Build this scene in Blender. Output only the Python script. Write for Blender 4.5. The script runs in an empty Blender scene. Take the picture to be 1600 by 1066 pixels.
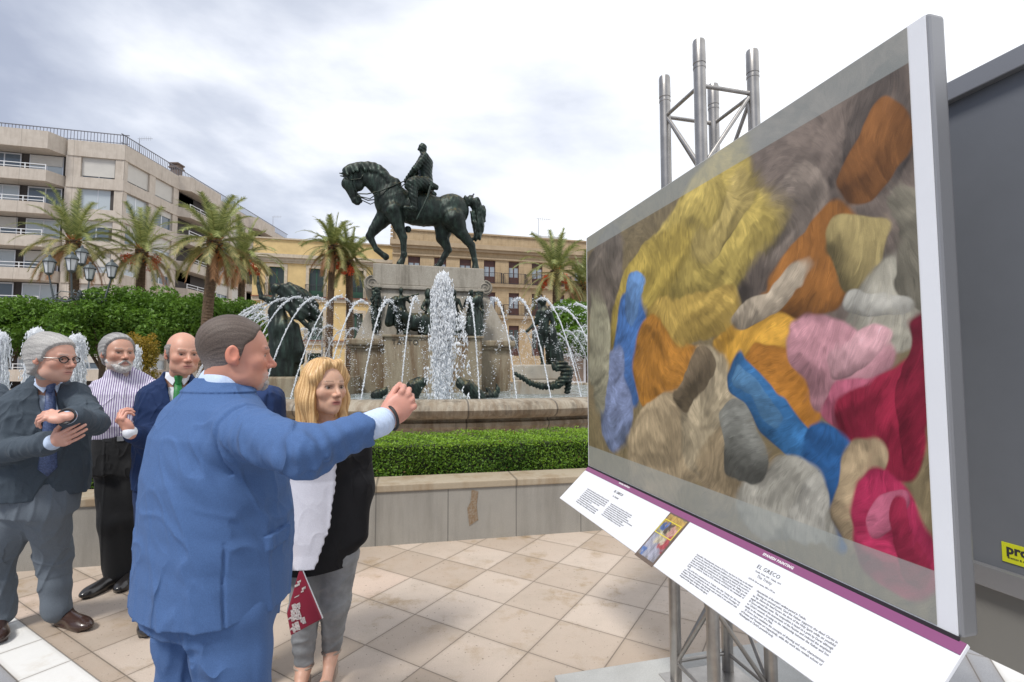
import bpy, bmesh, math, random
import numpy as np
from mathutils import Vector, Matrix
random.seed(7); rng = np.random.default_rng(7)
R = math.radians
scn = bpy.context.scene
COL = scn.collection
F = 773.0; CAMH = 1.5; PITCH = R(3.5)
cp, sp = math.cos(PITCH), math.sin(PITCH)
PZ = R(14.4)                                  # the square's own axes
E1 = Vector((math.cos(PZ), math.sin(PZ), 0)); E2 = Vector((-math.sin(PZ), math.cos(PZ), 0))

def at(px, py, Y):
    """world point seen at photo pixel px,py standing Y metres in front of the camera"""
    u = (px-800)/F; v = (533-py)/F
    dy = cp - v*sp; dz = sp + v*cp
    return Vector((u*Y/dy, Y, CAMH + dz*Y/dy))
def ground(px, py, z=0.0):
    u = (px-800)/F; v = (533-py)/F
    dy = cp - v*sp; dz = sp + v*cp
    t = (z-CAMH)/dz
    return Vector((u*t, dy*t, z))
def onplane(px, py, o, d):
    """ray against the vertical plane through o along d -> (s, z)"""
    u = (px-800)/F; v = (533-py)/F
    r = Vector((u, cp - v*sp, sp + v*cp))
    det = r.x*(-d.y) + d.x*r.y
    t = (o.x*(-d.y) + d.x*o.y)/det
    P = Vector((r.x*t, r.y*t, CAMH + r.z*t))
    return (P - Vector((o.x, o.y, 0))).to_2d().dot(d.to_2d()), P.z

# ---------- objects ----------
def tag(o, label=None, cat=None, group=None, kind=None):
    if label: o['label'] = label
    if cat: o['category'] = cat
    if group: o['group'] = group
    if kind: o['kind'] = kind
    return o
def empty(name, loc=(0,0,0), rz=0, parent=None):
    o = bpy.data.objects.new(name, None); COL.objects.link(o)
    o.location = loc; o.rotation_euler = (0,0,rz); o.parent = parent
    o.empty_display_size = .2
    return o
def link(name, me, m=None, parent=None, smooth=False):
    o = bpy.data.objects.new(name, me); COL.objects.link(o)
    if m is not None: me.materials.append(m)
    if smooth: me.polygons.foreach_set('use_smooth', np.ones(len(me.polygons), bool))
    o.parent = parent
    return o
def wlink(name, me, m, parent, smooth=True):
    """mesh is in world coordinates: keep it there under an unrotated parent"""
    o = link(name, me, m, parent, smooth)
    if parent is not None:
        o.location = -Vector(parent.location)
        if parent.parent is not None: o.location = -Vector(parent.location)-Vector(parent.parent.location)
    return o
def copy_tree(o, parent=None):
    c = o.copy(); COL.objects.link(c); c.parent = parent
    for ch in list(o.children): copy_tree(ch, c)
    return c
def pymesh(name, V, Fc, col=None):
    me = bpy.data.meshes.new(name)
    V = np.asarray(V, np.float32)
    if isinstance(Fc, np.ndarray) and len(Fc):
        n, k = Fc.shape
        me.vertices.add(len(V)); me.vertices.foreach_set('co', V.ravel())
        me.loops.add(n*k); me.loops.foreach_set('vertex_index', Fc.astype(np.int32).ravel())
        me.polygons.add(n); me.polygons.foreach_set('loop_start', np.arange(0, n*k, k, dtype=np.int32))
        me.update(calc_edges=True)
    else:
        me.from_pydata([tuple(v) for v in V], [], [tuple(f) for f in Fc]); me.update()
    if col is not None:
        a = me.color_attributes.new('Col', 'FLOAT_COLOR', 'POINT')
        c = np.ones((len(V), 4), np.float32); c[:, :3] = col
        a.data.foreach_set('color', c.ravel())
    return me

class MB:
    """collects simple shapes into one mesh"""
    def __init__(s): s.V = []; s.F = []
    def add(s, V, Fc):
        b = len(s.V); s.V += [tuple(v) for v in V]; s.F += [tuple(b+i for i in f) for f in Fc]; return s
    def box(s, lo, hi, M=None, bev=0):
        x0,y0,z0 = lo; x1,y1,z1 = hi
        if bev:
            bm = bmesh.new(); bmesh.ops.create_cube(bm, size=1)
            for v in bm.verts: v.co = Vector(((x0+x1)/2+v.co.x*(x1-x0), (y0+y1)/2+v.co.y*(y1-y0), (z0+z1)/2+v.co.z*(z1-z0)))
            bmesh.ops.bevel(bm, geom=bm.edges[:], offset=bev, segments=2, affect='EDGES', profile=.6)
            bm.verts.index_update()
            V = [v.co.copy() for v in bm.verts]; Fc = [[v.index for v in f.verts] for f in bm.faces]; bm.free()
        else:
            V = [Vector(p) for p in ((x0,y0,z0),(x1,y0,z0),(x1,y1,z0),(x0,y1,z0),(x0,y0,z1),(x1,y0,z1),(x1,y1,z1),(x0,y1,z1))]
            Fc = [(0,3,2,1),(4,5,6,7),(0,1,5,4),(1,2,6,5),(2,3,7,6),(3,0,4,7)]
        if M is not None: V = [M @ v for v in V]
        return s.add(V, Fc)
    def tube(s, pts, rad, n=8, caps=True):
        pts = [Vector(p) for p in pts]
        if not hasattr(rad, '__len__'): rad = [rad]*len(pts)
        V = []; Fc = []; prev = None
        for i, p in enumerate(pts):
            t = (pts[min(i+1, len(pts)-1)] - pts[max(i-1, 0)]).normalized()
            if prev is None:
                a = t.cross(Vector((0,0,1)));
                if a.length < .05: a = t.cross(Vector((1,0,0)))
            else: a = prev - t*prev.dot(t)
            a.normalize(); prev = a; b = t.cross(a)
            for k in range(n):
                q = 2*math.pi*k/n
                V.append(p + (a*math.cos(q) + b*math.sin(q))*rad[i])
        for i in range(len(pts)-1):
            for k in range(n):
                k2 = (k+1) % n
                Fc.append((i*n+k, i*n+k2, (i+1)*n+k2, (i+1)*n+k))
        if caps: Fc.append(tuple(range(n-1,-1,-1))); Fc.append(tuple((len(pts)-1)*n+k for k in range(n)))
        return s.add(V, Fc)
    def lathe(s, prof, n=24, c=(0,0,0), a0=0, a1=2*math.pi):
        full = abs(a1-a0-2*math.pi) < 1e-6; m = n if full else n+1
        V = []; Fc = []
        for r, z in prof:
            for k in range(m):
                q = a0 + (a1-a0)*k/n
                V.append((c[0]+r*math.cos(q), c[1]+r*math.sin(q), c[2]+z))
        for i in range(len(prof)-1):
            for k in range(n):
                k2 = (k+1) % m
                Fc.append((i*m+k, i*m+k2, (i+1)*m+k2, (i+1)*m+k))
        return s.add(V, Fc)
    def prism(s, poly, lo, hi, axis=1, M=None):
        """outline poly (a,b) extruded along an axis"""
        n = len(poly); V = []
        for d in (lo, hi):
            for a, b in poly:
                V.append(Vector({0:(d,a,b), 1:(a,d,b), 2:(a,b,d)}[axis]))
        if M is not None: V = [M @ v for v in V]
        Fc = [tuple(range(n)), tuple(range(2*n-1, n-1, -1))] + [(i, n+i, n+(i+1)%n, (i+1)%n) for i in range(n)]
        return s.add(V, Fc)
    def mesh(s, name):
        me = pymesh(name, s.V, s.F)
        bm = bmesh.new(); bm.from_mesh(me); bmesh.ops.recalc_face_normals(bm, faces=bm.faces[:]); bm.to_mesh(me); bm.free()
        return me
    def build(s, name, m, parent=None, smooth=False):
        o = link(name, s.mesh(name), m, parent, False)
        if smooth:
            for p in o.data.polygons: p.use_smooth = len(p.vertices) <= 4
            try: o.data.set_sharp_from_angle(angle=R(40))
            except Exception: pass
        return o

# ---------- materials ----------
MATS = {}
def mat(name, col, rough=.6, metal=0, noise=None, bump=None, spec=.5, trans=0, attr=False, coat=0, sss=0, wave=None, coords='Object', sheen=0, emit=0):
    """noise=(scale, amount[, colour2]); bump=(scale, strength)"""
    if name in MATS: return MATS[name]
    m = bpy.data.materials.new(name); m.use_nodes = True; nt = m.node_tree; N = nt.nodes; L = nt.links
    b = N['Principled BSDF']; MATS[name] = m
    b.inputs['Roughness'].default_value = rough; b.inputs['Metallic'].default_value = metal
    b.inputs['Specular IOR Level'].default_value = spec
    if trans: b.inputs['Transmission Weight'].default_value = trans
    if coat: b.inputs['Coat Weight'].default_value = coat
    if sss: b.inputs['Subsurface Weight'].default_value = sss; b.inputs['Subsurface Radius'].default_value = (.012,.005,.003); b.inputs['Subsurface Scale'].default_value = 1
    if sheen: b.inputs['Sheen Weight'].default_value = sheen; b.inputs['Sheen Roughness'].default_value = .5
    tc = N.new('ShaderNodeTexCoord')
    src = None
    if attr:
        a = N.new('ShaderNodeAttribute'); a.attribute_name = 'Col'; src = a.outputs['Color']
    else:
        r = N.new('ShaderNodeRGB'); r.outputs[0].default_value = (*col, 1); src = r.outputs[0]
    if noise:
        nz = N.new('ShaderNodeTexNoise'); nz.inputs['Scale'].default_value = noise[0]; nz.inputs['Detail'].default_value = 6; nz.inputs['Roughness'].default_value = .65
        L.new(tc.outputs[coords], nz.inputs['Vector'])
        rp = N.new('ShaderNodeMapRange'); rp.inputs[1].default_value = .3; rp.inputs[2].default_value = .7
        L.new(nz.outputs['Fac'], rp.inputs[0])
        mx = N.new('ShaderNodeMix'); mx.data_type = 'RGBA'
        if len(noise) > 2:
            mx.inputs[7].default_value = (*noise[2], 1); L.new(src, mx.inputs[6])
            rp.inputs[4].default_value = noise[1]
            L.new(rp.outputs[0], mx.inputs[0])
        else:
            mx.blend_type = 'MULTIPLY'; mx.inputs[0].default_value = 1
            rp.inputs[3].default_value = 1-noise[1]; rp.inputs[4].default_value = 1+noise[1]*.6
            cb = N.new('ShaderNodeCombineColor')
            for k in range(3): L.new(rp.outputs[0], cb.inputs[k])
            L.new(src, mx.inputs[6]); L.new(cb.outputs[0], mx.inputs[7])
        src = mx.outputs[2]
    L.new(src, b.inputs['Base Color'])
    if bump:
        nz = N.new('ShaderNodeTexNoise'); nz.inputs['Scale'].default_value = bump[0]; nz.inputs['Detail'].default_value = 5
        L.new(tc.outputs[coords], nz.inputs['Vector'])
        bp = N.new('ShaderNodeBump'); bp.inputs['Strength'].default_value = bump[1]; bp.inputs['Distance'].default_value = .01 if len(bump) < 3 else bump[2]
        L.new(nz.outputs['Fac'], bp.inputs['Height']); L.new(bp.outputs[0], b.inputs['Normal'])
    return m
def nodes(m): return m.node_tree.nodes, m.node_tree.links, m.node_tree.nodes['Principled BSDF']

# ---------- distance-field sculpting ----------
def V3(p): return np.array(tuple(p), np.float32)
def frame(fwd, up=(0,0,1)):
    """3x3 whose columns are right, forward, up (a right-handed basis)"""
    f = Vector(fwd).normalized(); u = Vector(up); r = f.cross(u).normalized(); u = r.cross(f)
    return np.array([[r.x,f.x,u.x],[r.y,f.y,u.y],[r.z,f.z,u.z]], np.float32)
class Fld:
    def __init__(s): s.P = []; s.o = np.zeros(3, np.float32); s.M = np.eye(3, dtype=np.float32); s.sc = 1.0
    def at(s, o, M=None, sc=1.0): s.o = V3(o); s.M = np.eye(3, dtype=np.float32) if M is None else np.asarray(M, np.float32); s.sc = sc; return s
    def w(s, p): return s.o + s.M @ (V3(p)*s.sc)
    def _push(s, f, lo, hi, k, op): s.P.append((f, lo, hi, k*s.sc, op)); return s
    def cone(s, a, b, ra, rb, k=.02, op=1, flat=None):
        a, b = s.w(a), s.w(b); ra *= s.sc; rb *= s.sc; ab = b-a; L2 = max(float(ab@ab), 1e-9)
        if flat is not None:
            fn = s.M @ V3(flat[0]); fn = fn/np.linalg.norm(fn); fs = flat[1]
        def f(P):
            q = P-a; t = np.clip((q@ab)/L2, 0, 1)[:, None]; q = q - t*ab
            if flat is not None:
                qn = (q@fn)[:, None]; q = q + fn*qn*(1/fs-1)
                return (np.sqrt((q*q).sum(1)) - (ra+t[:,0]*(rb-ra)))*min(fs, 1)
            return np.sqrt((q*q).sum(1)) - (ra+t[:,0]*(rb-ra))
        m = max(ra, rb); return s._push(f, np.minimum(a,b)-m, np.maximum(a,b)+m, k, op)
    def ell(s, c, r, k=.02, op=1, Rm=None):
        c = s.w(c); r = V3(r)*s.sc; M = s.M if Rm is None else s.M @ np.asarray(Rm, np.float32)
        def f(P):
            q = (P-c)@M; k0 = np.sqrt(((q/r)**2).sum(1)); k1 = np.sqrt(((q/(r*r))**2).sum(1))+1e-9
            return k0*(k0-1)/k1
        m = r.max(); return s._push(f, c-m, c+m, k, op)
    def box(s, c, h, rd=.005, k=.01, op=1, Rm=None):
        c = s.w(c); h = V3(h)*s.sc; M = s.M if Rm is None else s.M @ np.asarray(Rm, np.float32)
        def f(P):
            q = np.abs((P-c)@M)-h+rd
            return np.sqrt((np.maximum(q,0)**2).sum(1)) + np.minimum(q.max(1),0) - rd
        m = np.linalg.norm(h); return s._push(f, c-m, c+m, k, op)
    def stack(s, secs, k=.02, op=1, e=2.0):
        """secs: (z, cx, cy, rx, ry) in the local frame, ellipses stacked along local z; e = squareness"""
        S = np.array(sorted(secs), np.float32); o, M, sc = s.o.copy(), s.M.copy(), s.sc
        S2 = S*sc
        def f(P):
            q = (P-o)@M; z = q[:,2]; v = [np.interp(z, S2[:,0], S2[:,i]) for i in range(1,5)]
            x = np.abs(q[:,0]-v[0])/v[2]; y = np.abs(q[:,1]-v[1])/v[3]
            rr = (x**e+y**e)**(1/e); d = (rr-1)*np.minimum(v[2], v[3])
            dz = np.maximum(S2[0,0]-z, z-S2[-1,0])
            return np.where(dz > 0, np.sqrt(np.maximum(d,0)**2+dz**2), np.maximum(d, dz)).astype(np.float32)
        rm = float((np.abs(S2[:,1:3]).max()+S2[:,3:5].max())*1.42)
        c0 = o + M@np.array([0,0,S2[0,0]], np.float32); c1 = o + M@np.array([0,0,S2[-1,0]], np.float32)
        return s._push(f, np.minimum(c0,c1)-rm, np.maximum(c0,c1)+rm, k, op)
    def fn(s, f, lo, hi, k=.01, op=1): return s._push(f, V3(lo), V3(hi), k, op)
    def ev(s, P, lo=None, hi=None, pad=0):
        D = np.full(len(P), 10., np.float32)
        for f, a, b, k, op in s.P:
            if lo is not None and ((a-pad-k > hi).any() or (b+pad+k < lo).any()): continue
            d = f(P).astype(np.float32)
            if op == 1:
                h = np.maximum(k-np.abs(D-d), 0)/max(k, 1e-6); D = np.minimum(D, d) - h*h*k*.25
            elif op == -1:
                d = -d; h = np.maximum(k-np.abs(D-d), 0)/max(k, 1e-6); D = np.maximum(D, d) + h*h*k*.25
            else:   # 0: intersect
                h = np.maximum(k-np.abs(D-d), 0)/max(k, 1e-6); D = np.maximum(D, d) + h*h*k*.25
        return D
    def mesh(s, name, h, disp=None, amp=.0, color=None, B=20):
        lo = np.min([p[1] for p in s.P if p[4]==1], 0)-3*h-amp; hi = np.max([p[2] for p in s.P if p[4]==1], 0)+3*h+amp
        n = np.ceil((hi-lo)/h).astype(int)+1; nb = (n+B-1)//B; N = nb*B+2
        g = np.stack(np.meshgrid(*[np.arange(v) for v in nb], indexing='ij'), -1).reshape(-1,3)
        C = (lo + (g*B+B/2)*h).astype(np.float32); hd = B*h*.87
        dc = s.ev(C); keep = np.abs(dc) < hd*1.35+amp+.012
        ax = np.arange(B+1); lp = np.stack(np.meshgrid(ax,ax,ax,indexing='ij'),-1).reshape(-1,3)
        keys = []; vs = []; quads = []
        off = np.array([[i,j,k] for i in (0,1) for j in (0,1) for k in (0,1)])
        E = [(a,b) for a in range(8) for b in range(a+1,8) if np.abs(off[a]-off[b]).sum()==1]
        st = np.array([N[1]*N[2], N[2], 1], np.int64)
        for gi in g[keep]:
            base = gi*B; P = (lo + (base+lp)*h).astype(np.float32)
            D = s.ev(P, P[0], P[-1], 2*h+.004)
            if disp is not None:
                nr = np.abs(D) < amp+2*h
                if nr.any(): D[nr] += disp(P[nr])
            S3 = D.reshape(B+1,B+1,B+1); neg = S3 < 0
            if neg.all() or not neg.any(): continue
            cn = [neg[o[0]:B+o[0], o[1]:B+o[1], o[2]:B+o[2]] for o in off]
            cnt = sum(c.astype(np.int8) for c in cn); act = (cnt > 0) & (cnt < 8)
            I = np.argwhere(act)
            if len(I) == 0: continue
            dv = np.stack([S3[I[:,0]+o[0], I[:,1]+o[1], I[:,2]+o[2]] for o in off], 1)
            acc = np.zeros((len(I),3)); c = np.zeros(len(I))
            for a, b in E:
                m = (dv[:,a]<0) != (dv[:,b]<0); den = dv[:,a]-dv[:,b]; t = np.where(m, dv[:,a]/np.where(m, den, 1), 0)
                acc += m[:,None]*(off[a]+(off[b]-off[a])*t[:,None]); c += m
            vs.append(lo + (base+I+acc/c[:,None])*h); keys.append((base+I)@st)
            for d in range(3):
                e = np.zeros(3,int); e[d]=1; u = (d+1)%3; v = (d+2)%3
                A = neg[:B,:B,:B]; Bn = neg[e[0]:B+e[0], e[1]:B+e[1], e[2]:B+e[2]]
                J = np.argwhere(A != Bn)
                if len(J) == 0: continue
                k0 = (base+J)@st; inside = A[J[:,0],J[:,1],J[:,2]]
                q = np.stack([k0-st[u]-st[v], k0-st[v], k0, k0-st[u]], 1)
                q[~inside] = q[~inside][:, ::-1]
                quads.append(q)
        keys = np.concatenate(keys); vs = np.concatenate(vs); quads = np.concatenate(quads)
        o = np.argsort(keys); keys = keys[o]; vs = vs[o]
        idx = np.searchsorted(keys, quads); idx = np.clip(idx, 0, len(keys)-1)
        ok = (keys[idx] == quads).all(1); idx = idx[ok]
        vs = vs.astype(np.float32)
        return pymesh(name, vs, idx, None if color is None else color(vs))
_fr = np.random.default_rng(3)
_W = [(_fr.normal(size=(6,3)), _fr.uniform(0,6.28,6)) for _ in range(8)]
def sn(P, f, seed=0):
    """smooth band-limited noise, about -1..1"""
    w, ph = _W[seed % 8]; P = P*f; P = P + .5*np.sin(P[:, [1,2,0]]*1.3+seed)
    return np.sin(P@w.T.astype(np.float32)+ph).sum(1)/3.2
def sst(a, b, x):
    t = np.clip((x-a)/(b-a), 0, 1); return t*t*(3-2*t)
def head_shape(fd, fem=False, jowl=0.0, nose=1.0):
    j = .9 if fem else 1.0
    fd.ell((0,-.018,.038), (.076,.096,.088), .02)
    fd.ell((0,.022,.012), (.067,.070,.078), .03)
    fd.ell((0,.030,-.045), (.058*j+jowl*.006,.058,.066), .03)
    fd.ell((0,.050,-.085), (.040*j+jowl*.006,.038,.030), .025)
    fd.ell((0,.074,-.100), (.018*j,.017,.016), .02)
    for s in (-1,1):
        fd.ell((s*.043,.056,-.022), (.024,.024,.022), .022)
        fd.ell((s*.045*j,.020,-.070), (.019+jowl*.01,.034,.030), .02)
        fd.ell((s*.0315,.100,-.001), (.020,.018,.0125), .014, -1)
        fd.cone((s*.012,.089,.019), (s*.043,.078,.021), .0045 if fem else .0072, .004 if fem else .0068, .012)
    fd.cone((0,.086,.016), (0,.104,-.020), .0065, .0085*nose, .010)
    fd.cone((0,.102,-.022), (0,.111*1.0,-.031), .009, .0115*nose, .008)
    for s in (-1,1): fd.ell((s*.013,.097,-.036), (.0085*nose,.012,.0085), .006)
    fd.ell((0,.078,-.066), (.030,.017,.020), .014)
    fd.ell((0,.0895,-.0625), (.021,.008,.0050), .004); fd.ell((0,.0885,-.0725), (.019,.008,.0055), .004)
    fd.ell((0,.100,-.0675), (.024,.008,.0016), .003, -1)
    for s in (-1,1):                                           # lids
        fd.cone((s*.018,.0790,.0065), (s*.0315,.0830,.0105), .0038, .0042, .004)
        fd.cone((s*.0315,.0830,.0105), (s*.045,.0740,.0060), .0042, .0036, .004)
        fd.cone((s*.020,.0790,-.0085), (s*.044,.0740,-.0080), .0036, .0034, .005)
    a = R(18)
    for s in (-1,1):                                           # ears
        Re = np.array([[math.cos(a), -s*math.sin(a)*-1, 0],[s*math.sin(a)*-1, math.cos(a), 0],[0,0,1]], np.float32)
        fd.ell((s*.081,-.016,.002), (.0075,.021,.031), .006, 1, Re)
        fd.ell((s*.0885,-.012,.006), (.0055,.011,.019), .005, -1, Re)
        fd.ell((s*.079,-.004,-.022), (.006,.009,.011), .005)
        fd.cone((s*.083,.001,-.008), (s*.079,.004,-.004), .0045, .004, .004)
SKIN = np.array((.56,.295,.205))
def head_color(q, base=SKIN, brow=(.05,.035,.025), lips=(.42,.14,.12), stub=None, red=.5, lash=1.0, browz=.0225):
    """q: local head coordinates"""
    x, y, z = np.abs(q[:,0]), q[:,1], q[:,2]; n = len(q)
    c = np.tile(np.asarray(base, float), (n,1))
    def mixc(m, col):
        nonlocal c; c = c*(1-m[:,None]) + np.asarray(col)*m[:,None]
    rd = np.asarray(base)*(1.05,.72,.66)
    mixc(red*np.exp(-(((x-.043)/.022)**2+((z+.030)/.022)**2))*(y>.02), rd)
    mixc(red*np.exp(-(((x)/.016)**2+((z+.030)/.016)**2))*(y>.08), rd)
    mixc(red*.8*((x>.076)&(np.abs(y+.01)<.03)&(np.abs(z)<.04)), rd)
    nz = .5+.5*sn(q, 90, 2); mixc(.10*nz, np.asarray(base)*.75)
    if stub is not None: mixc(stub[1]*sst(-.045,-.062,z)*sst(-.03,.0,y)*(1-np.exp(-((x/.023)**2+((z+.067)/.011)**2)*1.2))*(.75+.25*sn(q,400,1)), stub[0])
    m = np.exp(-((x/.022)**4+((z+.0675)/.0105)**4))*(y>.07); mixc(.85*m, lips)
    m = np.exp(-((x/.023)**4+((z+.0675)/.0017)**2))*(y>.07); mixc(.8*m, (.10,.03,.025))
    bz = browz + .001 + .0025*np.cos((x-.036)/.02*1.2)
    m = sst(.011,.016,x)*sst(.054,.046,x)*np.exp(-((z-bz)/.0042)**4)*(y>.045); mixc(.8*m*(.8+.2*sn(q,500,3)), brow)
    ez = .0072*np.sqrt(np.clip(1-((x-.0315)/.0165)**2, 0, 1))
    m = (np.abs(x-.0315)<.0165)*np.exp(-((z-ez-.0015)/.0018)**2)*(y>.06); mixc(.75*lash*m, (.03,.02,.016))
    m = np.exp(-(((x-.0315)/.019)**4+((z-.001)/.013)**4))*(y>.05); mixc(.15*m, np.asarray(base)*(.6,.5,.5))
    m = np.exp(-(((x-.0075)/.004)**2+((z+.042)/.003)**2))*(y>.08); mixc(.7*m, (.08,.03,.02))
    return c
def eyes(par, o, M, sc, iris=(.09,.05,.03)):
    for s in (-1,1):
        bm = bmesh.new(); bmesh.ops.create_uvsphere(bm, u_segments=24, v_segments=16, radius=.0125*sc)
        V = np.array([v.co[:] for v in bm.verts]); Fc = [[v.index for v in f.verts] for f in bm.faces]; bm.free()
        d = V/np.linalg.norm(V, axis=1)[:,None]; g = np.array((.08*0, 1, 0)); a = np.arccos(np.clip(d@g, -1, 1))
        c = np.tile((.36,.33,.31), (len(V),1)); c[a<.58] = iris; c[a<.24] = (.01,.01,.01)
        W = (np.asarray(M)@V.T).T + V3(o) + np.asarray(M)@(np.array((s*.0315,.0718,.001))*sc)
        me = pymesh('eye', W, Fc, c)
        wlink('eye', me, mat('eye', (1,1,1), .08, attr=True, coat=.5), par)
def strands(q, f):
    ph = np.arctan2(q[:,0], q[:,2]+.035); return .6*np.sin(ph*f+1.6*sn(q,22,3)+q[:,1]*25)+.4*np.sin(ph*f*2.3+2.4*sn(q,34,5)-q[:,1]*30)
def hair_shell(M, o, sc, line, thick, fem=False, extra=None, jowl=0, strand=(260,.0014), dirn=None):
    """hair as a skin over the skull: thick(q) metres where line(q) > 0"""
    hd = Fld().at(o, M, sc); head_shape(hd, fem, jowl)
    Mn = np.asarray(M, np.float32); ov = V3(o)
    hs = Fld().at(o, M, sc)
    hs.ell((0,-.018,.038), (.076,.096,.088), .02); hs.ell((0,.022,.012), (.067,.070,.078), .03); hs.ell((0,.030,-.045), (.058,.058,.066), .03)
    hs.cone((0,-.030,-.02), (0,-.040,-.075), .054, .046, .03)
    def f(P):
        q = (P-ov)@Mn/sc; m = sst(-.5,1.2,line(q))
        D = hs.ev(P) - (thick(q)*m - .006*(1-m))*sc
        nr = (np.abs(D) < .012) & (m > .01)
        if nr.any(): D[nr] -= strands(q[nr], strand[0]*.13)*strand[1]*.8*m[nr]*sc
        return D
    fd = Fld(); e = .17*sc
    fd.fn(f, ov-e, ov+e)
    if extra: extra(fd)
    return fd
def hair_color(o, M, sc, c0, c1, f=330, dirn=(1,.3,.4), side=None):
    Mn = np.asarray(M); ov = V3(o)
    def g(P):
        q = (P-ov)@Mn/sc; t = np.clip(.5+.24*strands(q, f*.15)+.22*sn(q, 34, 6), 0, 1)[:,None]
        c = np.asarray(c0)*(1-t)+np.asarray(c1)*t
        if side is not None:
            m = sst(.02,-.05,q[:,2])[:,None]; c = c*(1-m)+np.asarray(side)*(.8+.4*t)*m
        return c
    return g
def hand(fd, w, M, s=1, curl=(25,30,30,35), curl2=None, thumb=(.75,.75,-.35), sc=1.0, spread=3, thumbcurl=20):
    """w wrist point; M columns: thumb side (before s), finger direction, back of hand"""
    keep = (fd.o, fd.M, fd.sc); fd.at(w, M, sc)
    fd.cone((0,-.012,0), (0,.012,0), .026, .026, .02, flat=((0,0,1),.85))
    fd.ell((s*.002,.048,-.001), (.040,.050,.0165), .012)
    fd.ell((s*.026,.030,-.012), (.019,.032,.015), .012)
    fd.ell((-s*.026,.036,-.010), (.015,.034,.013), .012)
    for i in range(4):
        b = np.array((s*(.0295-.0197*i), (.084,.090,.086,.076)[i], .002)); L = np.array((.043,.027,.021))*(.95,1.05,.98,.78)[i]
        r = (.0094,.0096,.0092,.0082)[i]; a = 0; sx = s*R(spread*(1.5-i)); cu = curl[i]; c2 = cu*1.15 if curl2 is None else curl2[i]
        fd.ell((b[0], b[1]-.002, .005), (.0095,.012,.0095), .006)
        for k in range(3):
            a += R((cu, c2, c2*.7)[k]); d = np.array((math.sin(sx)*math.cos(a), math.cos(a), -math.sin(a)))
            e = b + d*L[k]; fd.cone(b, e, r, r*.93, .003 if k else .006); b = e; r *= .93
    b = np.array((s*.026,.010,-.008)); d = np.array((s*thumb[0],thumb[1],thumb[2])); d = d/np.linalg.norm(d); r = .0135
    for k in range(3):
        e = b + d*(.042,.033,.025)[k]; fd.cone(b, e, r, r*.88, .008 if k==0 else .003); b = e; r *= .88
        q = R(thumbcurl); d = np.array((d[0]*math.cos(q)-s*math.sin(q)*.8*abs(d[1]), d[1]*math.cos(q)+abs(d[0])*math.sin(q)*.6, d[2]-.12*(thumbcurl/20))); d = d/np.linalg.norm(d)
    fd.o, fd.M, fd.sc = keep
def folds(P, a, f=(16,16,6), seed=1):
    q = P*np.array(f, np.float32); n = sn(q, 1.0, seed); m = sn(q*.6+3, 1.0, seed+1)
    return a*(1-np.abs(n)*1.6)*(.6+.5*m)
def ridge(P, ax, fl, fa, seed=1):
    """narrow creases running along ax (fl: frequency along, fa: across)"""
    a = np.array(Vector(ax).normalized(), np.float32); t = (P@a)[:,None]*a; q = (P-t)*fa + t*fl
    n = sn(q, 1.0, seed); return np.clip(1-np.abs(n)*2.6, 0, 1)**1.5
def limb_folds(P, joints, a, wl=.035, rad=.14):
    """creases that ring a bent joint: joints = [(centre, axis, strength)]"""
    D = 0
    for c, ax, s in joints:
        q = P-V3(c); ax = V3(Vector(ax).normalized()); t = q@ax; r = np.sqrt((q*q).sum(1))
        ph = t*6.283/wl + 1.6*sn(P, 14, 3)
        D = D + a*s*np.sin(ph)*np.exp(-(r/rad)**2)*(.5+.5*sn(P, 11, 5))
    return D
def shoe(fd, heel, toe_dir, L=.29, w=.048):
    M = frame(toe_dir); fd.at(heel, M)
    fd.ell((0,.035,.045), (.036,.045,.045), .02); fd.cone((0,.06,.050), (0,.20,.030), .042, .034, .03, flat=((1,0,0),.98))
    fd.ell((0,L-.085,.030), (w,.085,.032), .03); fd.box((0,L/2-.01,.010), (w*.85,L/2-.03,.010), .008, .01)
    fd.ell((0,.035,.09), (.036,.040,.03), .02)
    fd.box((0,L/2,-.09), (.3,.4,.09), .001, .001, -1); fd.at((0,0,0))
def skinm(): return mat('skin', (1,1,1), .48, attr=True, sss=.12, bump=(260,.12,.002))
def cloth(name, col, rough=.85, n=(260,.16), b=(700,.25,.002), sheen=.03, rd=.75):
    if name in MATS: return MATS[name]
    m = mat(name, col, rough, noise=n, sheen=sheen, spec=.22); x = X(m); P = x.tc.outputs['Object']; q = x.xyz(P)
    v = x.vec(q[0], q[1], x.m('MULTIPLY', q[2], .55)); nz = x.noise(v, 7.5, 2, .5)
    r = x.rng(x.m('ABSOLUTE', x.m('SUBTRACT', nz, .5)), 0, .11, 1, 0); nz2 = x.noise(v, 3.2, 1, .5)
    h = x.m('ADD', x.m('MULTIPLY', x.m('MULTIPLY', r, r), x.rng(nz2, .42, .62)), x.m('MULTIPLY', x.noise(P, b[0], 2), .10))
    x.bump(h, rd, .011); return m
def hit(fd, px, py, y0=.6, y1=4.0):
    """first point of the shape under photo pixel px,py, and its outward normal"""
    Ys = np.linspace(y0, y1, 900); P = np.array([at(px,py,float(Y))[:] for Y in Ys], np.float32); D = fd.ev(P); i = int(np.argmax(D < .002)); p = P[i]
    e = .004; n = np.array([fd.ev((p+np.eye(3, dtype=np.float32)[k]*e)[None])[0]-fd.ev((p-np.eye(3, dtype=np.float32)[k]*e)[None])[0] for k in range(3)]); return Vector(p), Vector(n).normalized()
def local(P, O, M): return (P-V3(O))@np.asarray(M, np.float32)
def build(par, name, fd, h, m, disp=None, amp=.008, color=None):
    return wlink(name, fd.mesh(name, h, disp, amp if disp is not None else 0, color), m, par)
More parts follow.
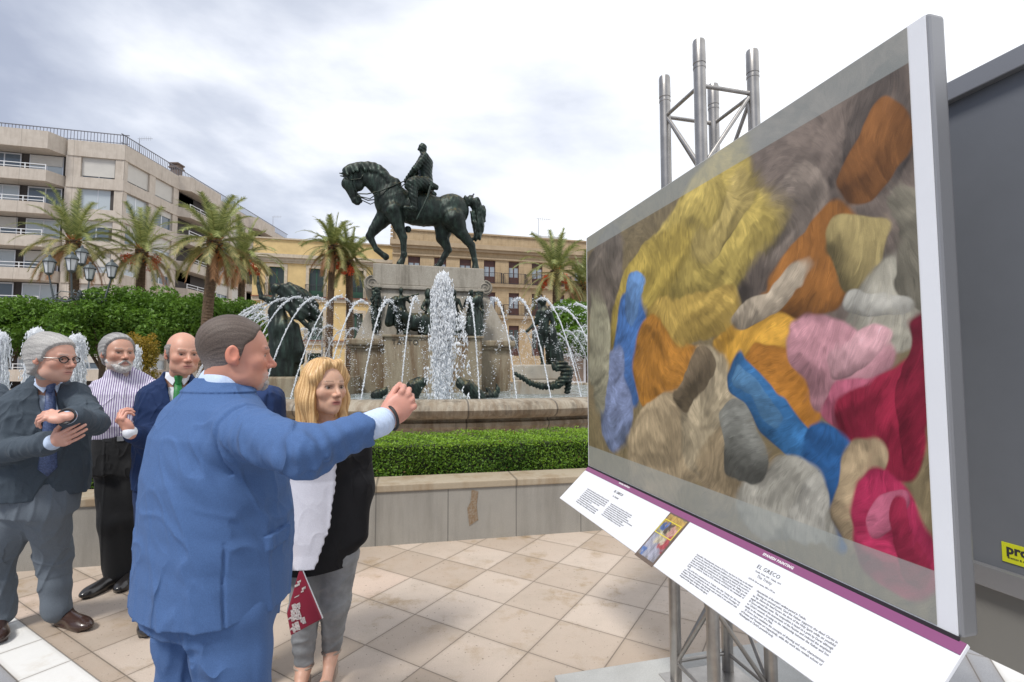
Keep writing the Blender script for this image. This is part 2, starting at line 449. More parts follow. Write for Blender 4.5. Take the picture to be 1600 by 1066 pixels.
def vcut(O, M, z0, z1, w1, depth=.0):
    """the V of an open jacket front"""
    def f(P):
        q = local(P, O, M); w = np.interp(q[:,2], [z0, z1], [0, w1])
        return np.maximum(np.maximum(np.abs(q[:,0])-w, -(q[:,1]-depth)), z0-q[:,2])*.8
    return f
def jacket_disp(O, M, z0, z1, w1, a=.005, joints=(), lap=.055, f=(14,14,5), seed=1, extra=None):
    def d(P):
        q = local(P, O, M); D = folds(P, a*.6, np.array(f)*.75, seed) + limb_folds(P, joints, .0045, .045) - (.006 if w1 else 0)*ridge(P, (.25,.1,1), 3, 19, seed+2) - (.004 if w1 else 0)*ridge(P, (1,.2,.5), 4, 26, seed+4)
        if w1:
            w = np.interp(q[:,2], [z0-.02, z1], [.0, w1]); o = np.interp(q[:,2], [z0-.02, z0+.1, z1-.11, z1-.09, z1], [.0, lap*.7, lap*1.35, lap*.9, lap*.8])
            ax = np.abs(q[:,0]); D = D - .006*(q[:,1]>.02)*(ax<w+o)*(q[:,2]>z0-.02)*(q[:,2]<z1+.02)
            D = D + .003*np.exp(-(q[:,0]/.004)**2)*(q[:,1]>.05)*(q[:,2]<z0)
        if extra is not None: D = D + extra(P, q)
        return D.astype(np.float32)
    return d
def torso(fd, O, M, secs, shrink=0, k=.03, e=2.3):
    fd.at(O, M); fd.stack([(z,cx,cy,rx-shrink,ry-shrink) for z,cx,cy,rx,ry in secs], k, 1, e); fd.at((0,0,0))
def arm(fd, S, E, W, r, k=.03):
    fd.cone(S, E, r[0], r[1], k); fd.cone(E, W, r[1], r[2], k*.7)
def leg(fd, H, K, A, r, k=.03):
    fd.cone(H, K, r[0], r[1], k); fd.cone(K, A, r[1], r[2], k)
def neck(fd, base, ho, hM, hs, r=.0505):
    b = V3(ho)+np.asarray(hM)@(np.array((0,-.028,-.05))*hs); fd.cone(b, base, r*hs*.96, r, .03)
GRP = 'people talking beside the exhibition panel'
def newp(label, x, y, cat='person'):
    p = empty('person', (x, y, 0)); return tag(p, label, cat, GRP)

# ---------- man in the bright blue suit, seen from behind, pointing ----------
def man_blue():
    O = Vector((-.942,1.60,0)); M = frame((.5,.87,0)); par = newp('stout man in bright blue suit seen from behind, raising his hand towards the picture panel', O.x, O.y)
    ho = at(370,555,1.60); hM = frame((.86,.52,.0), (.05,-.02,1)); hs = .97
    secs = [(.79,0,0,.236,.198),(.87,0,.005,.233,.198),(1.02,0,.01,.228,.198),(1.18,0,.0,.222,.186),(1.30,0,-.01,.215,.155),(1.385,0,-.01,.185,.115),(1.44,0,.0,.115,.085),(1.472,0,.012,.078,.073)]
    SR, ER, WR = at(380,674,1.46), at(474,706,1.30), at(583,664,1.44)
    SL = O + Vector((-.165,.10,1.32)); EL = SL+Vector((-.02,.10,-.27)); WL = EL+Vector((.12,.16,-.20))
    hd = (WR-ER).normalized()
    fd = Fld(); fd.at(ho, hM, hs); head_shape(fd, jowl=1.0); fd.at((0,0,0))
    neck(fd, O+Vector((.0,.01,1.40)), ho, hM, hs, .064); torso(fd, O, M, secs, .025)
    arm(fd, SR, ER, WR, (.06,.045,.032)); arm(fd, SL, EL, WL, (.06,.045,.032))
    HM = frame((.62,.30,.72), (.45,-.88,.05))
    hand(fd, WR+hd*.055, HM, -1, (62,66,70,74), None, (.30,.95,-.32), .98, 1, 12)
    hand(fd, WL, frame((.5,.6,-.6),(0,-.5,.5)), 1, (25,30,30,30))
    Mh = np.asarray(hM); oh = V3(ho)
    def colr(P):
        q = (P-oh)@Mh/hs; c = head_color(q, (.60,.285,.20), (.05,.035,.028), (.48,.19,.16), ((.50,.42,.37), .0), .75)
        m = sst(-.052,-.066,q[:,2])*sst(.055,.07,q[:,1])*sst(.045,.03,np.abs(q[:,0]))*(q[:,2]>-.13); m = m*(1-np.exp(-((q[:,0]/.022)**4+((q[:,2]+.0675)/.008)**4)))
        m = m*(.7+.3*sn(q,420,1)); c = c*(1-.75*m[:,None])+np.array((.52,.47,.43))*.75*m[:,None]
        far = (np.linalg.norm(P-oh, axis=1) > .3); c[far] = np.array((.64,.31,.235))*(.93+.07*sn(P[far],60,1))[:,None]
        return c
    build(par, 'body', fd, .0031, skinm(), color=colr)
    eyes(par, ho, hM, hs)
    hl = lambda q: (q[:,2]-np.interp(q[:,1],[-.1,-.045,-.01,.006,.02,.045,.062,.08],[-.066,-.056,-.016,-.022,.030,.050,.080,.090])-.10*np.maximum(np.abs(q[:,0])-.02,0)*(q[:,1]>.055))/.010
    hf = hair_shell(hM, ho, hs, hl, lambda q: .0045+.004*sst(.02,.10,q[:,2]), strand=(300,.0008))
    wlink('hair', hf.mesh('hair', .003, color=hair_color(ho, hM, hs, (.075,.052,.040), (.15,.115,.095), 360, (1,.5,.5), (.24,.20,.18))), mat('hair', (1,1,1), .6, attr=True, noise=(330,.5), bump=(420,.4,.004)), par)
    gb = Fld().at(ho, hM, hs)                                  # goatee
    gb.ell((0,.080,-.100), (.024,.018,.020), .012); gb.cone((-.020,.088,-.092),(.020,.088,-.092), .009,.009,.01)
    o = wlink('goatee', gb.mesh('goatee', .003, lambda P: .0015*sn(P,420,2), .002, hair_color(ho, hM, hs, (.30,.25,.22), (.66,.62,.58), 420)), MATS['hair'], par)
    # shirt: collar and cuff
    fd = Fld(); nb = ho+Vector(hM@np.array((0,-.030,-.098))); fd.cone(nb, O+Vector((.005,.012,1.455)), .0685, .074, .01)
    build(par, 'shirt_collar', fd, .004, cloth('shirt_pale_blue', (.55,.66,.85), .8, (300,.1)))
    fd = Fld(); fd.cone(WR-hd*.06, WR+hd*.026, .041, .041, .005); fd.fn(lambda P: -((V3(WR+hd*.026)-P)@V3(hd)), V3(WR)-.1, V3(WR)+.12, .001, -1) if False else None
    build(par, 'shirt_cuff', fd, .003, MATS['shirt_pale_blue'], lambda P: .0012*np.sin((P@V3((.2,1,.4)))*420), .002)
    cf = MB(); c = WR+hd*.060; a = hd.orthogonal().normalized(); b = hd.cross(a)
    cf.tube([c+(a*math.cos(t)+b*math.sin(t))*.036 for t in np.linspace(0,6.2832,25)], .0045, 6); cf.build('watch_strap', mat('black_leather',(.02,.02,.022),.5), None, True)
    ws = bpy.context.scene.objects[-1] if False else [o for o in COL.objects if o.name.startswith('watch_strap')][-1]; ws.parent = par; ws.location = -Vector(par.location)
    # jacket
    fd = Fld(); torso(fd, O, M, secs, 0, .03)
    arm(fd, SR, ER, WR-hd*.01, (.080,.060,.052), .055); arm(fd, SL, EL, WL, (.085,.07,.055), .05)
    fd.cone(WR+hd*.052, WR+hd*.3, .09, .09, .004, -1)
    fl, fn_ = hit(fd, 437, 838, 1.1, 1.8); flx = Vector((0,0,1)).cross(fn_).normalized()*1.0; flx = (flx if flx.x > 0 else -flx); flx = (flx+Vector((0,0,.13))).normalized(); flz = fn_.cross(flx); flz = flz if flz.z > 0 else -flz
    x0 = .03
    def ex(P, q):
        D = 0.0014*np.exp(-((q[:,0]-.02)/.004)**2)*(q[:,1]<-.05)*(q[:,2]<1.37)           # centre back seam
        D = D + .006*np.exp(-((q[:,1]+.09)/.0035)**2)*(q[:,0]>.02)*(q[:,2]<1.02)    # side vent
        u = (P-V3(fl))@V3(flx); v = (P-V3(fl))@V3(flz)
        D = D - .008*sst(.058,.053,np.abs(u))*sst(.024,.020,np.abs(v))*(np.linalg.norm(P-V3(fl),axis=1)<.11)
        D = D + .003*np.exp(-((v-.024)/.003)**2)*(np.abs(u)<.056)*(np.linalg.norm(P-V3(fl),axis=1)<.11)
        # armhole seam + long drag folds from the raised arm
        fr = ridge(P, (.55,.1,-.83), 4, 30, 2)*np.exp(-(np.linalg.norm(P-V3(SR+Vector((-.06,.0,-.14))),axis=1)/.22)**2); D = D - .0075*fr
        D = D - .006*ridge(P, (.2,.1,-.97), 3.2, 17, 5)*sst(1.25,1.0,q[:,2])*(.4+.6*sst(-.1,.2,np.abs(q[:,0]))) - .0055*ridge(P, (.95,.2,-.2), 3.5, 24, 7)*np.exp(-((q[:,2]-1.03)/.10)**2)
        D = D - .0075*ridge(P, (.80,.25,.55), 5, 34, 4)*np.exp(-(np.linalg.norm(P-V3(ER+Vector((.03,0,-.01))),axis=1)/.14)**2)
        t = (P-V3(SR))@V3((ER-SR).normalized()); D = D + .0045*np.exp(-((t-.012)/.005)**2)*(np.linalg.norm(P-V3(SR),axis=1)<.125)
        g = np.exp(-((q[:,2]-1.2)/.14)**2)*sst(-.02,.10,q[:,0]); D = D + .003*g*np.sin((q[:,2]*1.3+q[:,0]*.9)*48+1.5*sn(P,7,2))
        w = np.exp(-((q[:,2]-.98)/.10)**2); D = D + .0012*w*np.sin(q[:,2]*70+2*sn(P,6,4))
        # lengthwise folds down the sleeve
        a = V3((WR-ER).normalized()); r = P-V3(ER); s = r@a; e = np.exp(-((s-.10)/.16)**2)*(P[:,0]>ER.x-.12)*(q[:,2]>1.1)
        D = D + .0042*e*np.sin((P[:,2]-.35*P[:,0])*75+1.6*sn(P,6,6))
        # cuff buttons are separate; collar fold
        D = D - .007*sst(1.432,1.437,q[:,2])*(np.linalg.norm(q[:,:2],axis=1)<.13)
        return D
    build(par, 'jacket', fd, .0042, cloth('suit_bright_blue', (.076,.148,.325), .8, (420,.25), (900,.35,.002), rd=1.0),
          jacket_disp(O, M, 0,0,0, .0028, [(ER+Vector((.02,0,-.03)),(WR-ER),1.7),(SR+Vector((.04,0,-.05)),(ER-SR),1.1)], extra=ex), .014)
    bt = MB(); dn = Vector((.1,-.75,-.65)).normalized()
    for k in range(4):
        c = WR-hd*(.022+.019*k)+dn*.0545
        bt.lathe([(0,-.004),(.0072,-.004),(.0072,.002),(.005,.004),(0,.003)], 10, c)
    o = bt.build('cuff_buttons', mat('button_navy',(.02,.03,.06),.4), None, True); o.parent = par; o.location = -Vector(par.location)
    # trousers
    fd = Fld(); torso(fd, O, M, [(.74,0,0,.20,.165),(.95,0,0,.205,.17)], 0, .05)
    HR, HL = O+Vector((.095,-.065,.80)), O+Vector((-.085,.055,.80))
    leg(fd, HR, HR+Vector((.035,-.01,-.36)), HR+Vector((.03,-.05,-.72)), (.118,.098,.078), .05)
    leg(fd, HL, HL+Vector((-.02,.03,-.36)), HL+Vector((-.03,.02,-.72)), (.118,.098,.078), .05)
    build(par, 'trousers', fd, .006, MATS['suit_bright_blue'], lambda P: folds(P, .004, (13,13,3.5), 2)-.008*ridge(P, (.1,.1,1), 3, 17, 4)+.003*np.sin(P[:,2]*40+3*sn(P,5,1))*(P[:,2]>.5), .012)
    for h, n in ((HR+Vector((.03,-.05,-.80)),'shoe'), (HL+Vector((-.03,.02,-.80)),'shoe')):
        fd = Fld(); shoe(fd, Vector((h.x-.03,h.y-.05,0)), (.5,.87,0)); build(par, n, fd, .005, mat('shoe_black',(.018,.016,.016),.28,coat=.4))

# ---------- blonde woman ----------
def woman():
    O = Vector((-.895,2.42,0)); M = frame((.60,-.80,0)); par = newp('blonde woman in black top, white fringed waistcoat and grey jeans listening', O.x, O.y)
    ho = at(507,606,2.38); hM = frame((.80,-.60,.03), (0,0,1)); hs = 1.06
    secs = [(.58,0,.01,.165,.12),(.68,0,.01,.178,.13),(.85,0,.01,.172,.13),(1.0,0,.01,.165,.13),(1.10,0,.02,.168,.14),(1.18,0,.0,.165,.11),(1.235,0,-.005,.13,.085),(1.27,0,-.01,.06,.06)]
    HRx, HLx = O+Vector((-.075,.02,.62)), O+Vector((.065,.02,.62))
    AR, AL = ground(474,1072), ground(517,1058)
    AR = Vector((AR.x,AR.y,.10)); AL = Vector((AL.x+.0,AL.y,.13))
    KR, KL = (HRx+AR)/2+Vector((0,-.03,.02)), (HLx+AL)/2+Vector((.01,-.03,.02))
    SR, ER, WR = O+Vector((-.165,-.0,1.16)), O+Vector((-.215,-.02,.92)), O+Vector((-.165,-.16,.72))
    SL, EL, WL = O+Vector((.155,.01,1.16)), O+Vector((.158,.06,.92)), O+Vector((.08,.12,.75))
    fd = Fld(); fd.at(ho, hM, hs); head_shape(fd, True, nose=.85); fd.at((0,0,0))
    neck(fd, O+Vector((0,.02,1.20)), ho, hM, hs, .046); torso(fd, O, M, secs[2:], .02)
    arm(fd, SR, ER, WR, (.046,.036,.026)); arm(fd, SL, EL, WL, (.046,.036,.026))
    hand(fd, WR, frame((.2,-.5,-.8),(-.9,-.2,0)), -1, (45,50,52,55), None, (.4,.9,-.4), .88)
    hand(fd, WL, frame((-.6,.3,-.5),(.3,.9,0)), 1, (25,30,30,30), sc=.88)
    fd.cone(O+Vector((0,0,.9)), O+Vector((0,0,.68)), .10, .08, .05); leg(fd, HRx, KR, AR, (.075,.055,.035)); leg(fd, HLx, KL, AL, (.075,.055,.035))
    for A in (AR, AL):
        t = Vector((.15,-.985,0)).normalized(); fd.cone(A, A+t*.03+Vector((0,0,-.03)), .034,.030,.02); fd.cone(A+Vector((0,0,-.03)), A+t*.12+Vector((0,0,-.09 if A is AR else -.105)), .030,.024,.02); fd.cone(A+t*.11+Vector((-.01,0,-.10)), A+t*.165+Vector((0,0,-.112)), .022,.014,.02)
    Mh = np.asarray(hM); oh = V3(ho)
    def colr(P):
        q = (P-oh)@Mh/hs; c = head_color(q, (.60,.36,.25), (.11,.06,.035), (.30,.065,.07), None, .35, 1.3, .0245)
        # eye make-up
        x=np.abs(q[:,0]); m = np.exp(-(((x-.0325)/.018)**4+((q[:,2]-.004)/.011)**4))*(q[:,1]>.05); c = c*(1-.35*m[:,None])+np.array((.10,.06,.05))*.35*m[:,None]
        far = (np.linalg.norm(P-oh, axis=1) > .34); c[far] = (.56,.33,.24); return c
    build(par, 'body', fd, .0036, skinm(), color=colr); eyes(par, ho, hM, hs, (.07,.04,.02))
    # hair: long bob with a side parting
    hd = Fld().at(ho, hM, hs)
    hd.ell((0,-.018,.045), (.084,.104,.094), .03)
    for s in (-1,1):
        hd.cone((s*.074,.018,.045), (s*.088,.012,-.055), .026, .030, .03, flat=((1,0,0),.75)); hd.cone((s*.088,.012,-.055), (s*.070,.040,-.185), .030, .018, .03, flat=((1,0,0),.8))
        hd.cone((s*.045,-.05,-.02), (s*.06,-.045,-.175), .060, .042, .04)
        hd.cone((s*.03,.060,.108), (s*.074,.045,.045), .020, .022, .02)
    hd.ell((0,.100,-.045), (.0655,.075,.105), .012, -1); hd.ell((.008,.110,.040), (.058,.062,.060), .012, -1)
    def hdisp(P):
        q = (P-oh)@Mh/hs; ang = np.arctan2(q[:,0], q[:,1]+.02); z = q[:,2]
        return .0022*np.sin(ang*22+z*8+1.2*sn(q,12,3))+.0012*np.sin(ang*64+1.6*sn(q,18,5))
    def hcol(P):
        q = (P-oh)@Mh/hs; ang = np.arctan2(q[:,0], q[:,1]+.02); t = np.clip(.5+.3*np.sin(ang*46+2*sn(q,20,3))+.3*np.sin(ang*97+3*sn(q,30,4)),0,1)[:,None]
        c = np.array((.40,.205,.075))*(1-t)+np.array((.78,.53,.25))*t
        r = np.exp(-((q[:,0]-.01)/.010)**2)*sst(.09,.12,q[:,2])*(q[:,1]>-.06); return c*(1-.55*r[:,None])
    wlink('hair', hd.mesh('hair', .0034, hdisp, .006, hcol), mat('hair_blonde', (1,1,1), .42, attr=True, bump=(300,.25,.003)), par)
    # black top
    fd = Fld(); torso(fd, O, M, [(.58,.03,.0,.165,.125)]+[(z,cx+.01,cy,rx,ry) for z,cx,cy,rx,ry in secs[1:-1]], 0, .03)
    arm(fd, SL, EL, WL, (.058,.050,.045), .04)
    fd.cone(O+Vector((.17,.0,.72)), O+Vector((.16,.0,.95)), .03,.05,.08)
    fd.at(O, M); fd.ell((0,.13,1.30), (.095,.13,.105), .02, -1); fd.at((0,0,0))
    build(par, 'black_top', fd, .005, cloth('black_fabric', (.010,.010,.012), .8, (200,.2)), lambda P: folds(P, .005, (9,9,2.5), 3), .014)
    # white waistcoat over her right side
    fd = Fld(); fd.at(O, M); fd.stack([(z,cx,cy,rx+.012,ry+.014) for z,cx,cy,rx,ry in secs[1:-1]]+[(.62,0,.01,.205,.15)], .02, 1, 2.3)
    fd.at((0,0,0)); arm(fd, SR, ER, WR+Vector((0,0,.08)), (.062,.055,.045), .05)
    Mn = np.asarray(M); Ov = V3(O)
    def keepR(P):
        q = (P-Ov)@Mn; e = -.035+.012*np.sin(q[:,2]*21)+.004*np.sin(q[:,2]*260)+.10*sst(.95,1.22,q[:,2])*0
        e = e - .05*sst(.74,.60,q[:,2])
        return np.minimum(e+.0*q[:,0]-q[:,0]*-1*0-q[:,0], 9)*-1
    # cut everything on her left of the ragged edge (local x runs to her right)
    def cut(P):
        q = (P-Ov)@Mn; e = np.interp(q[:,2], [.6,.72,.9,1.1,1.25], [.10,.045,.015,.005,.06]) + .006*np.sin(q[:,2]*170)*.4+.004*np.sin(q[:,2]*37)
        return (q[:,0]-e)*np.where(q[:,0]*0+1>0, 1, 1)
    lo = Ov+np.array((-.6,-.6,.4)); hi = Ov+np.array((.6,.6,1.5)); fd.fn(lambda P: cut(P), lo, hi, .002, -1)
    fd.at(O, M); fd.ell((0,.10,1.30), (.10,.14,.09), .02, -1); fd.at((0,0,0))
    build(par, 'waistcoat', fd, .0045, cloth('white_linen', (.60,.60,.67), .9, (200,.1), (500,.4,.003), rd=.25), lambda P: folds(P, .005, (17,17,2.0), 5)-.005*ridge(P, (.05,0,1), 2.0, 26, 3), .014)
    # jeans
    fd = Fld(); torso(fd, O, M, [(.60,0,.0,.145,.11),(.78,0,0,.15,.12)], 0, .03)
    leg(fd, HRx, KR, AR+Vector((0,0,.03)), (.088,.066,.045), .03); leg(fd, HLx, KL, AL+Vector((0,0,.02)), (.088,.066,.045), .03)
    build(par, 'jeans', fd, .0045, mat('grey_denim', (.25,.26,.27), .85, noise=(9,.35), bump=(500,.4,.002)), lambda P: -.004*ridge(P, (1,.3,.35), 6, 38, 2)+folds(P, .002, (18,18,6), 4)+.002*np.sin(P[:,2]*95+3*sn(P,9,2))*(P[:,2]<.25), .009)
    for A in (AR, AL):
        t = Vector((.15,-.985,0)).normalized(); sb = MB(); r = Vector((t.y,-t.x,0)); z = Vector((0,0,1))
        P_ = [A-t*.03, A+t*.02, A+t*.08, A+t*.14, A+t*.185]; zz = [A.z-.065, A.z-.075, A.z-.105, max(A.z-.135,.02), max(A.z-.135,.016)]
        for i in range(4):
            for d in (0,):
                a, b = P_[i], P_[i+1]; w0, w1 = (.028,.026,.034,.040,.026)[i], (.028,.026,.034,.040,.026)[i+1]
                q = [a+r*w0, a-r*w0, b-r*w1, b+r*w1]; h = [zz[i]]*2+[zz[i+1]]*2
                lo_ = [Vector((p.x,p.y,0 if i in (0,3,2) else hh-.02)) for p, hh in zip(q,h)]; hi_ = [Vector((p.x,p.y,hh)) for p, hh in zip(q,h)]
                sb.add(lo_+hi_, [(3,2,1,0),(4,5,6,7),(0,1,5,4),(1,2,6,5),(2,3,7,6),(3,0,4,7)])
        o = sb.build('sandal', mat('sandal_taupe',(.34,.27,.22),.5), None); o.parent = par; o.location = -Vector(par.location)
        st = MB(); c = A+Vector((0,0,-.005)); st.tube([c+Vector((math.cos(k),math.sin(k),0))*.042 for k in np.linspace(0,6.2832,21)], .006, 6)
        c = A+t*.13+Vector((0,0,-.105)); st.tube([c+r*math.cos(k)*.030+z*(.024*math.sin(k)) for k in np.linspace(0,3.1416,13)], .010, 6)
        st2 = st.mesh('sandal_strap'); s_ = link('sandal_strap', st2, MATS['sandal_taupe'], None, True); s_.parent = o
    # patterned red pouch hanging from her hand
    pc = [at(449,958,2.25), at(470,884,2.25), at(504,966,2.25), at(455,992,2.25)]
    c = sum(pc, Vector())/4; ax = (pc[2]-pc[1]).normalized(); n = Vector((.1,-1,.1)).normalized(); up = ax.cross(n).normalized(); n = up.cross(ax)
    Mx = Matrix((ax,-n,up)).transposed().to_4x4(); Mx.translation = Vector((0,0,0))
    root = empty('clutch_bag', c); tag(root, 'crimson patterned clutch bag hanging beside the blue jacket', 'bag')
    pts = [p-c for p in pc]; v = [p+n*.012 for p in pts]+[p-n*.012 for p in pts]
    b = MB(); b.add(v, [(0,1,2,3),(7,6,5,4),(0,4,5,1),(1,5,6,2),(2,6,7,3),(3,7,4,0)]); me = b.mesh('pouch')
    mr = mat('crimson_leather', (.26,.012,.035), .4); o = link('pouch', me, mr, root)
    bv = o.modifiers.new('b','BEVEL'); bv.width=.006; bv.segments=2
    pr = MB(); rr = random.Random(4)
    for k in range(26):
        a_, b_ = (rr.uniform(.30,.88), rr.uniform(.45,.92)) if k < 18 else (rr.uniform(.08,.86), rr.uniform(.06,.9))
        q = (pts[1]*(1-a_)+pts[2]*a_)*(1-b_) + (pts[0]*(1-a_)+pts[3]*a_)*b_
        w, h = (rr.uniform(.006,.020), rr.uniform(.003,.012)) if k < 18 else (rr.uniform(.002,.005), rr.uniform(.006,.016))
        for sgn in (1,-1):
            f = q+n*.0145*sgn; pr.add([f-ax*w-up*h, f+ax*w-up*h*.6, f+ax*w*.8+up*h, f-ax*w+up*h*.7], [(0,1,2,3)])
    pr.build('printed_pattern', mat('pouch_print', (.62,.55,.52), .5, noise=(160,.6)), root)
    zp = MB(); zp.tube([pts[1]+n*0, pts[2]], .004, 6); zp.build('zip', mat('metal_zip', (.7,.7,.7), .3, 1), root, True)
    sp = MB(); sp.tube([pts[1], Vector(WR)-c+Vector((.02,-.02,-.05)), Vector(WR)-c+Vector((0.02,-.03,.06))], .004, 6); sp.build('wrist_strap', mr, root, True)

# ---------- man clapping, grey hair and glasses ----------
def man_glasses():
    O = Vector((-2.675,2.86,0)); M = frame((.76,-.65,0)); par = newp('grey haired man in glasses and slate blazer, bringing his hands together', O.x, O.y)
    ho = at(83,561,2.74); hM = frame((.99,-.05,-.05), (.10,0,1)); hs = 1.05
    secs = [(.80,0,0,.21,.145),(.95,0,.01,.208,.155),(1.10,0,.01,.203,.155),(1.24,0,.0,.205,.145),(1.34,0,-.01,.20,.125),(1.405,0,-.01,.14,.095),(1.45,0,.0,.075,.07)]
    SR, ER, WR = at(-12,617,2.98), at(-4,708,2.66), at(80,692,2.50)
    SL, EL, WL = at(118,616,2.86), at(150,662,2.70), at(110,652,2.46)
    fd = Fld(); fd.at(ho, hM, hs); head_shape(fd, jowl=.6); fd.at((0,0,0)); neck(fd, O+Vector((.02,-.01,1.39)), ho, hM, hs)
    torso(fd, O, M, secs, .025); arm(fd, SR, ER, WR, (.05,.042,.030)); arm(fd, SL, EL, WL, (.05,.042,.030))
    dR, dL = (WR-ER).normalized(), (WL-EL).normalized()
    hand(fd, WR+dR*.03, frame((.85,-.25,.30), (.1,-.9,-.35)), -1, (18,22,24,28), None, (.6,.8,-.2), .98)
    hand(fd, WL+dL*.03, frame((-.97,-.2,.08), (.15,-.55,.85)), 1, (22,28,30,34), None, (.6,.8,-.35), .98)
    Mh = np.asarray(hM); oh = V3(ho)
    def colr(P):
        c = head_color((P-oh)@Mh/hs, (.58,.32,.235), (.28,.24,.21), (.46,.20,.17), ((.42,.33,.28),.25), .55)
        far = np.linalg.norm(P-oh, axis=1) > .34; c[far] = (.60,.32,.24); return c
    build(par, 'body', fd, .0036, skinm(), color=colr); eyes(par, ho, hM, hs)
    hl = lambda q: (q[:,2]-np.interp(q[:,1],[-.1,-.05,-.02,.0,.02,.035,.062,.08],[-.095,-.09,-.06,-.02,-.015,.035,.070,.080]))/.012
    hf = hair_shell(hM, ho, hs, hl, lambda q: .013+.010*sst(.0,-.06,q[:,1]), strand=(170,.0018), dirn=(1,.3,.6))
    wlink('hair', hf.mesh('hair', .0038, color=hair_color(ho, hM, hs, (.26,.25,.24), (.55,.53,.50), 320, (1,.25,.5))), mat('hair', (1,1,1), .55, attr=True), par)
    gl = MB(); T = lambda p: ho + Vector(Mh@(np.array(p)*hs))
    for s in (-1,1):
        gl.tube([T((s*.033+.024*math.cos(a), .094-.10*(.033+.024*math.cos(a))**2*6*.5, .000+.0165*math.sin(a))) for a in np.linspace(0,6.2832,21)], .0030, 6)
        gl.tube([T((s*.056,.088,.006)), T((s*.079,.04,.006)), T((s*.083,-.02,.004))], .0028, 6)
    gl.tube([T((-.010,.098,.003)), T((.010,.098,.003))], .0028, 6)
    o = gl.build('glasses', mat('frame_black', (.012,.012,.014), .25), None, True); o.parent = par; o.location = -Vector(par.location)
    # jacket
    fd = Fld(); torso(fd, O, M, secs[:-1]+[(1.44,0,-.005,.092,.085),(1.475,0,-.02,.074,.070)], 0, .03)
    fd.fn(vcut(O, M, .93, 1.46, .068), V3(O)+(-.4,-.4,.9), V3(O)+(.4,.4,1.5), .004, -1); arm(fd, SR, ER, WR-dR*.03, (.070,.062,.050), .05); arm(fd, SL, EL, WL-dL*.03, (.064,.056,.048), .05)
    fd.at(O, M); fd.cone((0,.17,.93), (0,.15,.72), .010, .07, .01, -1); fd.at((0,0,0))
    build(par, 'jacket', fd, .0055, cloth('suit_slate', (.060,.078,.098), .85, (300,.2)), jacket_disp(O, M, .93, 1.46, .068, .005, [(ER,(WR-ER),1),(EL,(WL-EL),1),(SL,(EL-SL),.6)]), .016)
    fd = Fld(); torso(fd, O, M, secs[1:-2]+[(1.385,0,-.01,.125,.092),(1.41,0,0,.062,.060)], .016, .02)
    fd.cone(WR-dR*.07, WR+dR*.012, .037, .037, .005); fd.cone(WL-dL*.07, WL+dL*.012, .037, .037, .005)
    build(par, 'shirt', fd, .0045, cloth('shirt_light_blue', (.50,.60,.76), .8, (300,.08)), lambda P: folds(P, .003, (20,20,8), 2), .005)
    tie(par, O, M, [(1.40,.105),(1.33,.135),(1.20,.163),(1.08,.170),(.97,.170)], mat('tie_navy_dots', (.02,.03,.09), .5, noise=(140,.8,(.12,.18,.35))), 'shirt_light_blue')
    wp = MB(); a = dL.orthogonal().normalized(); b = dL.cross(a); c = WL+dL*.035
    wp.tube([c+(a*math.cos(t)+b*math.sin(t))*.034 for t in np.linspace(0,6.2832,19)], .007, 6); o = wp.build('wristwatch', mat('black_leather',(.02,.02,.022),.5), None, True); o.parent = par; o.location = -Vector(par.location)
    # trousers, shoes
    F1 = ground(96,978); F2 = ground(-8,988)
    fd = Fld(); torso(fd, O, M, [(.70,0,0,.17,.135),(.88,0,0,.175,.145)], 0, .05)
    leg(fd, O+Vector((.06,-.03,.74)), Vector((F1.x-.06,F1.y-.01,.42)), Vector((F1.x-.03,F1.y,.09)), (.106,.084,.068), .045)
    leg(fd, O+Vector((-.09,.02,.74)), Vector((F2.x-.02,F2.y,.42)), Vector((F2.x,F2.y+.03,.09)), (.106,.084,.068), .045)
    build(par, 'trousers', fd, .0055, cloth('trousers_grey_blue', (.135,.158,.185), .85, (300,.2)), lambda P: folds(P, .004, (9,9,3), 6)-.007*ridge(P, (.3,.2,1), 3, 17, 4)-.006*ridge(P, (1,.2,-.3), 4, 24, 6)*sst(.75,.5,P[:,2])+.003*np.sin(P[:,2]*55+3*sn(P,7,2))*(P[:,2]<.3), .015)
    for f_, t in ((F1,(.93,-.35,0)),(F2,(.7,-.7,0))):
        fd = Fld(); shoe(fd, Vector((f_.x-.05*t[0], f_.y-.05*t[1]+.02,0)), t); build(par, 'shoe', fd, .004, mat('shoe_brown', (.040,.018,.012), .32, coat=.4))

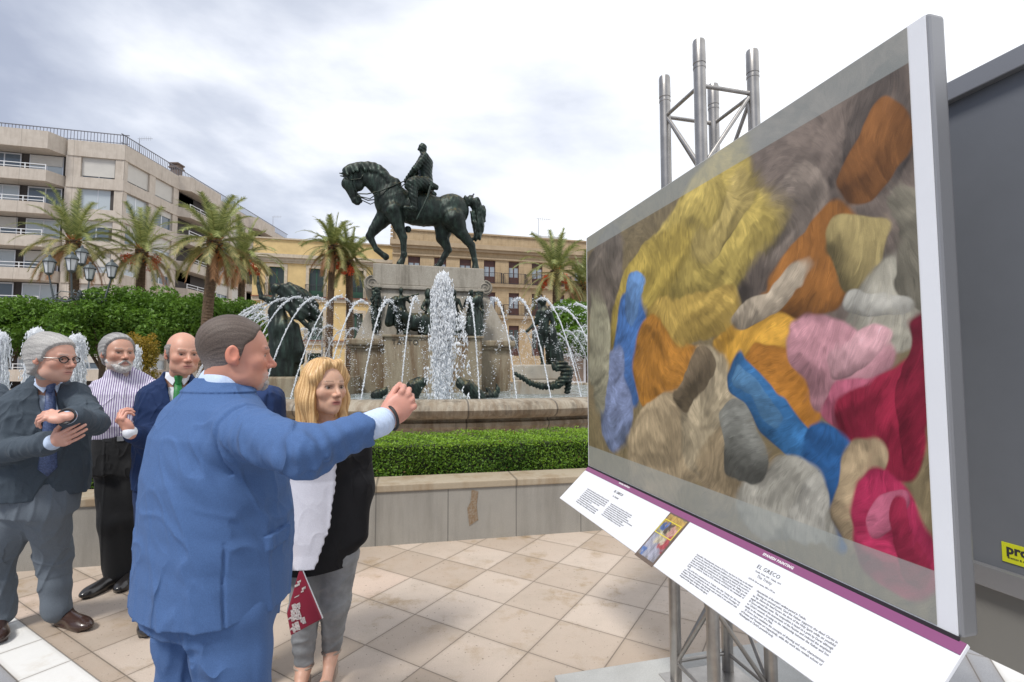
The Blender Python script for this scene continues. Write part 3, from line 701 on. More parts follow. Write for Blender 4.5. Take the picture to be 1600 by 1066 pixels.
def notch(fd, ho, Mh):
    c = V3(ho)+Mh@np.array((0,.035,-.155)); fd.ell(c, (.030,.030,.045), .01, -1)
def tie(par, O, M, line, m, shirt='shirt_white'):
    V = []; Fc = []; O = Vector(O); M = np.asarray(M)
    prof = [(-1,0),(-.9,.006),(0,.011),(.9,.006),(1,0)]
    n = len(line)
    ws = [.016]+[.020+(.018)*i/(n-2) for i in range(n-1)]; ws[-1] = .038
    for (z,y), w in zip(line, ws):
        for a, d in prof: V.append(O+Vector(M@np.array((a*w, y+d, z))))
    z, y = line[-1]; V.append(O+Vector(M@np.array((0, y+.006, z-.045))))
    for i in range(n-1):
        for k in range(4): Fc.append((i*5+k, i*5+k+1, (i+1)*5+k+1, (i+1)*5+k))
    b = (n-1)*5
    for k in range(4): Fc.append((b+k, b+k+1, len(V)-1))
    me = pymesh('tie', V, Fc); o = wlink('tie', me, m, par)
    md = o.modifiers.new('s','SOLIDIFY'); md.thickness = .006; md.offset = 0
    z0, y0 = line[0][0]+.022, line[0][1]+.006
    for sg in (-1,1):
        q = [(sg*.010,y0+.004,z0),(sg*.028,y0+.004,z0-.042),(sg*.064,y0-.035,z0+.002),(sg*.060,y0-.055,z0+.038),(sg*.034,y0-.018,z0+.034)]
        V2 = [O+Vector(M@np.array(p_)) for p_ in q]; o = wlink('collar_flap', pymesh('collar_flap', V2, [tuple(range(5))]), [v for k_, v in MATS.items() if k_ == shirt][0], par, False)
        md = o.modifiers.new('s','SOLIDIFY'); md.thickness = .005; md.offset = 0
    kn = Fld().at(O, M); kn.cone((0,line[0][1]+.008,line[0][0]+.028), (0,line[0][1]+.012,line[0][0]-.008), .023, .015, .004); wlink('tie_knot', kn.mesh('tie_knot', .004), m, par)

# ---------- bearded man in the striped shirt ----------
def man_striped():
    O = ground(184,912); O.z = 0; M = frame((.50,-.86,0)); par = newp('bearded man in lilac striped shirt and black trousers, hands behind his back', O.x, O.y)
    Y = O.y; ho = at(184,553,Y-.06); hM = frame((.88,-.47,.06), (0,0,1)); hs = 1.12
    secs = [(1.04,0,.01,.195,.15),(1.12,0,.02,.205,.165),(1.22,0,.02,.205,.155),(1.34,0,.01,.205,.135),(1.42,0,-.01,.195,.105),(1.47,0,-.01,.13,.085),(1.51,0,.0,.068,.064)]
    SR, ER, WR = O+Vector((-.205,.02,1.37)), O+Vector((-.245,.10,1.13)), O+Vector((-.08,.22,1.03))
    SL, EL, WL = O+Vector((.205,.02,1.37)), O+Vector((.245,.10,1.13)), O+Vector((.08,.22,1.03))
    fd = Fld(); fd.at(ho, hM, hs); head_shape(fd, jowl=.4); fd.at((0,0,0)); neck(fd, O+Vector((.0,.0,1.44)), ho, hM, hs)
    torso(fd, O, M, secs, .025); arm(fd, SR, ER, WR, (.052,.042,.030)); arm(fd, SL, EL, WL, (.052,.042,.030))
    hand(fd, WR, frame((.9,.1,-.4),(0,1,0)), -1, (25,30,30,30)); hand(fd, WL, frame((-.9,.1,-.4),(0,1,0)), 1, (25,30,30,30))
    Mh = np.asarray(hM); oh = V3(ho)
    def colr(P):
        c = head_color((P-oh)@Mh/hs, (.50,.27,.19), (.20,.17,.15), (.40,.18,.15), ((.48,.44,.41),.8), .5)
        far = np.linalg.norm(P-oh, axis=1) > .36; c[far] = (.52,.28,.2); return c
    build(par, 'body', fd, .004, skinm(), color=colr); eyes(par, ho, hM, hs)
    hl = lambda q: (q[:,2]-np.interp(q[:,1],[-.1,-.04,.0,.02,.035,.06,.08],[-.08,-.07,-.02,-.02,.04,.085,.096]))/.012
    hf = hair_shell(hM, ho, hs, hl, lambda q: .013+0*q[:,0], strand=(190,.0016))
    wlink('hair', hf.mesh('hair', .004, color=hair_color(ho, hM, hs, (.13,.12,.115), (.46,.45,.43), 220)), MATS['hair'], par)
    gb = Fld().at(ho, hM, hs); gb.ell((0,.070,-.104), (.036,.032,.024), .02)
    for s in (-1,1): gb.cone((s*.030,.072,-.088), (s*.064,.018,-.050), .016, .012, .02); gb.cone((s*.006,.097,-.052), (s*.030,.088,-.070), .0055, .006, .006)
    wlink('beard', gb.mesh('beard', .004, lambda P: .003*sn(P,230,2), .004, hair_color(ho, hM, hs, (.34,.32,.30), (.74,.72,.70), 260)), MATS['hair'], par)
    fd = Fld(); torso(fd, O, M, [(1.02,0,.01,.185,.14)]+secs, 0, .03); arm(fd, SR, ER, WR, (.075,.064,.045), .05); arm(fd, SL, EL, WL, (.075,.064,.045), .05)
    fd.cone(O+Vector((0,-.005,1.48)), ho+Vector(Mh@np.array((0,-.045,-.155))), .065, .060, .01)
    fd.at(O, M); fd.ell((0,.115,1.50), (.030,.07,.06), .008, -1); fd.at((0,0,0))
    m = cloth('shirt_striped', (.60,.56,.68), .85, (250,.05)); N, L, b = nodes(m)
    tc = N.new('ShaderNodeTexCoord'); sx = N.new('ShaderNodeVectorMath'); sx.operation='DOT_PRODUCT'; sx.inputs[1].default_value = tuple(M[:,0])
    mu = N.new('ShaderNodeMath'); mu.operation='MULTIPLY'; mu.inputs[1].default_value = 6.283/.0135; si = N.new('ShaderNodeMath'); si.operation='SINE'
    gt = N.new('ShaderNodeMapRange'); gt.inputs[1].default_value=.15; gt.inputs[2].default_value=.55
    mx = N.new('ShaderNodeMix'); mx.data_type='RGBA'; mx.inputs[6].default_value=(.64,.62,.70,1); mx.inputs[7].default_value=(.17,.11,.27,1)
    L.new(tc.outputs['Object'], sx.inputs[0]); L.new(sx.outputs['Value'], mu.inputs[0]); L.new(mu.outputs[0], si.inputs[0]); L.new(si.outputs[0], gt.inputs[0]); L.new(gt.outputs[0], mx.inputs[0]); L.new(mx.outputs[2], b.inputs['Base Color'])
    def ex(P, q): return -.003*(np.abs(q[:,0])<.017)*(q[:,1]>.05) - .003*(np.abs(q[:,0]-(-.10))<.05)*(np.abs(q[:,2]-1.30)<.055)*(q[:,1]>.05)
    build(par, 'shirt', fd, .005, m, lambda P: (folds(P, .006, (15,15,6), 2)+limb_folds(P, [(SL,(0,0,1),.7),(SR,(0,0,1),.7)], .006)+ex(P, local(P,O,M))).astype(np.float32), .016)
    bt = MB()
    for z in (1.40,1.32,1.24,1.16,1.08):
        bt.box((-.004,0,-.004),(.004,.004,.004), Matrix.Translation(O+Vector(M@np.array((0,np.interp(z,[1.04,1.12,1.22,1.34,1.42],[.165,.188,.178,.149,.10]),z)))), 0)
    o = bt.build('shirt_buttons', mat('button_white',(.7,.7,.7),.4), None); o.parent = par; o.location = -Vector(par.location)
    FR, FL = ground(176,916), ground(206,908)
    fd = Fld(); torso(fd, O, M, [(.78,0,.0,.185,.14),(.95,0,.01,.19,.15),(1.04,0,.01,.19,.148)], 0, .05)
    leg(fd, O+Vector((-.085,0,.82)), Vector((FR.x-.01,FR.y-.01,.45)), Vector((FR.x,FR.y+.02,.08)), (.112,.085,.070), .05)
    leg(fd, O+Vector((.09,0,.82)), Vector((FL.x,FL.y,.45)), Vector((FL.x,FL.y+.02,.08)), (.112,.085,.070), .05)
    build(par, 'trousers', fd, .006, cloth('trousers_black', (.020,.020,.021), .8, (300,.2)), lambda P: folds(P, .006, (15,15,4), 3)-.006*np.exp(-(((P-V3(O))@M[:,0]-np.sign((P-V3(O))@M[:,0])*.09)/.006)**2), .014)
    bl = MB(); bl.lathe([(1.0,-.018),(1.03,-.018),(1.03,.018),(1.0,.018)], 40)
    bl.V = [tuple(O+Vector(M@np.array((v[0]*.188, v[1]*.147+.01, v[2]+1.035)))) for v in bl.V]
    o = bl.build('belt', mat('black_leather',(.02,.02,.022),.5), None, True); o.parent = par; o.location = -Vector(par.location)
    bk = MB(); bk.box((-.020,.162,1.018),(.020,.170,1.052), Matrix.Translation(O)@Matrix(M.tolist()).to_4x4(), .003)
    o2 = bk.build('buckle', mat('steel', (.6,.6,.6), .3, 1), None); o2.parent = o
    for f_, t in ((FR,(-.12,-.99,0)),(FL,(.25,-.97,0))):
        fd = Fld(); shoe(fd, Vector((f_.x, f_.y+.04, 0)), t, .27); build(par, 'shoe', fd, .004, mat('shoe_black',(.018,.016,.016),.28,coat=.4))

# ---------- bald man, navy suit, green tie ----------
def suit_man(label, O, fw, hpx, hfw, hs, secs, R_arm, L_arm, suitcol, tiem, shirtm, bald, hY, handR=None, z0=1.08):
    M = frame(fw); par = newp(label, O.x, O.y); ho = at(*hpx, hY); hM = frame(hfw)
    SR, ER, WR = R_arm; SL, EL, WL = L_arm; dR, dL = (WR-ER).normalized(), (WL-EL).normalized()
    top = secs[-2][0]
    fd = Fld(); fd.at(ho, hM, hs); head_shape(fd, jowl=.3); fd.at((0,0,0)); neck(fd, O+Vector((0,0,top)), ho, hM, hs)
    torso(fd, O, M, secs, .025); arm(fd, SR, ER, WR, (.05,.042,.030)); arm(fd, SL, EL, WL, (.05,.042,.030))
    if handR: handR(fd, WR, dR)
    else: hand(fd, WR, frame(dR,(-1,0,.1)), -1)
    hand(fd, WL, frame(dL,(.9,-.3,.3)), 1)
    Mh = np.asarray(hM); oh = V3(ho)
    def colr(P):
        c = head_color((P-oh)@Mh/hs, (.58,.31,.22), (.16,.11,.08), (.42,.16,.14), ((.3,.2,.16),.2), .6)
        far = np.linalg.norm(P-oh, axis=1) > .36; c[far] = (.62,.31,.23); return c
    build(par, 'body', fd, .004, skinm(), color=colr); eyes(par, ho, hM, hs)
    if bald: hl = lambda q: np.minimum((q[:,2]-np.interp(q[:,1],[-.1,-.04,.0,.02,.035],[-.07,-.06,-.02,-.02,.04]))/.012, np.minimum((.060-q[:,2])/.02, (.035-q[:,1])/.01))
    else: hl = lambda q: (q[:,2]-np.interp(q[:,1],[-.1,-.04,.0,.02,.035,.06,.08],[-.08,-.07,-.02,-.02,.04,.07,.080]))/.012
    hf = hair_shell(hM, ho, hs, hl, lambda q: .008+0*q[:,0] if bald else .016+0*q[:,0], strand=(220,.002))
    wlink('hair', hf.mesh('hair', .004, color=hair_color(ho, hM, hs, (.12,.10,.09), (.40,.37,.34), 260)), MATS['hair'], par)
    fd = Fld(); torso(fd, O, M, secs[:-1]+[(secs[-1][0]-.01,0,-.005,.088,.080),(secs[-1][0]+.025,0,-.02,.072,.068)], 0, .03)
    z1 = secs[-1][0]+.01; fd.fn(vcut(O, M, z0, z1, .078), V3(O)+(-.4,-.4,.9), V3(O)+(.4,.4,1.7), .004, -1); arm(fd, SR, ER, WR-dR*.02, (.076,.066,.050), .05); arm(fd, SL, EL, WL-dL*.02, (.076,.066,.050), .05)
    build(par, 'jacket', fd, .0058, cloth(*suitcol), jacket_disp(O, M, z0, z1, .078, .005, [(ER,(WR-ER),1),(EL,(WL-EL),1)]), .016)
    fd = Fld(); torso(fd, O, M, secs[2:-2]+[(top-.02,0,-.01,.115,.088),(top+.005,0,0,.062,.060)], .015, .02)
    fd.cone(WR-dR*.07, WR+dR*.016, .036, .036, .005); fd.cone(WL-dL*.07, WL+dL*.012, .036, .036, .005)
    build(par, 'shirt', fd, .0048, shirtm, lambda P: folds(P, .002, (20,20,8), 2), .004)
    ys = [(s[0], s[4]) for s in sorted(secs)]; yy = lambda z: np.interp(z, [a for a,_ in ys], [b for _,b in ys])-.004
    tie(par, O, M, [(z, float(yy(z))) for z in (top+.005, top-.05, top-.15, top-.27, top-.38)], tiem)
    fd = Fld(); torso(fd, O, M, [(.72,0,0,.165,.13),(.9,0,0,.17,.135)], 0, .05); r = Vector(M[:,0])
    for s in (-1,1):
        h = O+r*s*.085; leg(fd, h+Vector((0,0,.78)), h+Vector((0,0,.42))+r*s*.01, h+Vector((0,0,.08))+r*s*.02, (.11,.083,.068), .05)
    build(par, 'trousers', fd, .008, MATS[suitcol[0]], lambda P: folds(P, .006, (13,13,4), 3), .012)
    for s in (-1,1):
        fd = Fld(); shoe(fd, Vector((O.x,O.y,0))+r*s*.105-Vector(M[:,1])*.04, fw, .28); build(par, 'shoe', fd, .005, mat('shoe_black',(.018,.016,.016),.28,coat=.4))
    return par
def man_bald():
    Y = 3.12; O = Vector(((278-800)/F*Y, Y, 0))
    secs = [(.80,0,0,.205,.145),(.98,0,.01,.205,.15),(1.14,0,.01,.20,.15),(1.28,0,.0,.205,.14),(1.375,0,-.01,.19,.115),(1.43,0,-.01,.13,.09),(1.47,0,.0,.07,.065)]
    RA = (at(240,628,3.10), at(238,690,2.98), at(206,677,2.80)); LA = (at(322,628,3.12), at(335,690,3.14), at(320,745,3.0))
    def hr(fd, W, d): hand(fd, W+d*.02, frame((-.50,-.15,.85), (-.25,-.75,-.5)), -1, (38,44,50,55), None, (.55,.85,-.35), 1.06)
    suit_man('bald man in navy suit and green tie gesturing with one hand', O, (.62,-.78,0), (286,554), (.76,-.65,-.03), 1.07, secs, RA, LA,
             ('suit_navy', (.012,.030,.095), .8, (300,.2)), mat('tie_green', (.015,.20,.045), .5, noise=(90,.4)), mat('shirt_white', (.74,.77,.82), .8, noise=(200,.05)), True, 3.02, hr)
def man_hidden():
    Y = 2.38; O = Vector(((368-800)/F*Y, Y, 0))
    secs = [(.75,0,0,.205,.145),(.95,0,.01,.205,.15),(1.06,0,.01,.20,.15),(1.19,0,.0,.205,.135),(1.29,0,-.01,.205,.11),(1.355,0,-.01,.15,.09),(1.40,0,.0,.07,.065)]
    RA = (at(312,632,2.38), at(300,720,2.40), at(318,780,2.36)); LA = (at(418,628,2.36), at(424,715,2.38), at(420,790,2.30))
    suit_man('grey haired man in dark blue suit almost hidden behind the bright blue suit', O, (.55,-.83,0), (346,549), (.75,-.66,0), 1.0, secs, RA, LA,
             ('suit_dark_blue', (.018,.040,.120), .8, (300,.2)), mat('tie_navy_dots', (.02,.03,.09), .5, noise=(140,.8,(.12,.18,.35))), mat('shirt_white', (.74,.77,.82), .8, noise=(200,.05)), False, 2.34)
# ================= light, sky, camera =================
class X:
    """tiny helper for shader maths"""
    def __init__(s, m): s.N, s.L, s.b = nodes(m); s.tc = s.N.new('ShaderNodeTexCoord')
    def m(s, op, a, b=None, c=None):
        n = s.N.new('ShaderNodeMath'); n.operation = op
        for i, v in enumerate((a, b, c)):
            if v is None: continue
            if isinstance(v, (int, float)): n.inputs[i].default_value = v
            else: s.L.new(v, n.inputs[i])
        return n.outputs[0]
    def dot(s, v, d):
        n = s.N.new('ShaderNodeVectorMath'); n.operation = 'DOT_PRODUCT'; s.L.new(v, n.inputs[0]); n.inputs[1].default_value = d; return n.outputs['Value']
    def noise(s, v, sc, det=5, ro=.6):
        n = s.N.new('ShaderNodeTexNoise'); n.inputs['Scale'].default_value = sc; n.inputs['Detail'].default_value = det; n.inputs['Roughness'].default_value = ro
        if v is not None: s.L.new(v, n.inputs['Vector'])
        return n.outputs['Fac']
    def rng(s, v, a, b, c=0., d=1.):
        n = s.N.new('ShaderNodeMapRange'); s.L.new(v, n.inputs[0])
        for i, q in enumerate((a,b,c,d)): n.inputs[i+1].default_value = q
        return n.outputs[0]
    def mix(s, f, a, b, bt='MIX'):
        n = s.N.new('ShaderNodeMix'); n.data_type = 'RGBA'; n.blend_type = bt
        for i, v in ((0,f),(6,a),(7,b)):
            if isinstance(v, (int, float)): n.inputs[i].default_value = v
            elif isinstance(v, tuple): n.inputs[i].default_value = (*v, 1)
            else: s.L.new(v, n.inputs[i])
        return n.outputs[2]
    def val(s, f):
        n = s.N.new('ShaderNodeCombineColor')
        for k in range(3): s.L.new(f, n.inputs[k])
        return n.outputs[0]
    def xyz(s, v):
        n = s.N.new('ShaderNodeSeparateXYZ'); s.L.new(v, n.inputs[0]); return n.outputs
    def vec(s, a, b, c):
        n = s.N.new('ShaderNodeCombineXYZ')
        for i, v in enumerate((a,b,c)):
            if isinstance(v, (int, float)): n.inputs[i].default_value = v
            else: s.L.new(v, n.inputs[i])
        return n.outputs[0]
    def bump(s, h, st=.3, d=.01):
        n = s.N.new('ShaderNodeBump'); n.inputs['Strength'].default_value = st; n.inputs['Distance'].default_value = d
        s.L.new(h, n.inputs['Height']); s.L.new(n.outputs[0], s.b.inputs['Normal'])
SUN_EL, SUN_AZ = R(54), R(212)      # azimuth measured clockwise from +Y
def make_world():
    w = bpy.data.worlds.new('World'); scn.world = w; w.use_nodes = True; nt = w.node_tree; N, L = nt.nodes, nt.links
    bg = N['Background']; bg.inputs['Strength'].default_value = .15
    sky = N.new('ShaderNodeTexSky'); sky.sky_type = 'NISHITA'; sky.sun_disc = False; sky.sun_elevation = SUN_EL; sky.sun_rotation = SUN_AZ
    tc = N.new('ShaderNodeTexCoord')
    def mth(op, a, b=None):
        n = N.new('ShaderNodeMath'); n.operation = op
        for i, v in enumerate((a,b)):
            if v is None: continue
            if isinstance(v, (int,float)): n.inputs[i].default_value = v
            else: L.new(v, n.inputs[i])
        return n.outputs[0]
    sp_ = N.new('ShaderNodeSeparateXYZ'); L.new(tc.outputs['Generated'], sp_.inputs[0])
    zc = mth('ADD', mth('MAXIMUM', sp_.outputs[2], 0.0), .22)
    cb = N.new('ShaderNodeCombineXYZ'); L.new(mth('DIVIDE', sp_.outputs[0], zc), cb.inputs[0]); L.new(mth('DIVIDE', sp_.outputs[1], zc), cb.inputs[1]); cb.inputs[2].default_value = 3.1
    nz = N.new('ShaderNodeTexNoise'); nz.inputs['Scale'].default_value = .75; nz.inputs['Detail'].default_value = 7; nz.inputs['Roughness'].default_value = .52; nz.inputs['Distortion'].default_value = .35
    L.new(cb.outputs[0], nz.inputs['Vector'])
    # thicker, darker cloud towards the left of the square, thin bright cloud to the right
    dv = N.new('ShaderNodeVectorMath'); dv.operation = 'DOT_PRODUCT'; dv.inputs[1].default_value = (.80,.45,.25); L.new(tc.outputs['Generated'], dv.inputs[0])
    t = mth('ADD', mth('MULTIPLY', mth('SUBTRACT', nz.outputs['Fac'], .12), 1.55), mth('ADD', mth('MULTIPLY', dv.outputs['Value'], .56), .015))
    rp = N.new('ShaderNodeValToRGB'); L.new(t, rp.inputs[0]); cr = rp.color_ramp
    cr.elements[0].position = .36; cr.elements[0].color = (2.1,2.35,3.0,1)
    cr.elements[1].position = .92; cr.elements[1].color = (7.2,7.3,7.5,1)
    for p, c in ((.55,(2.7,2.95,3.65,1)),(.68,(4.1,4.35,4.95,1)),(.80,(6.2,6.35,6.7,1))):
        e = cr.elements.new(p); e.color = c
    mx = N.new('ShaderNodeMix'); mx.data_type = 'RGBA'; mx.inputs[0].default_value = .90
    L.new(sky.outputs[0], mx.inputs[6]); L.new(rp.outputs[0], mx.inputs[7]); L.new(mx.outputs[2], bg.inputs[0])
    l = bpy.data.lights.new('sun', 'SUN'); l.energy = 2.7; l.angle = R(14); l.color = (1,.97,.92)
    o = bpy.data.objects.new('sun', l); COL.objects.link(o)
    d = Vector((math.sin(SUN_AZ)*math.cos(SUN_EL), math.cos(SUN_AZ)*math.cos(SUN_EL), math.sin(SUN_EL)))
    o.rotation_euler = d.to_track_quat('Z', 'Y').to_euler(); o.location = (0,-5,20)
    c = bpy.data.cameras.new('camera'); c.lens = 36*F/1600; c.sensor_width = 36; c.clip_start = .05; c.clip_end = 2000
    co = bpy.data.objects.new('camera', c); COL.objects.link(co); co.location = (0,0,CAMH); co.rotation_euler = (R(90)+PITCH,0,0); scn.camera = co
    v = scn.view_settings; v.view_transform = 'Standard'; v.look = 'None'; v.gamma = 1; v.exposure = .28; v.use_curve_mapping = False

# ================= paving =================
def make_ground():
    m = mat('paving', (.5,.45,.4), .75); x = X(m); P = x.tc.outputs['Object']
    a = R(59); s = x.m('ADD', x.dot(P, (math.cos(a), math.sin(a), 0)), 400*.4-(.0854*math.cos(a)+2.7438*math.sin(a)))
    t = x.m('ADD', x.dot(P, (math.sin(a), -math.cos(a), 0)), 400*.4-(.0854*math.sin(a)-2.7438*math.cos(a)))
    u, v = x.m('DIVIDE', s, .4), x.m('DIVIDE', t, .4)
    fu, fv = x.m('FRACT', u), x.m('FRACT', v)
    eu = x.m('MINIMUM', fu, x.m('SUBTRACT', 1, fu)); ev = x.m('MINIMUM', fv, x.m('SUBTRACT', 1, fv)); e = x.m('MINIMUM', eu, ev)
    cell = x.vec(x.m('FLOOR', u), x.m('FLOOR', v), 0); wn = x.N.new('ShaderNodeTexWhiteNoise'); x.L.new(cell, wn.inputs['Vector'])
    n1 = x.noise(P, 9, 6); n2 = x.noise(P, 160, 3, .7); n3 = x.noise(P, 1.7, 4)
    c = x.mix(wn.outputs['Value'], (.40,.31,.235), (.60,.50,.415)); hot = x.m('GREATER_THAN', wn.outputs['Value'], .90)
    c = x.mix(x.m('MULTIPLY', hot, .5), c, (.60,.43,.33))
    c = x.mix(x.rng(n2, .35, .65, .0, .35), c, (.30,.25,.20)); c = x.mix(x.rng(n1, .3, .7, 0, .25), c, (.42,.37,.31))
    # ochre stains left by the water
    st = x.m('MULTIPLY', x.rng(x.noise(P, 3.4, 7, .68),   .53, .66), x.rng(n2, .30, .55, .35, 1)); big = x.rng(x.noise(P, .8, 4, .6), .36, .56); c = x.mix(x.m('MULTIPLY', x.m('MULTIPLY', st, big), .95), c, (.27,.18,.085)); c = x.mix(x.m('MULTIPLY', x.rng(x.noise(P, 2.3, 5, .7), .50, .70), .30), c, (.30,.255,.20)); sp_ = x.rng(x.noise(P, 55, 1, .5), .70, .74); c = x.mix(x.m('MULTIPLY', sp_, .6), c, (.09,.07,.05))
    # zones: white marble band with grey beyond it, both towards the lower left and at the right
    n_ = x.dot(P, (math.cos(a), math.sin(a), 0)); t_ = x.dot(P, (math.sin(a), -math.cos(a), 0))
    lw = x.m('LESS_THAN', n_, 1.11); lg = x.m('LESS_THAN', n_, .905)
    white = x.mix(x.rng(n1, .3, .7, 0, .35), (.74,.73,.70), (.60,.58,.55)); white = x.mix(x.m('MULTIPLY', st, .35), white, (.45,.36,.24))
    grey = x.mix(x.rng(n2, .3, .7), (.25,.25,.26), (.34,.34,.35))
    c = x.mix(lw, c, white); c = x.mix(lg, c, grey)
    rg = x.m('GREATER_THAN', t_, .28); rw = x.m('MULTIPLY', x.m('GREATER_THAN', t_, .76), x.m('LESS_THAN', t_, 1.26)); c = x.mix(rg, c, grey); c = x.mix(rw, c, white)
    br = x.m('MINIMUM', x.m('ABSOLUTE', x.m('SUBTRACT', n_, 1.11)), x.m('ABSOLUTE', x.m('SUBTRACT', n_, .905)))
    br = x.m('MINIMUM', br, x.m('MINIMUM', x.m('ABSOLUTE', x.m('SUBTRACT', t_, .76)), x.m('ABSOLUTE', x.m('SUBTRACT', t_, 1.26))))
    e = x.m('MINIMUM', e, x.m('MULTIPLY', br, 2.5))
    g = x.rng(e, .004, .011, 1, 0); gd = x.rng(e, .01, .06, .45, 0)
    c = x.mix(x.m('MULTIPLY', gd, n3), c, (.22,.17,.12)); c = x.mix(x.m('MULTIPLY', g, .75), c, (.13,.105,.08))
    x.L.new(c, x.b.inputs['Base Color']); x.L.new(x.rng(n1, .3, .7, .45, .8), x.b.inputs['Roughness'])
    h = x.m('ADD', x.m('MULTIPLY', g, -1), x.m('MULTIPLY', n2, .25)); x.bump(h, .5, .006)
    b = MB(); b.add([(-300,-60,0),(300,-60,0),(300,500,0),(-300,500,0)], [(0,1,2,3)]); o = b.build('ground', m); tag(o, 'beige and white square paving slabs of the plaza', kind='structure')

def stone(name, c0, c1, speck=(220,.5), joints=None, streak=0, rough=.8, moss=None):
    """granite or limestone; joints=(direction, spacing, z spacing) in object space"""
    if name in MATS: return MATS[name]
    m = mat(name, c0, rough); x = X(m); P = x.tc.outputs['Object']; q = x.xyz(P)
    n1, n2 = x.noise(P, 1.6, 7, .65), x.noise(P, speck[0], 2, .7)
    c = x.mix(x.rng(n1, .32, .68), c0, c1); c = x.mix(x.rng(n2, .35, .65, 0, speck[1]), c, tuple(v*.45 for v in c0))
    if streak:
        sv = x.vec(x.m('MULTIPLY', q[0], 3.5), x.m('MULTIPLY', q[1], 3.5), x.m('MULTIPLY', q[2], .45)); c = x.mix(x.rng(x.noise(sv, 1.3, 5, .7), .47, .66, 0, streak), c, moss or (.055,.045,.032))
    if joints:
        d, su, sz = joints; u = x.m('DIVIDE', x.dot(P, d), su); w = x.m('DIVIDE', q[2], sz) if sz else None
        if sz and len(joints) == 3: u = x.m('ADD', u, x.m('MULTIPLY', x.m('FLOOR', w), .5))
        fu = x.m('FRACT', u); e = x.m('MULTIPLY', x.m('MINIMUM', fu, x.m('SUBTRACT', 1, fu)), su)
        if sz:
            fw = x.m('FRACT', w); e = x.m('MINIMUM', e, x.m('MULTIPLY', x.m('MINIMUM', fw, x.m('SUBTRACT', 1, fw)), sz))
        k = .003 if su < 1 else .006
        c = x.mix(x.rng(e, k, k*2.2, .7, 0), c, tuple(v*.28 for v in c0))
    x.L.new(c, x.b.inputs['Base Color']); x.bump(n2, .35, .004)
    return m

# ================= planter wall and hedge =================
WA = Vector((-3.60, 3.83, 0)); WD = Vector((math.cos(R(12)), math.sin(R(12)), 0)); WN = Vector((-WD.y, WD.x, 0))
def leafcloud(P, Nn, size, flat=.6, seed=0):
    """one small folded leaf (two triangles) per point; P points, Nn rough facing"""
    g = np.random.default_rng(seed); n = len(P)
    d = Nn*flat + g.normal(size=(n,3))*(1-flat*.5); d /= np.linalg.norm(d, axis=1)[:,None]
    a = np.cross(d, g.normal(size=(n,3))); a /= np.linalg.norm(a, axis=1)[:,None]+1e-9; b = np.cross(d, a)
    s = (size*g.uniform(.65,1.35,n))[:,None]
    V = np.stack([P-a*s, P-b*s*.42+d*s*.12, P+a*s, P+b*s*.42+d*s*.12], 1).reshape(-1,3)
    Fq = np.arange(4*n).reshape(n,4)
    return V, Fq
def leafmat(name, c0, c1, rough=.5):
    if name in MATS: return MATS[name]
    m = mat(name, c0, rough); x = X(m); a = x.N.new('ShaderNodeAttribute'); a.attribute_name = 'Col'
    x.L.new(a.outputs['Color'], x.b.inputs['Base Color'])
    x.b.inputs['Specular IOR Level'].default_value = .35
    tr = x.N.new('ShaderNodeBsdfTranslucent'); x.L.new(a.outputs['Color'], tr.inputs[0]); mx = x.N.new('ShaderNodeMixShader'); mx.inputs[0].default_value = .3
    out = x.N['Material Output']; x.L.new(x.b.outputs[0], mx.inputs[1]); x.L.new(tr.outputs[0], mx.inputs[2]); x.L.new(mx.outputs[0], out.inputs[0])
    return m
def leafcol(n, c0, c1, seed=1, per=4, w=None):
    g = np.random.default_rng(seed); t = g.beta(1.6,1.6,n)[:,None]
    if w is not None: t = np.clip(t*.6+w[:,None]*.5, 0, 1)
    c = np.asarray(c0)*(1-t)+np.asarray(c1)*t; return np.repeat(c, per, 0)
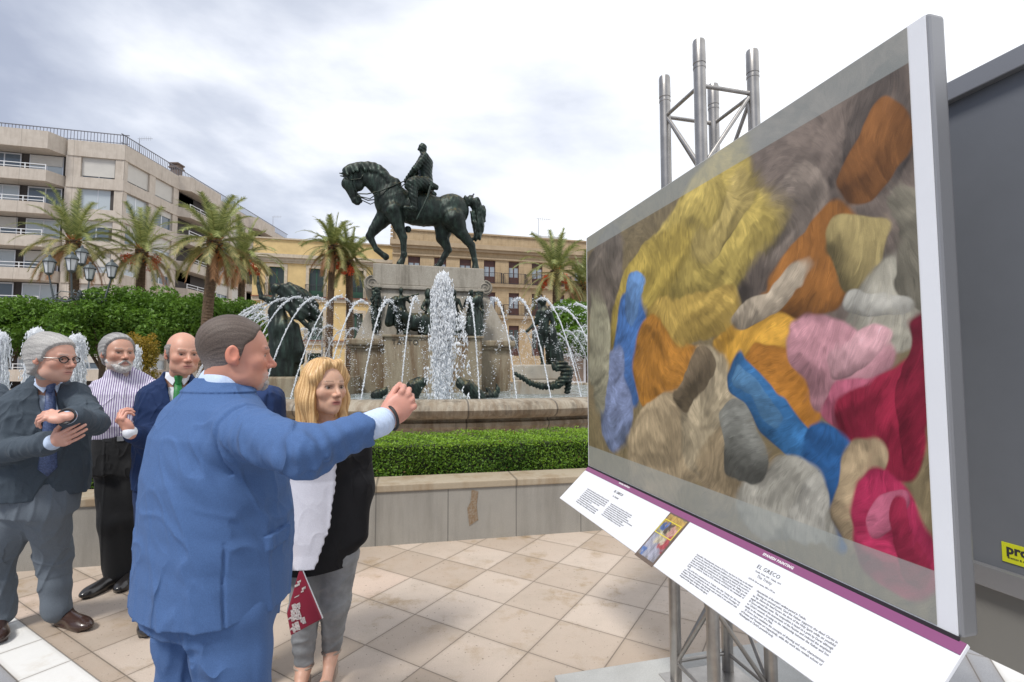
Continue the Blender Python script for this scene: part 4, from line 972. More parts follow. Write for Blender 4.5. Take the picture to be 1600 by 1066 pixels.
def make_planter():
    Mt = Matrix((WD, WN, Vector((0,0,1)))).transposed().to_4x4(); Mt.translation = WA
    t = empty('planter_wall', WA, R(12)); tag(t, 'low grey granite planter wall running behind the people', 'wall')
    b = MB()
    b.box((-5,0,0),(9,.32,.455)); b.box((-5,1.35,0),(9,1.5,.45))
    b.build('wall', stone('granite_grey', (.30,.285,.255), (.37,.345,.30), (190,.45), ((1,0,0),.62,0), .25), t)
    c = MB(); c.box((-5,-.015,.455),(9,.36,.515), bev=.008); c.build('coping', stone('granite_cap', (.36,.29,.20), (.42,.36,.27), (190,.35), ((1,0,0),1.24,0), .5, moss=(.20,.12,.05)), t)
    st = MB(); st.add([(3.29,-.0035,.12),(3.37,-.0035,.17),(3.355,-.0035,.30),(3.37,-.0035,.42),(3.31,-.0035,.44),(3.30,-.0035,.33),(3.27,-.0035,.28)], [tuple(range(7))]); st.build('rust_stain', mat('rust_stain', (.16,.085,.03), .9, noise=(60,.8,(.30,.27,.22))), t)
    s = MB(); s.box((-5,.36,.30),(9,1.35,.44)); o = s.build('soil', mat('soil', (.05,.035,.02), .95, noise=(20,.4)), t)
    # hedge
    g = np.random.default_rng(5); h = empty('hedge', WA, R(12)); tag(h, 'clipped bright green hedge on top of the granite planter', 'hedge')
    x0, x1, y0, y1, z0, z1 = -3.2, 8.6, .42, 1.28, .47, .815
    n1, n2, n3 = 42000, 46000, 9000
    xs = g.uniform(x0, x1, n1); zs = g.uniform(z0-.0, z1, n1); P1 = np.stack([xs, y0+g.exponential(.028,n1)-.012+.022*np.sin(xs*7)*np.sin(zs*15), zs], 1); N1 = np.tile((0,-1,.25),(n1,1))
    xs = g.uniform(x0, x1, n2); ys = g.uniform(y0, y1, n2); P2 = np.stack([xs, ys, z1-g.exponential(.022,n2)+.014*np.sin(xs*6.3+ys*4)+.012*np.sin(xs*17+ys*11)+(g.random(n2)<.03)*g.uniform(0,.05,n2)], 1); N2 = np.tile((0,-.1,1),(n2,1))
    xs = g.uniform(x0, x1, n3); P3 = np.stack([xs, np.full(n3, y1)+g.normal(0,.02,n3), g.uniform(z0,z1,n3)], 1); N3 = np.tile((0,1,.2),(n3,1))
    P = np.concatenate([P1,P2,P3]); Nn = np.concatenate([N1,N2,N3]); V, Fq = leafcloud(P, Nn, .0135, .55, 6)
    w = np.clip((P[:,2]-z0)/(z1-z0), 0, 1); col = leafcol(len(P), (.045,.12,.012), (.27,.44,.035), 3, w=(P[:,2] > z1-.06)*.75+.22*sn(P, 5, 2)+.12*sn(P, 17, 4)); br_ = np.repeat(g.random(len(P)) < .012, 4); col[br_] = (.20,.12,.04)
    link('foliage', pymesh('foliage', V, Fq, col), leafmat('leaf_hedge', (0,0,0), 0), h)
    c = MB(); c.box((x0+.03,y0+.05,z0-.04),(x1-.03,y1-.04,z1-.05)); c.build('twigs', mat('twig_dark', (.022,.030,.010), .9, noise=(30,.5)), h)

# ================= trees =================
def orange_tree(loc, r, h, trunk_h, label, cat='tree', group=None, n=15000, leaf=.085, c0=(.035,.095,.010), c1=(.17,.31,.035), seed=1, squash=.8, name='orange_tree'):
    t = empty(name, loc); tag(t, label, cat, group); g = np.random.default_rng(seed)
    blobs = [(np.zeros(3), r*.72)]
    for k in range(26):
        a = g.uniform(0,6.28); e = g.uniform(-.5,1.2); d = np.array((math.cos(a)*math.cos(e), math.sin(a)*math.cos(e), math.sin(e)*squash)); blobs.append((d*r*g.uniform(.55,.78), r*g.uniform(.20,.36)))
    cz = trunk_h + (h-trunk_h)/2; tot = sum(b[1]**2 for b in blobs); Ps = []; Ns = []; W = []
    for c, rr in blobs:
        k = int(n*rr*rr/tot); d = g.normal(size=(k,3)); d /= np.linalg.norm(d,axis=1)[:,None]
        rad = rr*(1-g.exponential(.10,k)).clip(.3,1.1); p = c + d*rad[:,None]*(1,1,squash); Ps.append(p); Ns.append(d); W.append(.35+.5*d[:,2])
    P = np.concatenate(Ps); P[:,2] += 0; sc = (h-trunk_h)/(2*r*.95*1); P[:,2] *= sc/ max(squash*.98,.1) ; P[:,2] += cz
    Nn = np.concatenate(Ns); V, Fq = leafcloud(P, Nn, leaf, .45, seed)
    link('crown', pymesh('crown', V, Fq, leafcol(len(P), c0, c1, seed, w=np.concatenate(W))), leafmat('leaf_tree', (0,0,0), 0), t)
    b = MB(); b.tube([(0,0,0),(.03,.02,trunk_h*.6),(0,0,trunk_h+.5)], [r*.085,r*.07,r*.05], 8)
    for k in range(5):
        a = k*1.26; b.tube([(0,0,trunk_h*.9),(math.cos(a)*r*.25,math.sin(a)*r*.25,trunk_h+.8),(math.cos(a)*r*.5,math.sin(a)*r*.5,cz+.3)], [r*.04,r*.03,r*.012], 6)
    b.build('trunk', mat('bark', (.10,.075,.05), .9, noise=(12,.5), bump=(25,.5,.02)), t, True); return t
def frond(V, Fc, C, o, az, el, L, g, c0, c1, droop=1.0, leafl=.38, nl=34):
    p = np.array(o, float); d = np.array((math.cos(az)*math.cos(el), math.sin(az)*math.cos(el), math.sin(el))); side = np.array((-math.sin(az), math.cos(az), 0))
    st = L/nl; pts = []
    for i in range(nl+1):
        pts.append((p.copy(), d.copy())); p = p + d*st; d = d + np.array((0,0,-.050*droop*(.3+i/nl))); d /= np.linalg.norm(d)
    tw = g.normal(0,.25); side = side*math.cos(tw)+np.cross(side,d)*math.sin(tw)
    for i in range(0, nl):
        a, da = pts[i]; b_, _ = pts[i+1]; w = .030*(1-i/nl)+.006; up = np.cross(da, side)
        k = len(V); V += [a-side*w, a+side*w, b_+side*w*.9, b_-side*w*.9]; Fc.append((k,k+1,k+2,k+3)); C += [c1*.8]*4
        if i < 4: continue
        f = math.sin(math.pi*min(1,(i-2)/(nl-1))**.75)**.6 if i < nl-1 else .3
        for s in (-1,1):
            for h in (0,.5):
                q = a+(b_-a)*h; l = leafl*(.35+.65*f)*g.uniform(.8,1.1)
                dd = side*s*.80+da*.75+up*.30*g.uniform(.4,1.3)+np.array((0,0,-.22*droop)); dd /= np.linalg.norm(dd); tip = q+dd*l+np.array((0,0,-.05*droop*l)); w2 = da*.021
                t = g.random(); c = c0*(1-t)+c1*t; k = len(V); V += [q-w2, q+w2, tip+w2*.15, tip-w2*.15]; Fc.append((k,k+1,k+2,k+3)); C += [c]*4
def make_palm(loc, H, label, tilt=(0,0), seed=0, L=2.5, fruit=True, dead=9, tr=.20, proto=None):
    t = empty('palm_tree', loc); tag(t, label, 'palm tree', 'palms around the square'); g = np.random.default_rng(seed)
    top = np.array((tilt[0], tilt[1], H)); V, Fc, C = [], [], []
    n = 40
    for k in range(n):
        f = k/n; az = k*2.39996+g.uniform(-.2,.2); el = R(84)-R(112)*f**.85+g.normal(0,.06)
        frond(V, Fc, C, top+np.array((math.cos(az)*.12, math.sin(az)*.12, .15-.35*f)), az, el, L*g.uniform(.82,1.05), g, np.array((.10,.135,.04)), np.array((.38,.40,.14)) if f < .55 else np.array((.42,.35,.14)), 1.0+f*.5)
    me = pymesh('crown', np.array(V), np.array(Fc), np.array(C)); link('crown', me, leafmat('palm_leaf', (0,0,0), 0), t)
    if dead:
        V, Fc, C = [], [], []
        for k in range(dead):
            az = g.uniform(0,6.28); frond(V, Fc, C, top+np.array((math.cos(az)*.15, math.sin(az)*.15, -.35)), az, R(-25)+g.normal(0,.15), L*g.uniform(.7,.95), g, np.array((.28,.14,.06)), np.array((.48,.26,.13)), 2.4, .34, 26)
        link('dead_fronds', pymesh('dead_fronds', np.array(V), np.array(Fc), np.array(C)), leafmat('palm_leaf', (0,0,0), 0), t)
    # trunk with leaf-base scars
    b = MB(); k = int(H/.13); prof = []
    pts, rad = [], []
    for i in range(k+1):
        f = i/k; c = Vector((tilt[0]*f*f, tilt[1]*f*f, H*f)); r = tr*(1.15-.25*f if f < .88 else .93+.9*(f-.88)*5); 
        for dz, dr in ((0,1.06),(.07,.94)): pts.append(c+Vector((0,0,dz))); rad.append(r*dr)
    b.tube(pts, rad, 14); b.build('trunk', mat('palm_trunk', (.115,.075,.045), .95, noise=(9,.55), bump=(16,.8,.03)), t, True)
    b = MB()
    for k in range(44):                                      # cut leaf bases
        az = k*2.4; z = -.95+.025*k; c = Vector(top)+Vector((0,0,z)); d = Vector((math.cos(az), math.sin(az), .9)).normalized()
        b.tube([c+d*tr*.8, c+d*(tr+.22)], [.06,.03], 5)
    b.build('leaf_bases', mat('palm_boot', (.36,.15,.045), .85, noise=(10,.4)), t)
    if fruit:
        b = MB()
        for k in range(7):
            az = g.uniform(0,6.28); c = Vector(top)+Vector((math.cos(az)*.72, math.sin(az)*.72, -.55+g.uniform(-.25,.2)))
            b.tube([Vector(top)+Vector((0,0,-.2)), c+Vector((0,0,.12))], .015, 5)
            for j in range(60):
                d = Vector(g.normal(size=3)); d = d.normalized()*.25*g.uniform(.5,1); p = c+Vector((d.x,d.y,d.z*1.2)); r = .034
                b.add([p+Vector(v)*r for v in ((1,0,0),(-1,0,0),(0,1,0),(0,-1,0),(0,0,1.3),(0,0,-1.3))], [(0,2,4),(2,1,4),(1,3,4),(3,0,4),(2,0,5),(1,2,5),(3,1,5),(0,3,5)])
        b.build('fruit_clusters', mat('dates', (.62,.085,.02), .5), t)
    return t
def make_trees():
    P_ = [((115,378),24,.20,'tall palm left of the lamp post, dry brown fronds hanging on its left side',11,(-.3,0),2.6,False,11),
          ((222,392),27,.21,'palm with two red date clusters between the lamp post and the thick palm',12,(0,0),2.7,True,4),
          ((336,378),21,.21,'thick palm with brown hanging fronds rising straight out of the round trees',13,(.3,0),2.15,False,10),
          ((379,403),27,.18,'smaller palm at the corner of the modern block and the yellow building',14,(0,0),2.3,True,5),
          ((520,385),30,.20,'tall palm with drooping dry fronds in front of the yellow building, left of its pair',15,(.1,0),2.2,False,9),
          ((545,408),31,.22,'lower palm with orange leaf bases, right of the pair at the yellow building',16,(-.2,0),2.4,True,2),
          ((869,425),27,.22,'palm with red date clusters in front of the stone building right of the monument',17,(0,0),2.5,True,2),
          ((912,447),29,.18,'faded brownish palm just left of the picture panel edge',18,(0,0),2.2,False,10)]
    for (px,py),Y,tr,lab,sd,tl,L,fr,dd in P_:
        c = at(px,py,Y); make_palm((c.x-tl[0], Y, 0), c.z, lab, tl, sd, L, fr, dd, tr)
    TR = [(12,452,23,2.5,'leafy round orange tree at the left edge of the picture'),(66,462,24.5,2.3,'second round orange tree from the left edge'),(165,455,22,2.0,'round orange tree just right of the lamp post'),
          (225,448,23,2.2,'round orange tree under the palm with red date clusters'),(286,456,22.5,2.2,'round orange tree left of the thick palm'),(345,452,24,2.2,'round orange tree right of the thick palm'),
          (905,470,25,2.2,'green orange tree touching the picture panel edge')]
    for i,(px,py,Y,r,lab) in enumerate(TR):
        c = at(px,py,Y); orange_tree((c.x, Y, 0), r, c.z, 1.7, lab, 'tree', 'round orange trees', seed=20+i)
    c = at(218,512,13.5); orange_tree((c.x,13.5,0), .62, c.z, .15, 'small rounded topiary with yellowing leaves behind the bearded man', 'topiary', n=7000, leaf=.035, c0=(.10,.12,.012), c1=(.42,.26,.03), seed=41, squash=1.2, name='topiary')

# ================= buildings =================
def facade(L, z0, z1, ops, th=.35):
    """wall sheet with real openings, local x along it, y thickness inwards"""
    xs = sorted({0, L, *[v for o in ops for v in (o[0], o[1])]}); zs = sorted({z0, z1, *[v for o in ops for v in (o[2], o[3])]})
    b = MB(); inside = lambda x, z: any(o[0] < x < o[1] and o[2] < z < o[3] for o in ops)
    for i in range(len(xs)-1):
        for j in range(len(zs)-1):
            a, c, d, e = xs[i], xs[i+1], zs[j], zs[j+1]
            if inside((a+c)/2, (d+e)/2): continue
            b.add([(a,0,d),(c,0,d),(c,0,e),(a,0,e)], [(0,1,2,3)])
    for a,c,d,e in ops: b.add([(a,0,d),(c,0,d),(c,0,e),(a,0,e),(a,th,d),(c,th,d),(c,th,e),(a,th,e)], [(0,4,5,1),(1,5,6,2),(2,6,7,3),(3,7,4,0)])
    return b
def french(par, a, c, d, e, y, frame_m, leafs=2, transom=.0, pane_m=None, low=.3, shutter=None):
    w = MB(); t = .07
    w.box((a,y,d),(a+t,y+.06,e)); w.box((c-t,y,d),(c,y+.06,e)); w.box((a+t,y,e-t),(c-t,y+.06,e)); w.box((a+t,y,d),(c-t,y+.06,d+t))
    if transom: w.box((a+t,y-.004,e-t-transom),(c-t,y+.056,e-t))
    if low: w.box((a+t,y-.004,d+t),(c-t,y+.056,d+t+low))
    if leafs == 2: w.box(((a+c)/2-.05,y-.002,d+t),((a+c)/2+.05,y+.05,e-t-transom))
    if shutter: pass
    o = w.build('window', frame_m, par)
    p = MB(); p.box((a+t,y+.02,d+t+low),(c-t,y+.035,e-t-transom)); p.build('pane', pane_m or mat('window_glass', (.10,.13,.16), .08, spec=.8), o)
    return o
def balcony(par, a, c, z, dep=.55, h=1.0, m=None):
    b = MB(); m = m or mat('iron_black', (.03,.03,.035), .5)
    n = int((c-a)/.14)
    for k in range(n+1):
        x = a+(c-a)*k/n; b.box((x-.01,-dep,z+.04),(x+.01,-dep+.02,z+h))
    for y in range(4):
        b.box((a-.01,-dep+.12*y+.03,z+.04),(a+.01,-dep+.12*y+.05,z+h)); b.box((c-.01,-dep+.12*y+.03,z+.04),(c+.01,-dep+.12*y+.05,z+h))
    b.box((a-.02,-dep-.01,z+h),(c+.02,-dep+.03,z+h+.04)); b.box((a-.02,-dep-.01,z+.0),(c+.02,-dep+.03,z+.04)); 
    for x in (a,c): b.box((x-.02,-dep+.03,z+h),(x+.02,0,z+h+.04))
    o = b.build('balcony_railing', m, par); return o
def make_buildings():
    ang = PZ
    # ---- yellow building ----
    O = at(392,500,42.0); O.z = 0; t = empty('yellow_building', O, ang); tag(t, 'long ochre yellow town house with green shutters and stone window surrounds', 'building')
    S = lambda px, py: onplane(px, py, O, E1)
    L = S(640,500)[0]; zt = S(400,372)[1]
    zc1, zc0 = S(400,396)[1], S(400,409)[1]
    ops = []
    cols = [(420,444),(483,506),(546,568),(606,628)]
    for c0, c1 in cols:
        a, b_ = S(c0,430)[0], S(c1,430)[0]
        zA1, zA0 = S(433,417)[1], S(433,463)[1]; zB1, zB0 = S(495,488)[1], S(495,532)[1]; zC1, zC0 = S(495,552)[1], .1
        ops += [(a,b_,zA0,zA1),(a,b_,zB0,zB1),(a,b_,zC0,zC1)]
    facade(L, 0, zt, ops).build('wall', mat('plaster_ochre', (.62,.46,.22), .9, noise=(1.2,.18), bump=(30,.2)), t)
    st = mat('stone_trim', (.50,.43,.33), .85, noise=(5,.2)); tr = MB()
    for k, (z0_, z1_, d_) in enumerate([(zc0,zc0+.16,.12),(zc0+.16,zc0+.42,.20),(zc0+.42,zc1,.38)]): tr.box((0,-d_,z0_),(L,-.0,z1_))
    tr.box((0,-.14,zt),(L,.3,zt+.12))
    for zz in (ops[0][2], ops[1][2]-.0): tr.box((0,-.16,zz-.42),(L,-.0,zz-.06))
    tr.build('cornice', st, t)
    led = MB()
    for zz in (ops[0][2], ops[1][2]): led.box((0,-.30,zz-.06),(L,-.0,zz))
    led.build('brick_ledge', mat('tile_red', (.30,.12,.07), .85, noise=(8,.3)), t)
    sur = MB()
    for a,b_,z0_,z1_ in ops:
        sur.box((a-.26,-.05,z0_),(a-.003,-.001,z1_+.26)); sur.box((b_+.003,-.05,z0_),(b_+.26,-.001,z1_+.26)); sur.box((a-.003,-.05,z1_+.003),(b_+.003,-.001,z1_+.26))
    sur.build('window_surrounds', st, t)
    gm = mat('shutter_green', (.015,.075,.042), .6, noise=(3,.2)); gd = mat('shutter_dark', (.030,.040,.032), .6)
    for i,(a,b_,z0_,z1_) in enumerate(ops): french(t, a, b_, z0_, z1_, .14, gm, 2, .0, mat('pane_dark', (.028,.040,.034), .12, spec=.7) if i%3 != 1 else mat('pane_grey', (.075,.085,.075), .12, spec=.7), .55 if i%3==0 else .3)
    for i,(a,b_,z0_,z1_) in enumerate(ops):
        if i%3 < 2: balcony(t, a-.25, b_+.25, z0_, .30, 1.05)
    rf = MB(); rf.box((0,.35,zt-.6),(L,12,zt-.05)); rf.build('roof', mat('roof_grey', (.25,.22,.20), .9), t)
    # ---- stone building ----
    O2 = at(612,500,43.6); O2.z = 0; t = empty('stone_building', O2, ang); tag(t, 'sandstone palace with brown wooden windows and iron balconies behind the monument', 'building')
    S = lambda px, py: onplane(px, py, O2, E1)
    L = S(1010,500)[0]; zt = S(640,360)[1]; zk1, zk0 = S(700,381)[1], S(700,390)[1]
    zf = S(700,400)[1]
    A1, A0 = S(765,407)[1], S(765,443)[1]; B1, B0 = S(802,458)[1], S(802,493)[1]; C1, C0 = S(802,509)[1], S(802,556)[1]
    cols = [(637,656),(678,697),(718,736),(756,774),(795,811),(831,848),(866,882),(898,914),(930,945),(962,977)]
    ops = []; 
    for c0, c1 in cols:
        a, b_ = S(c0,450)[0], S(c1,450)[0]; ops += [(a,b_,A0,A1),(a,b_,B0,B1),(a,b_,C0,C1)]
    facade(L, 0, zt, ops, .4).build('wall', stone('sandstone', (.40,.29,.165), (.50,.38,.235), (60,.25), ((1,0,0),.9,.42), .35, moss=(.20,.14,.08)), t)
    sd = MB(); sd.add([(0,0,0),(0,12,0),(0,12,zt),(0,0,zt)], [(0,1,2,3)]); sd.build('side_wall', MATS['sandstone'], t)
    tr = MB(); tr.box((-.25,-.45,zk0+.12),(L,-.0,zk1)); tr.box((-.12,-.25,zk0-.12),(L,-.0,zk0+.12)); tr.box((-.05,-.12,zf-.14),(L,-.0,zf)); tr.box((-.1,-.12,zt),(L,.4,zt+.14))
    tr.box((-.06,-.20,A0-.32),(L,-.0,A0-.03)); tr.box((-.06,-.20,B0-.32),(L,-.0,B0-.03))
    for k in range(6): tr.box((-.22,-.28,zk1+.05+k*.34),(-.0,-.06,zk1+.25+k*.34))
    tr.build('cornice', stone('sandstone_trim', (.36,.27,.17), (.46,.36,.24), (60,.25)), t)
    wm = mat('wood_brown', (.075,.026,.018), .5, noise=(5,.3)); pw = mat('pane_curtain', (.30,.34,.38), .15, spec=.7)
    for i,(a,b_,z0_,z1_) in enumerate(ops): french(t, a, b_, z0_, z1_, .16, wm, 2, .50 if i%3==0 else .32, pw if i%3 < 2 and i != 16 else mat('pane_dark', (0,0,0)), .62)
    for i,(a,b_,z0_,z1_) in enumerate(ops):
        if i%3 < 2: balcony(t, a-.55, b_+.55, z0_-.03, .45, .95)
    rf = MB(); rf.box((.2,.4,zt-.5),(L,12,zt-.06)); rf.build('roof', MATS['roof_grey'], t)
    sh = MB(); p0 = S(846,372); p1 = S(882,372); sh.box((p0[0],1.2,zt-.06),(p1[0],5,zt+.75), bev=.05); sh.build('roof_hut', mat('white_wall', (.62,.62,.62), .8), t)
    an = empty('roof_aerial', O2+E1*p0[0]+E2*1.0, ang); tag(an, 'thin television aerial on the sandstone roof', 'aerial', 'television aerials on roofs'); an.location.z = zt-.06
    def aerial(par, h):
        b = MB(); b.tube([(0,0,0),(0,0,h)], .03, 6); b.build('mast', mat('metal_grey', (.35,.35,.36), .4, .8), par)
        b = MB(); b.tube([(-.2,0,h),(1.3,0,h)], .018, 5)
        for k in range(6): b.tube([(k*.22,-.0,h-.22),(k*.22,.0,h+.22)], .012, 4)
        b.build('yagi', MATS['metal_grey'], par)
    aerial(an, 1.5+.9)
    # ---- modern apartment block ----
    Yc = 45.0; K = Vector(((180-800)/F*Yc, Yc, 0)); t = empty('apartment_block', K); tag(t, 'modern cream apartment block with long concrete bands, balconies and roller blinds', 'building')
    con = stone('concrete_cream', (.47,.41,.345), (.56,.50,.43), (40,.12), ((.7,.7,0),3.4,0), .28, moss=(.28,.23,.18)); wal = con
    zt = 22.6; fl = 2.93; dk = mat('recess_dark', (.05,.042,.038), .8); so = mat('soffit_brown', (.10,.05,.035), .8)
    alum = mat('aluminium', (.62,.63,.64), .35, .6); blind = mat('roller_blind', (.52,.50,.46), .7, noise=(2,.06)); gla = mat('window_glass', (.10,.13,.16), .08, spec=.8); cur = mat('net_curtain_glass', (.42,.47,.50), .15, spec=.7)
    side = Matrix.Rotation(R(90), 4, 'Z')                     # local x runs away from the viewer along the long side, y=0 plane, outside is -y
    front = Matrix.Rotation(PZ+R(180), 4, 'Z')                # local x runs left along the front; outside is +y
    core = MB(); core.box((0,.0,0),(34,.0+14,zt-1.3), side@Matrix.Translation((0,.35,0))); core.build('core', dk, t)
    core2 = MB(); core2.prism([(0,0),(-20,0),(-20,10),(0,10)], 0, zt-1.3, 2, Matrix.Rotation(PZ,4,'Z')@Matrix.Translation((-.3,.6,0))); core2.build('core', dk, t)
    bands = MB(); piers = MB(); rail = MB()
    secS = [('w',.5,3.3),('w',4.1,6.8),('b',7.6,14.0),('w',15.0,17.6),('w',18.4,21.0),('b',21.8,27.6),('w',28.6,31.2)]
    secF = [('w',.75,3.45),('b',4.6,19.0)]
    for f in range(8):
        z1_ = zt-1.45-f*fl if f else zt-1.45; zb1 = zt if f == 0 else zt-1.45-(f-1)*fl-1.92; zb0 = zt-1.45-f*fl
        bands.box((-.02,-.02,zb0),(34,.6,zb1), side); bands.box((-.0,-.62,zb0),(4.5,.02,zb1), front@Matrix.Translation((0,.0,0)))
        for k,(ty,a,c) in enumerate(secS):
            if ty == 'b': bands.prism([(a-.2,.0),(c+.2,.0),(c-.5,-1.0),(a+.5,-1.0)], zb0, zb1+(.0 if f else .12), 2, side)
        bands.prism([(4.5,-.6),(19.5,-.6),(19.5,1.1),(5.4,1.1)], zb0, zb1+(.0 if f else .12), 2, front)
        if zb0 < 1.5: break
        zw1 = zb0; zw0 = zb0-1.92
        for Tm, secs, sg in ((side,secS,1),(front,secF,-1)):
            prev = 0
            for k,(ty,a,c) in enumerate(secs):
                piers.box((prev,.05 if sg>0 else -.6,zw0),(a,.6 if sg>0 else -.05,zw1), Tm); prev = c
                w = MB(); y = .28*sg
                if ty == 'w':
                    w.box((a,y,zw0),(c,y+.05*sg,zw0+.10) if sg>0 else (c,y+.05,zw0+.10), Tm) if sg>0 else w.box((a,y-.05,zw0),(c,y,zw0+.10), Tm)
                    ys = (y,y+.05) if sg>0 else (y-.05,y)
                    for xx in (a,(a+c)/2-.04,c-.08): w.box((xx,ys[0],zw0+.1),(xx+.08,ys[1],zw1), Tm)
                    o = w.build('window', alum, t)
                    p = MB(); ym = (ys[0]+.02, ys[1]-.01); full = (f*3+k+(0 if sg>0 else 1)) % 5
                    zs = zw0+.12 if full in (0,1) and f < 1 or full == 3 else zw0+.62+.35*((f+k)%3)
                    if f == 0: zs = zw0+.20
                    if f == 1 and k == 0: zs = zw1-.05
                    p.box((a+.08,ym[0],zw0+.1),(c-.08,ym[1],zw1-.02), Tm); p.build('pane', cur if (f+k)%2 else gla, o)
                    if zs < zw1-.1:
                        q = MB(); yq = (ys[0]-.06, ys[0]-.02) if sg>0 else (ys[1]+.02, ys[1]+.06)
                        q.box((a+.02,yq[0],zs),(c-.02,yq[1],zw1-.01), Tm); q.build('blind', blind, o)
                else:
                    yd = 1.1*sg
                    for j in range(int((c-a)//3.2)):
                        xa = a+.4+j*3.2; w = MB(); ys = (.40,.46) if sg>0 else (-.56,-.50)
                        for xx in (xa,xa+1.2,xa+2.5): w.box((xx,ys[0],zw0),(xx+.09,ys[1],zw1-.1), Tm)
                        w.box((xa,ys[0]-.002,zw1-.2),(xa+2.59,ys[1]+.002,zw1-.08), Tm); o = w.build('window', alum, t)
                        p = MB(); p.box((xa+.09,ys[0]+.02,zw0),(xa+2.5,ys[1]-.02,zw1-.2), Tm); p.build('pane', gla if (j+f)%2 else cur, o)
                        if (j+f) % 3 == 0:
                            q = MB(); yq = (ys[0]-.05, ys[0]-.01) if sg>0 else (ys[1]+.01, ys[1]+.05); q.box((xa+.05,yq[0],zw0+.9),(xa+2.5,yq[1],zw1-.1), Tm); q.build('blind', blind, o)
                    y_ = -.9 if sg > 0 else 1.0
                    a2, c2 = (a+.5, c-.5) if sg>0 else (a+.9, c)
                    for zz in (zw0+.15, zw0+.45): rail.box((a2,y_-.03,zz),(c2,y_+.03,zz+.06), Tm)
                    n = int((c2-a2)/1.5)
                    for j in range(n+1): xx = a2+(c2-a2)*j/n; rail.box((xx-.03,y_-.035,zw0),(xx+.03,y_+.035,zw0+.52), Tm)
            piers.box((prev,.05 if sg>0 else -.6,zw0),(34 if sg>0 else prev+.6,.6 if sg>0 else -.05,zw1), Tm)
    bands.add(piers.V, piers.F); bands.build('wall', con, t); rail.build('balcony_railings', mat('white_metal', (.66,.67,.68), .4), t)
    rr = MB()
    for Tm, L_, y in ((side,34,.25),(front,19,-.2)):
        for zz in (zt+.95,): rr.box((-.2,y-.03,zz),(L_,y+.03,zz+.07), Tm)
        rr.box((-.2,y-.02,zt+.15),(L_,y+.02,zt+.2), Tm)
        for j in range(int(L_/.26)): rr.box((j*.26-.018,y-.018,zt),(j*.26+.018,y+.018,zt+.95), Tm)
    rr.build('roof_railing', mat('railing_grey', (.13,.13,.15), .5), t)
    rf = MB(); rf.box((.3,.3,zt-.6),(34,13,zt-.25), side); rf.build('roof', MATS['roof_grey'], t)
    ct = onplane(306,265,K,Vector((0,1,0))); ch = MB(); T = side@Matrix.Translation((ct[0],2.2,0)); ch.box((-.45,-.4,zt-.3),(.45,.4,zt+1.9), T); ch.box((-.6,-.55,zt+1.9),(.6,.55,zt+2.05), T); ch.box((-.5,-.45,zt+2.05),(.5,.45,zt+2.35), T); ch.box((-.6,-.55,zt+2.35),(.6,.55,zt+2.5), T); ch.build('chimney', mat('chimney_brown', (.14,.10,.08), .8), t)
    for px in (227, 436):
        s_ = onplane(px,300,K,Vector((0,1,0)))[0]; an = empty('roof_aerial', K+Vector((0,s_,0))+Vector((-.8,0,zt-.3)), 0)
        tag(an, 'television aerial on the near end of the apartment block roof' if px < 300 else 'television aerial on the far end of the apartment block roof', 'aerial', 'television aerials on roofs'); aerial(an, 2.2 if px<300 else 3.0)
# ================= street lamp =================
def make_lamp():
    Y = 21.0; c = at(124,470,Y); t = empty('street_lamp', (c.x,Y,0)); tag(t, 'ornate grey cast iron street lamp with five lanterns before the apartment block', 'street lamp')
    ir = mat('cast_iron', (.085,.10,.105), .55, .4, noise=(20,.3)); z1 = at(124,468,Y).z
    b = MB(); b.lathe([(.26,0),(.26,.3),(.18,.4),(.20,.9),(.11,1.1),(.085,z1-1.2),(.11,z1-1.15),(.075,z1-1.0),(.065,z1),(.10,z1+.05),(.09,z1+.25),(.05,z1+.4)], 14); b.build('pole', ir, t, True)
    zl = at(124,425,Y).z
    for k in range(5):
        a = R(20)+k*R(72); r = .0 if k == 4 else 1.05; z = zl-.15 if k < 4 else zl+.35
        if k == 4: a = 0
        d = Vector((math.cos(a), math.sin(a), 0)) if k < 4 else Vector((0,0,0))
        if k < 4:
            a = R(25)+k*R(90); d = Vector((math.cos(a), math.sin(a), 0))
            b = MB(); b.tube([Vector((0,0,z1+.05)), d*.45+Vector((0,0,z1-.12)), d*.85+Vector((0,0,z1-.02)), d*1.05+Vector((0,0,z-.05))], [.05,.045,.04,.03], 7)
            for q in range(3): b.tube([d*(.25+.22*q)+Vector((math.sin(w)*.0,0,0))+d*math.cos(w)*.10+Vector((0,0,z1-.02+math.sin(w)*.12)) for w in np.linspace(0,6.2,12)], .018, 5)
            b.tube([d*.95+Vector((0,0,z1-.02)), d*.62+Vector((0,0,z1+.32)), Vector((0,0,z1+.25))], .022, 5)
            b.build('arm', ir, t, True)
        o = d*r+Vector((0,0,z)); f = MB()
        for q in range(6):
            w = q*R(60); p0 = Vector((math.cos(w)*.13, math.sin(w)*.13, 0)); p1 = Vector((math.cos(w)*.21, math.sin(w)*.21, .48)); f.tube([p0+o, p1+o], .014, 4)
        f.lathe([(.0,-.10),(.06,-.08),(.15,0),(.13,.02)], 6, o); f.lathe([(.24,.47),(.24,.50),(.20,.56),(.14,.64),(.06,.68),(.05,.76),(.0,.82)], 12, o)
        f.build('lantern', ir, t); l = [q for q in t.children if q.name.startswith('lantern')][-1]
        g_ = MB(); g_.lathe([(.12,.02),(.20,.46)], 6, o); g_.build('glass', mat('lamp_glass', (.55,.58,.60), .2, spec=.6), l)
FC = Vector((-2.0, 14.8, 0)); RN = 6.4; WZ = .96
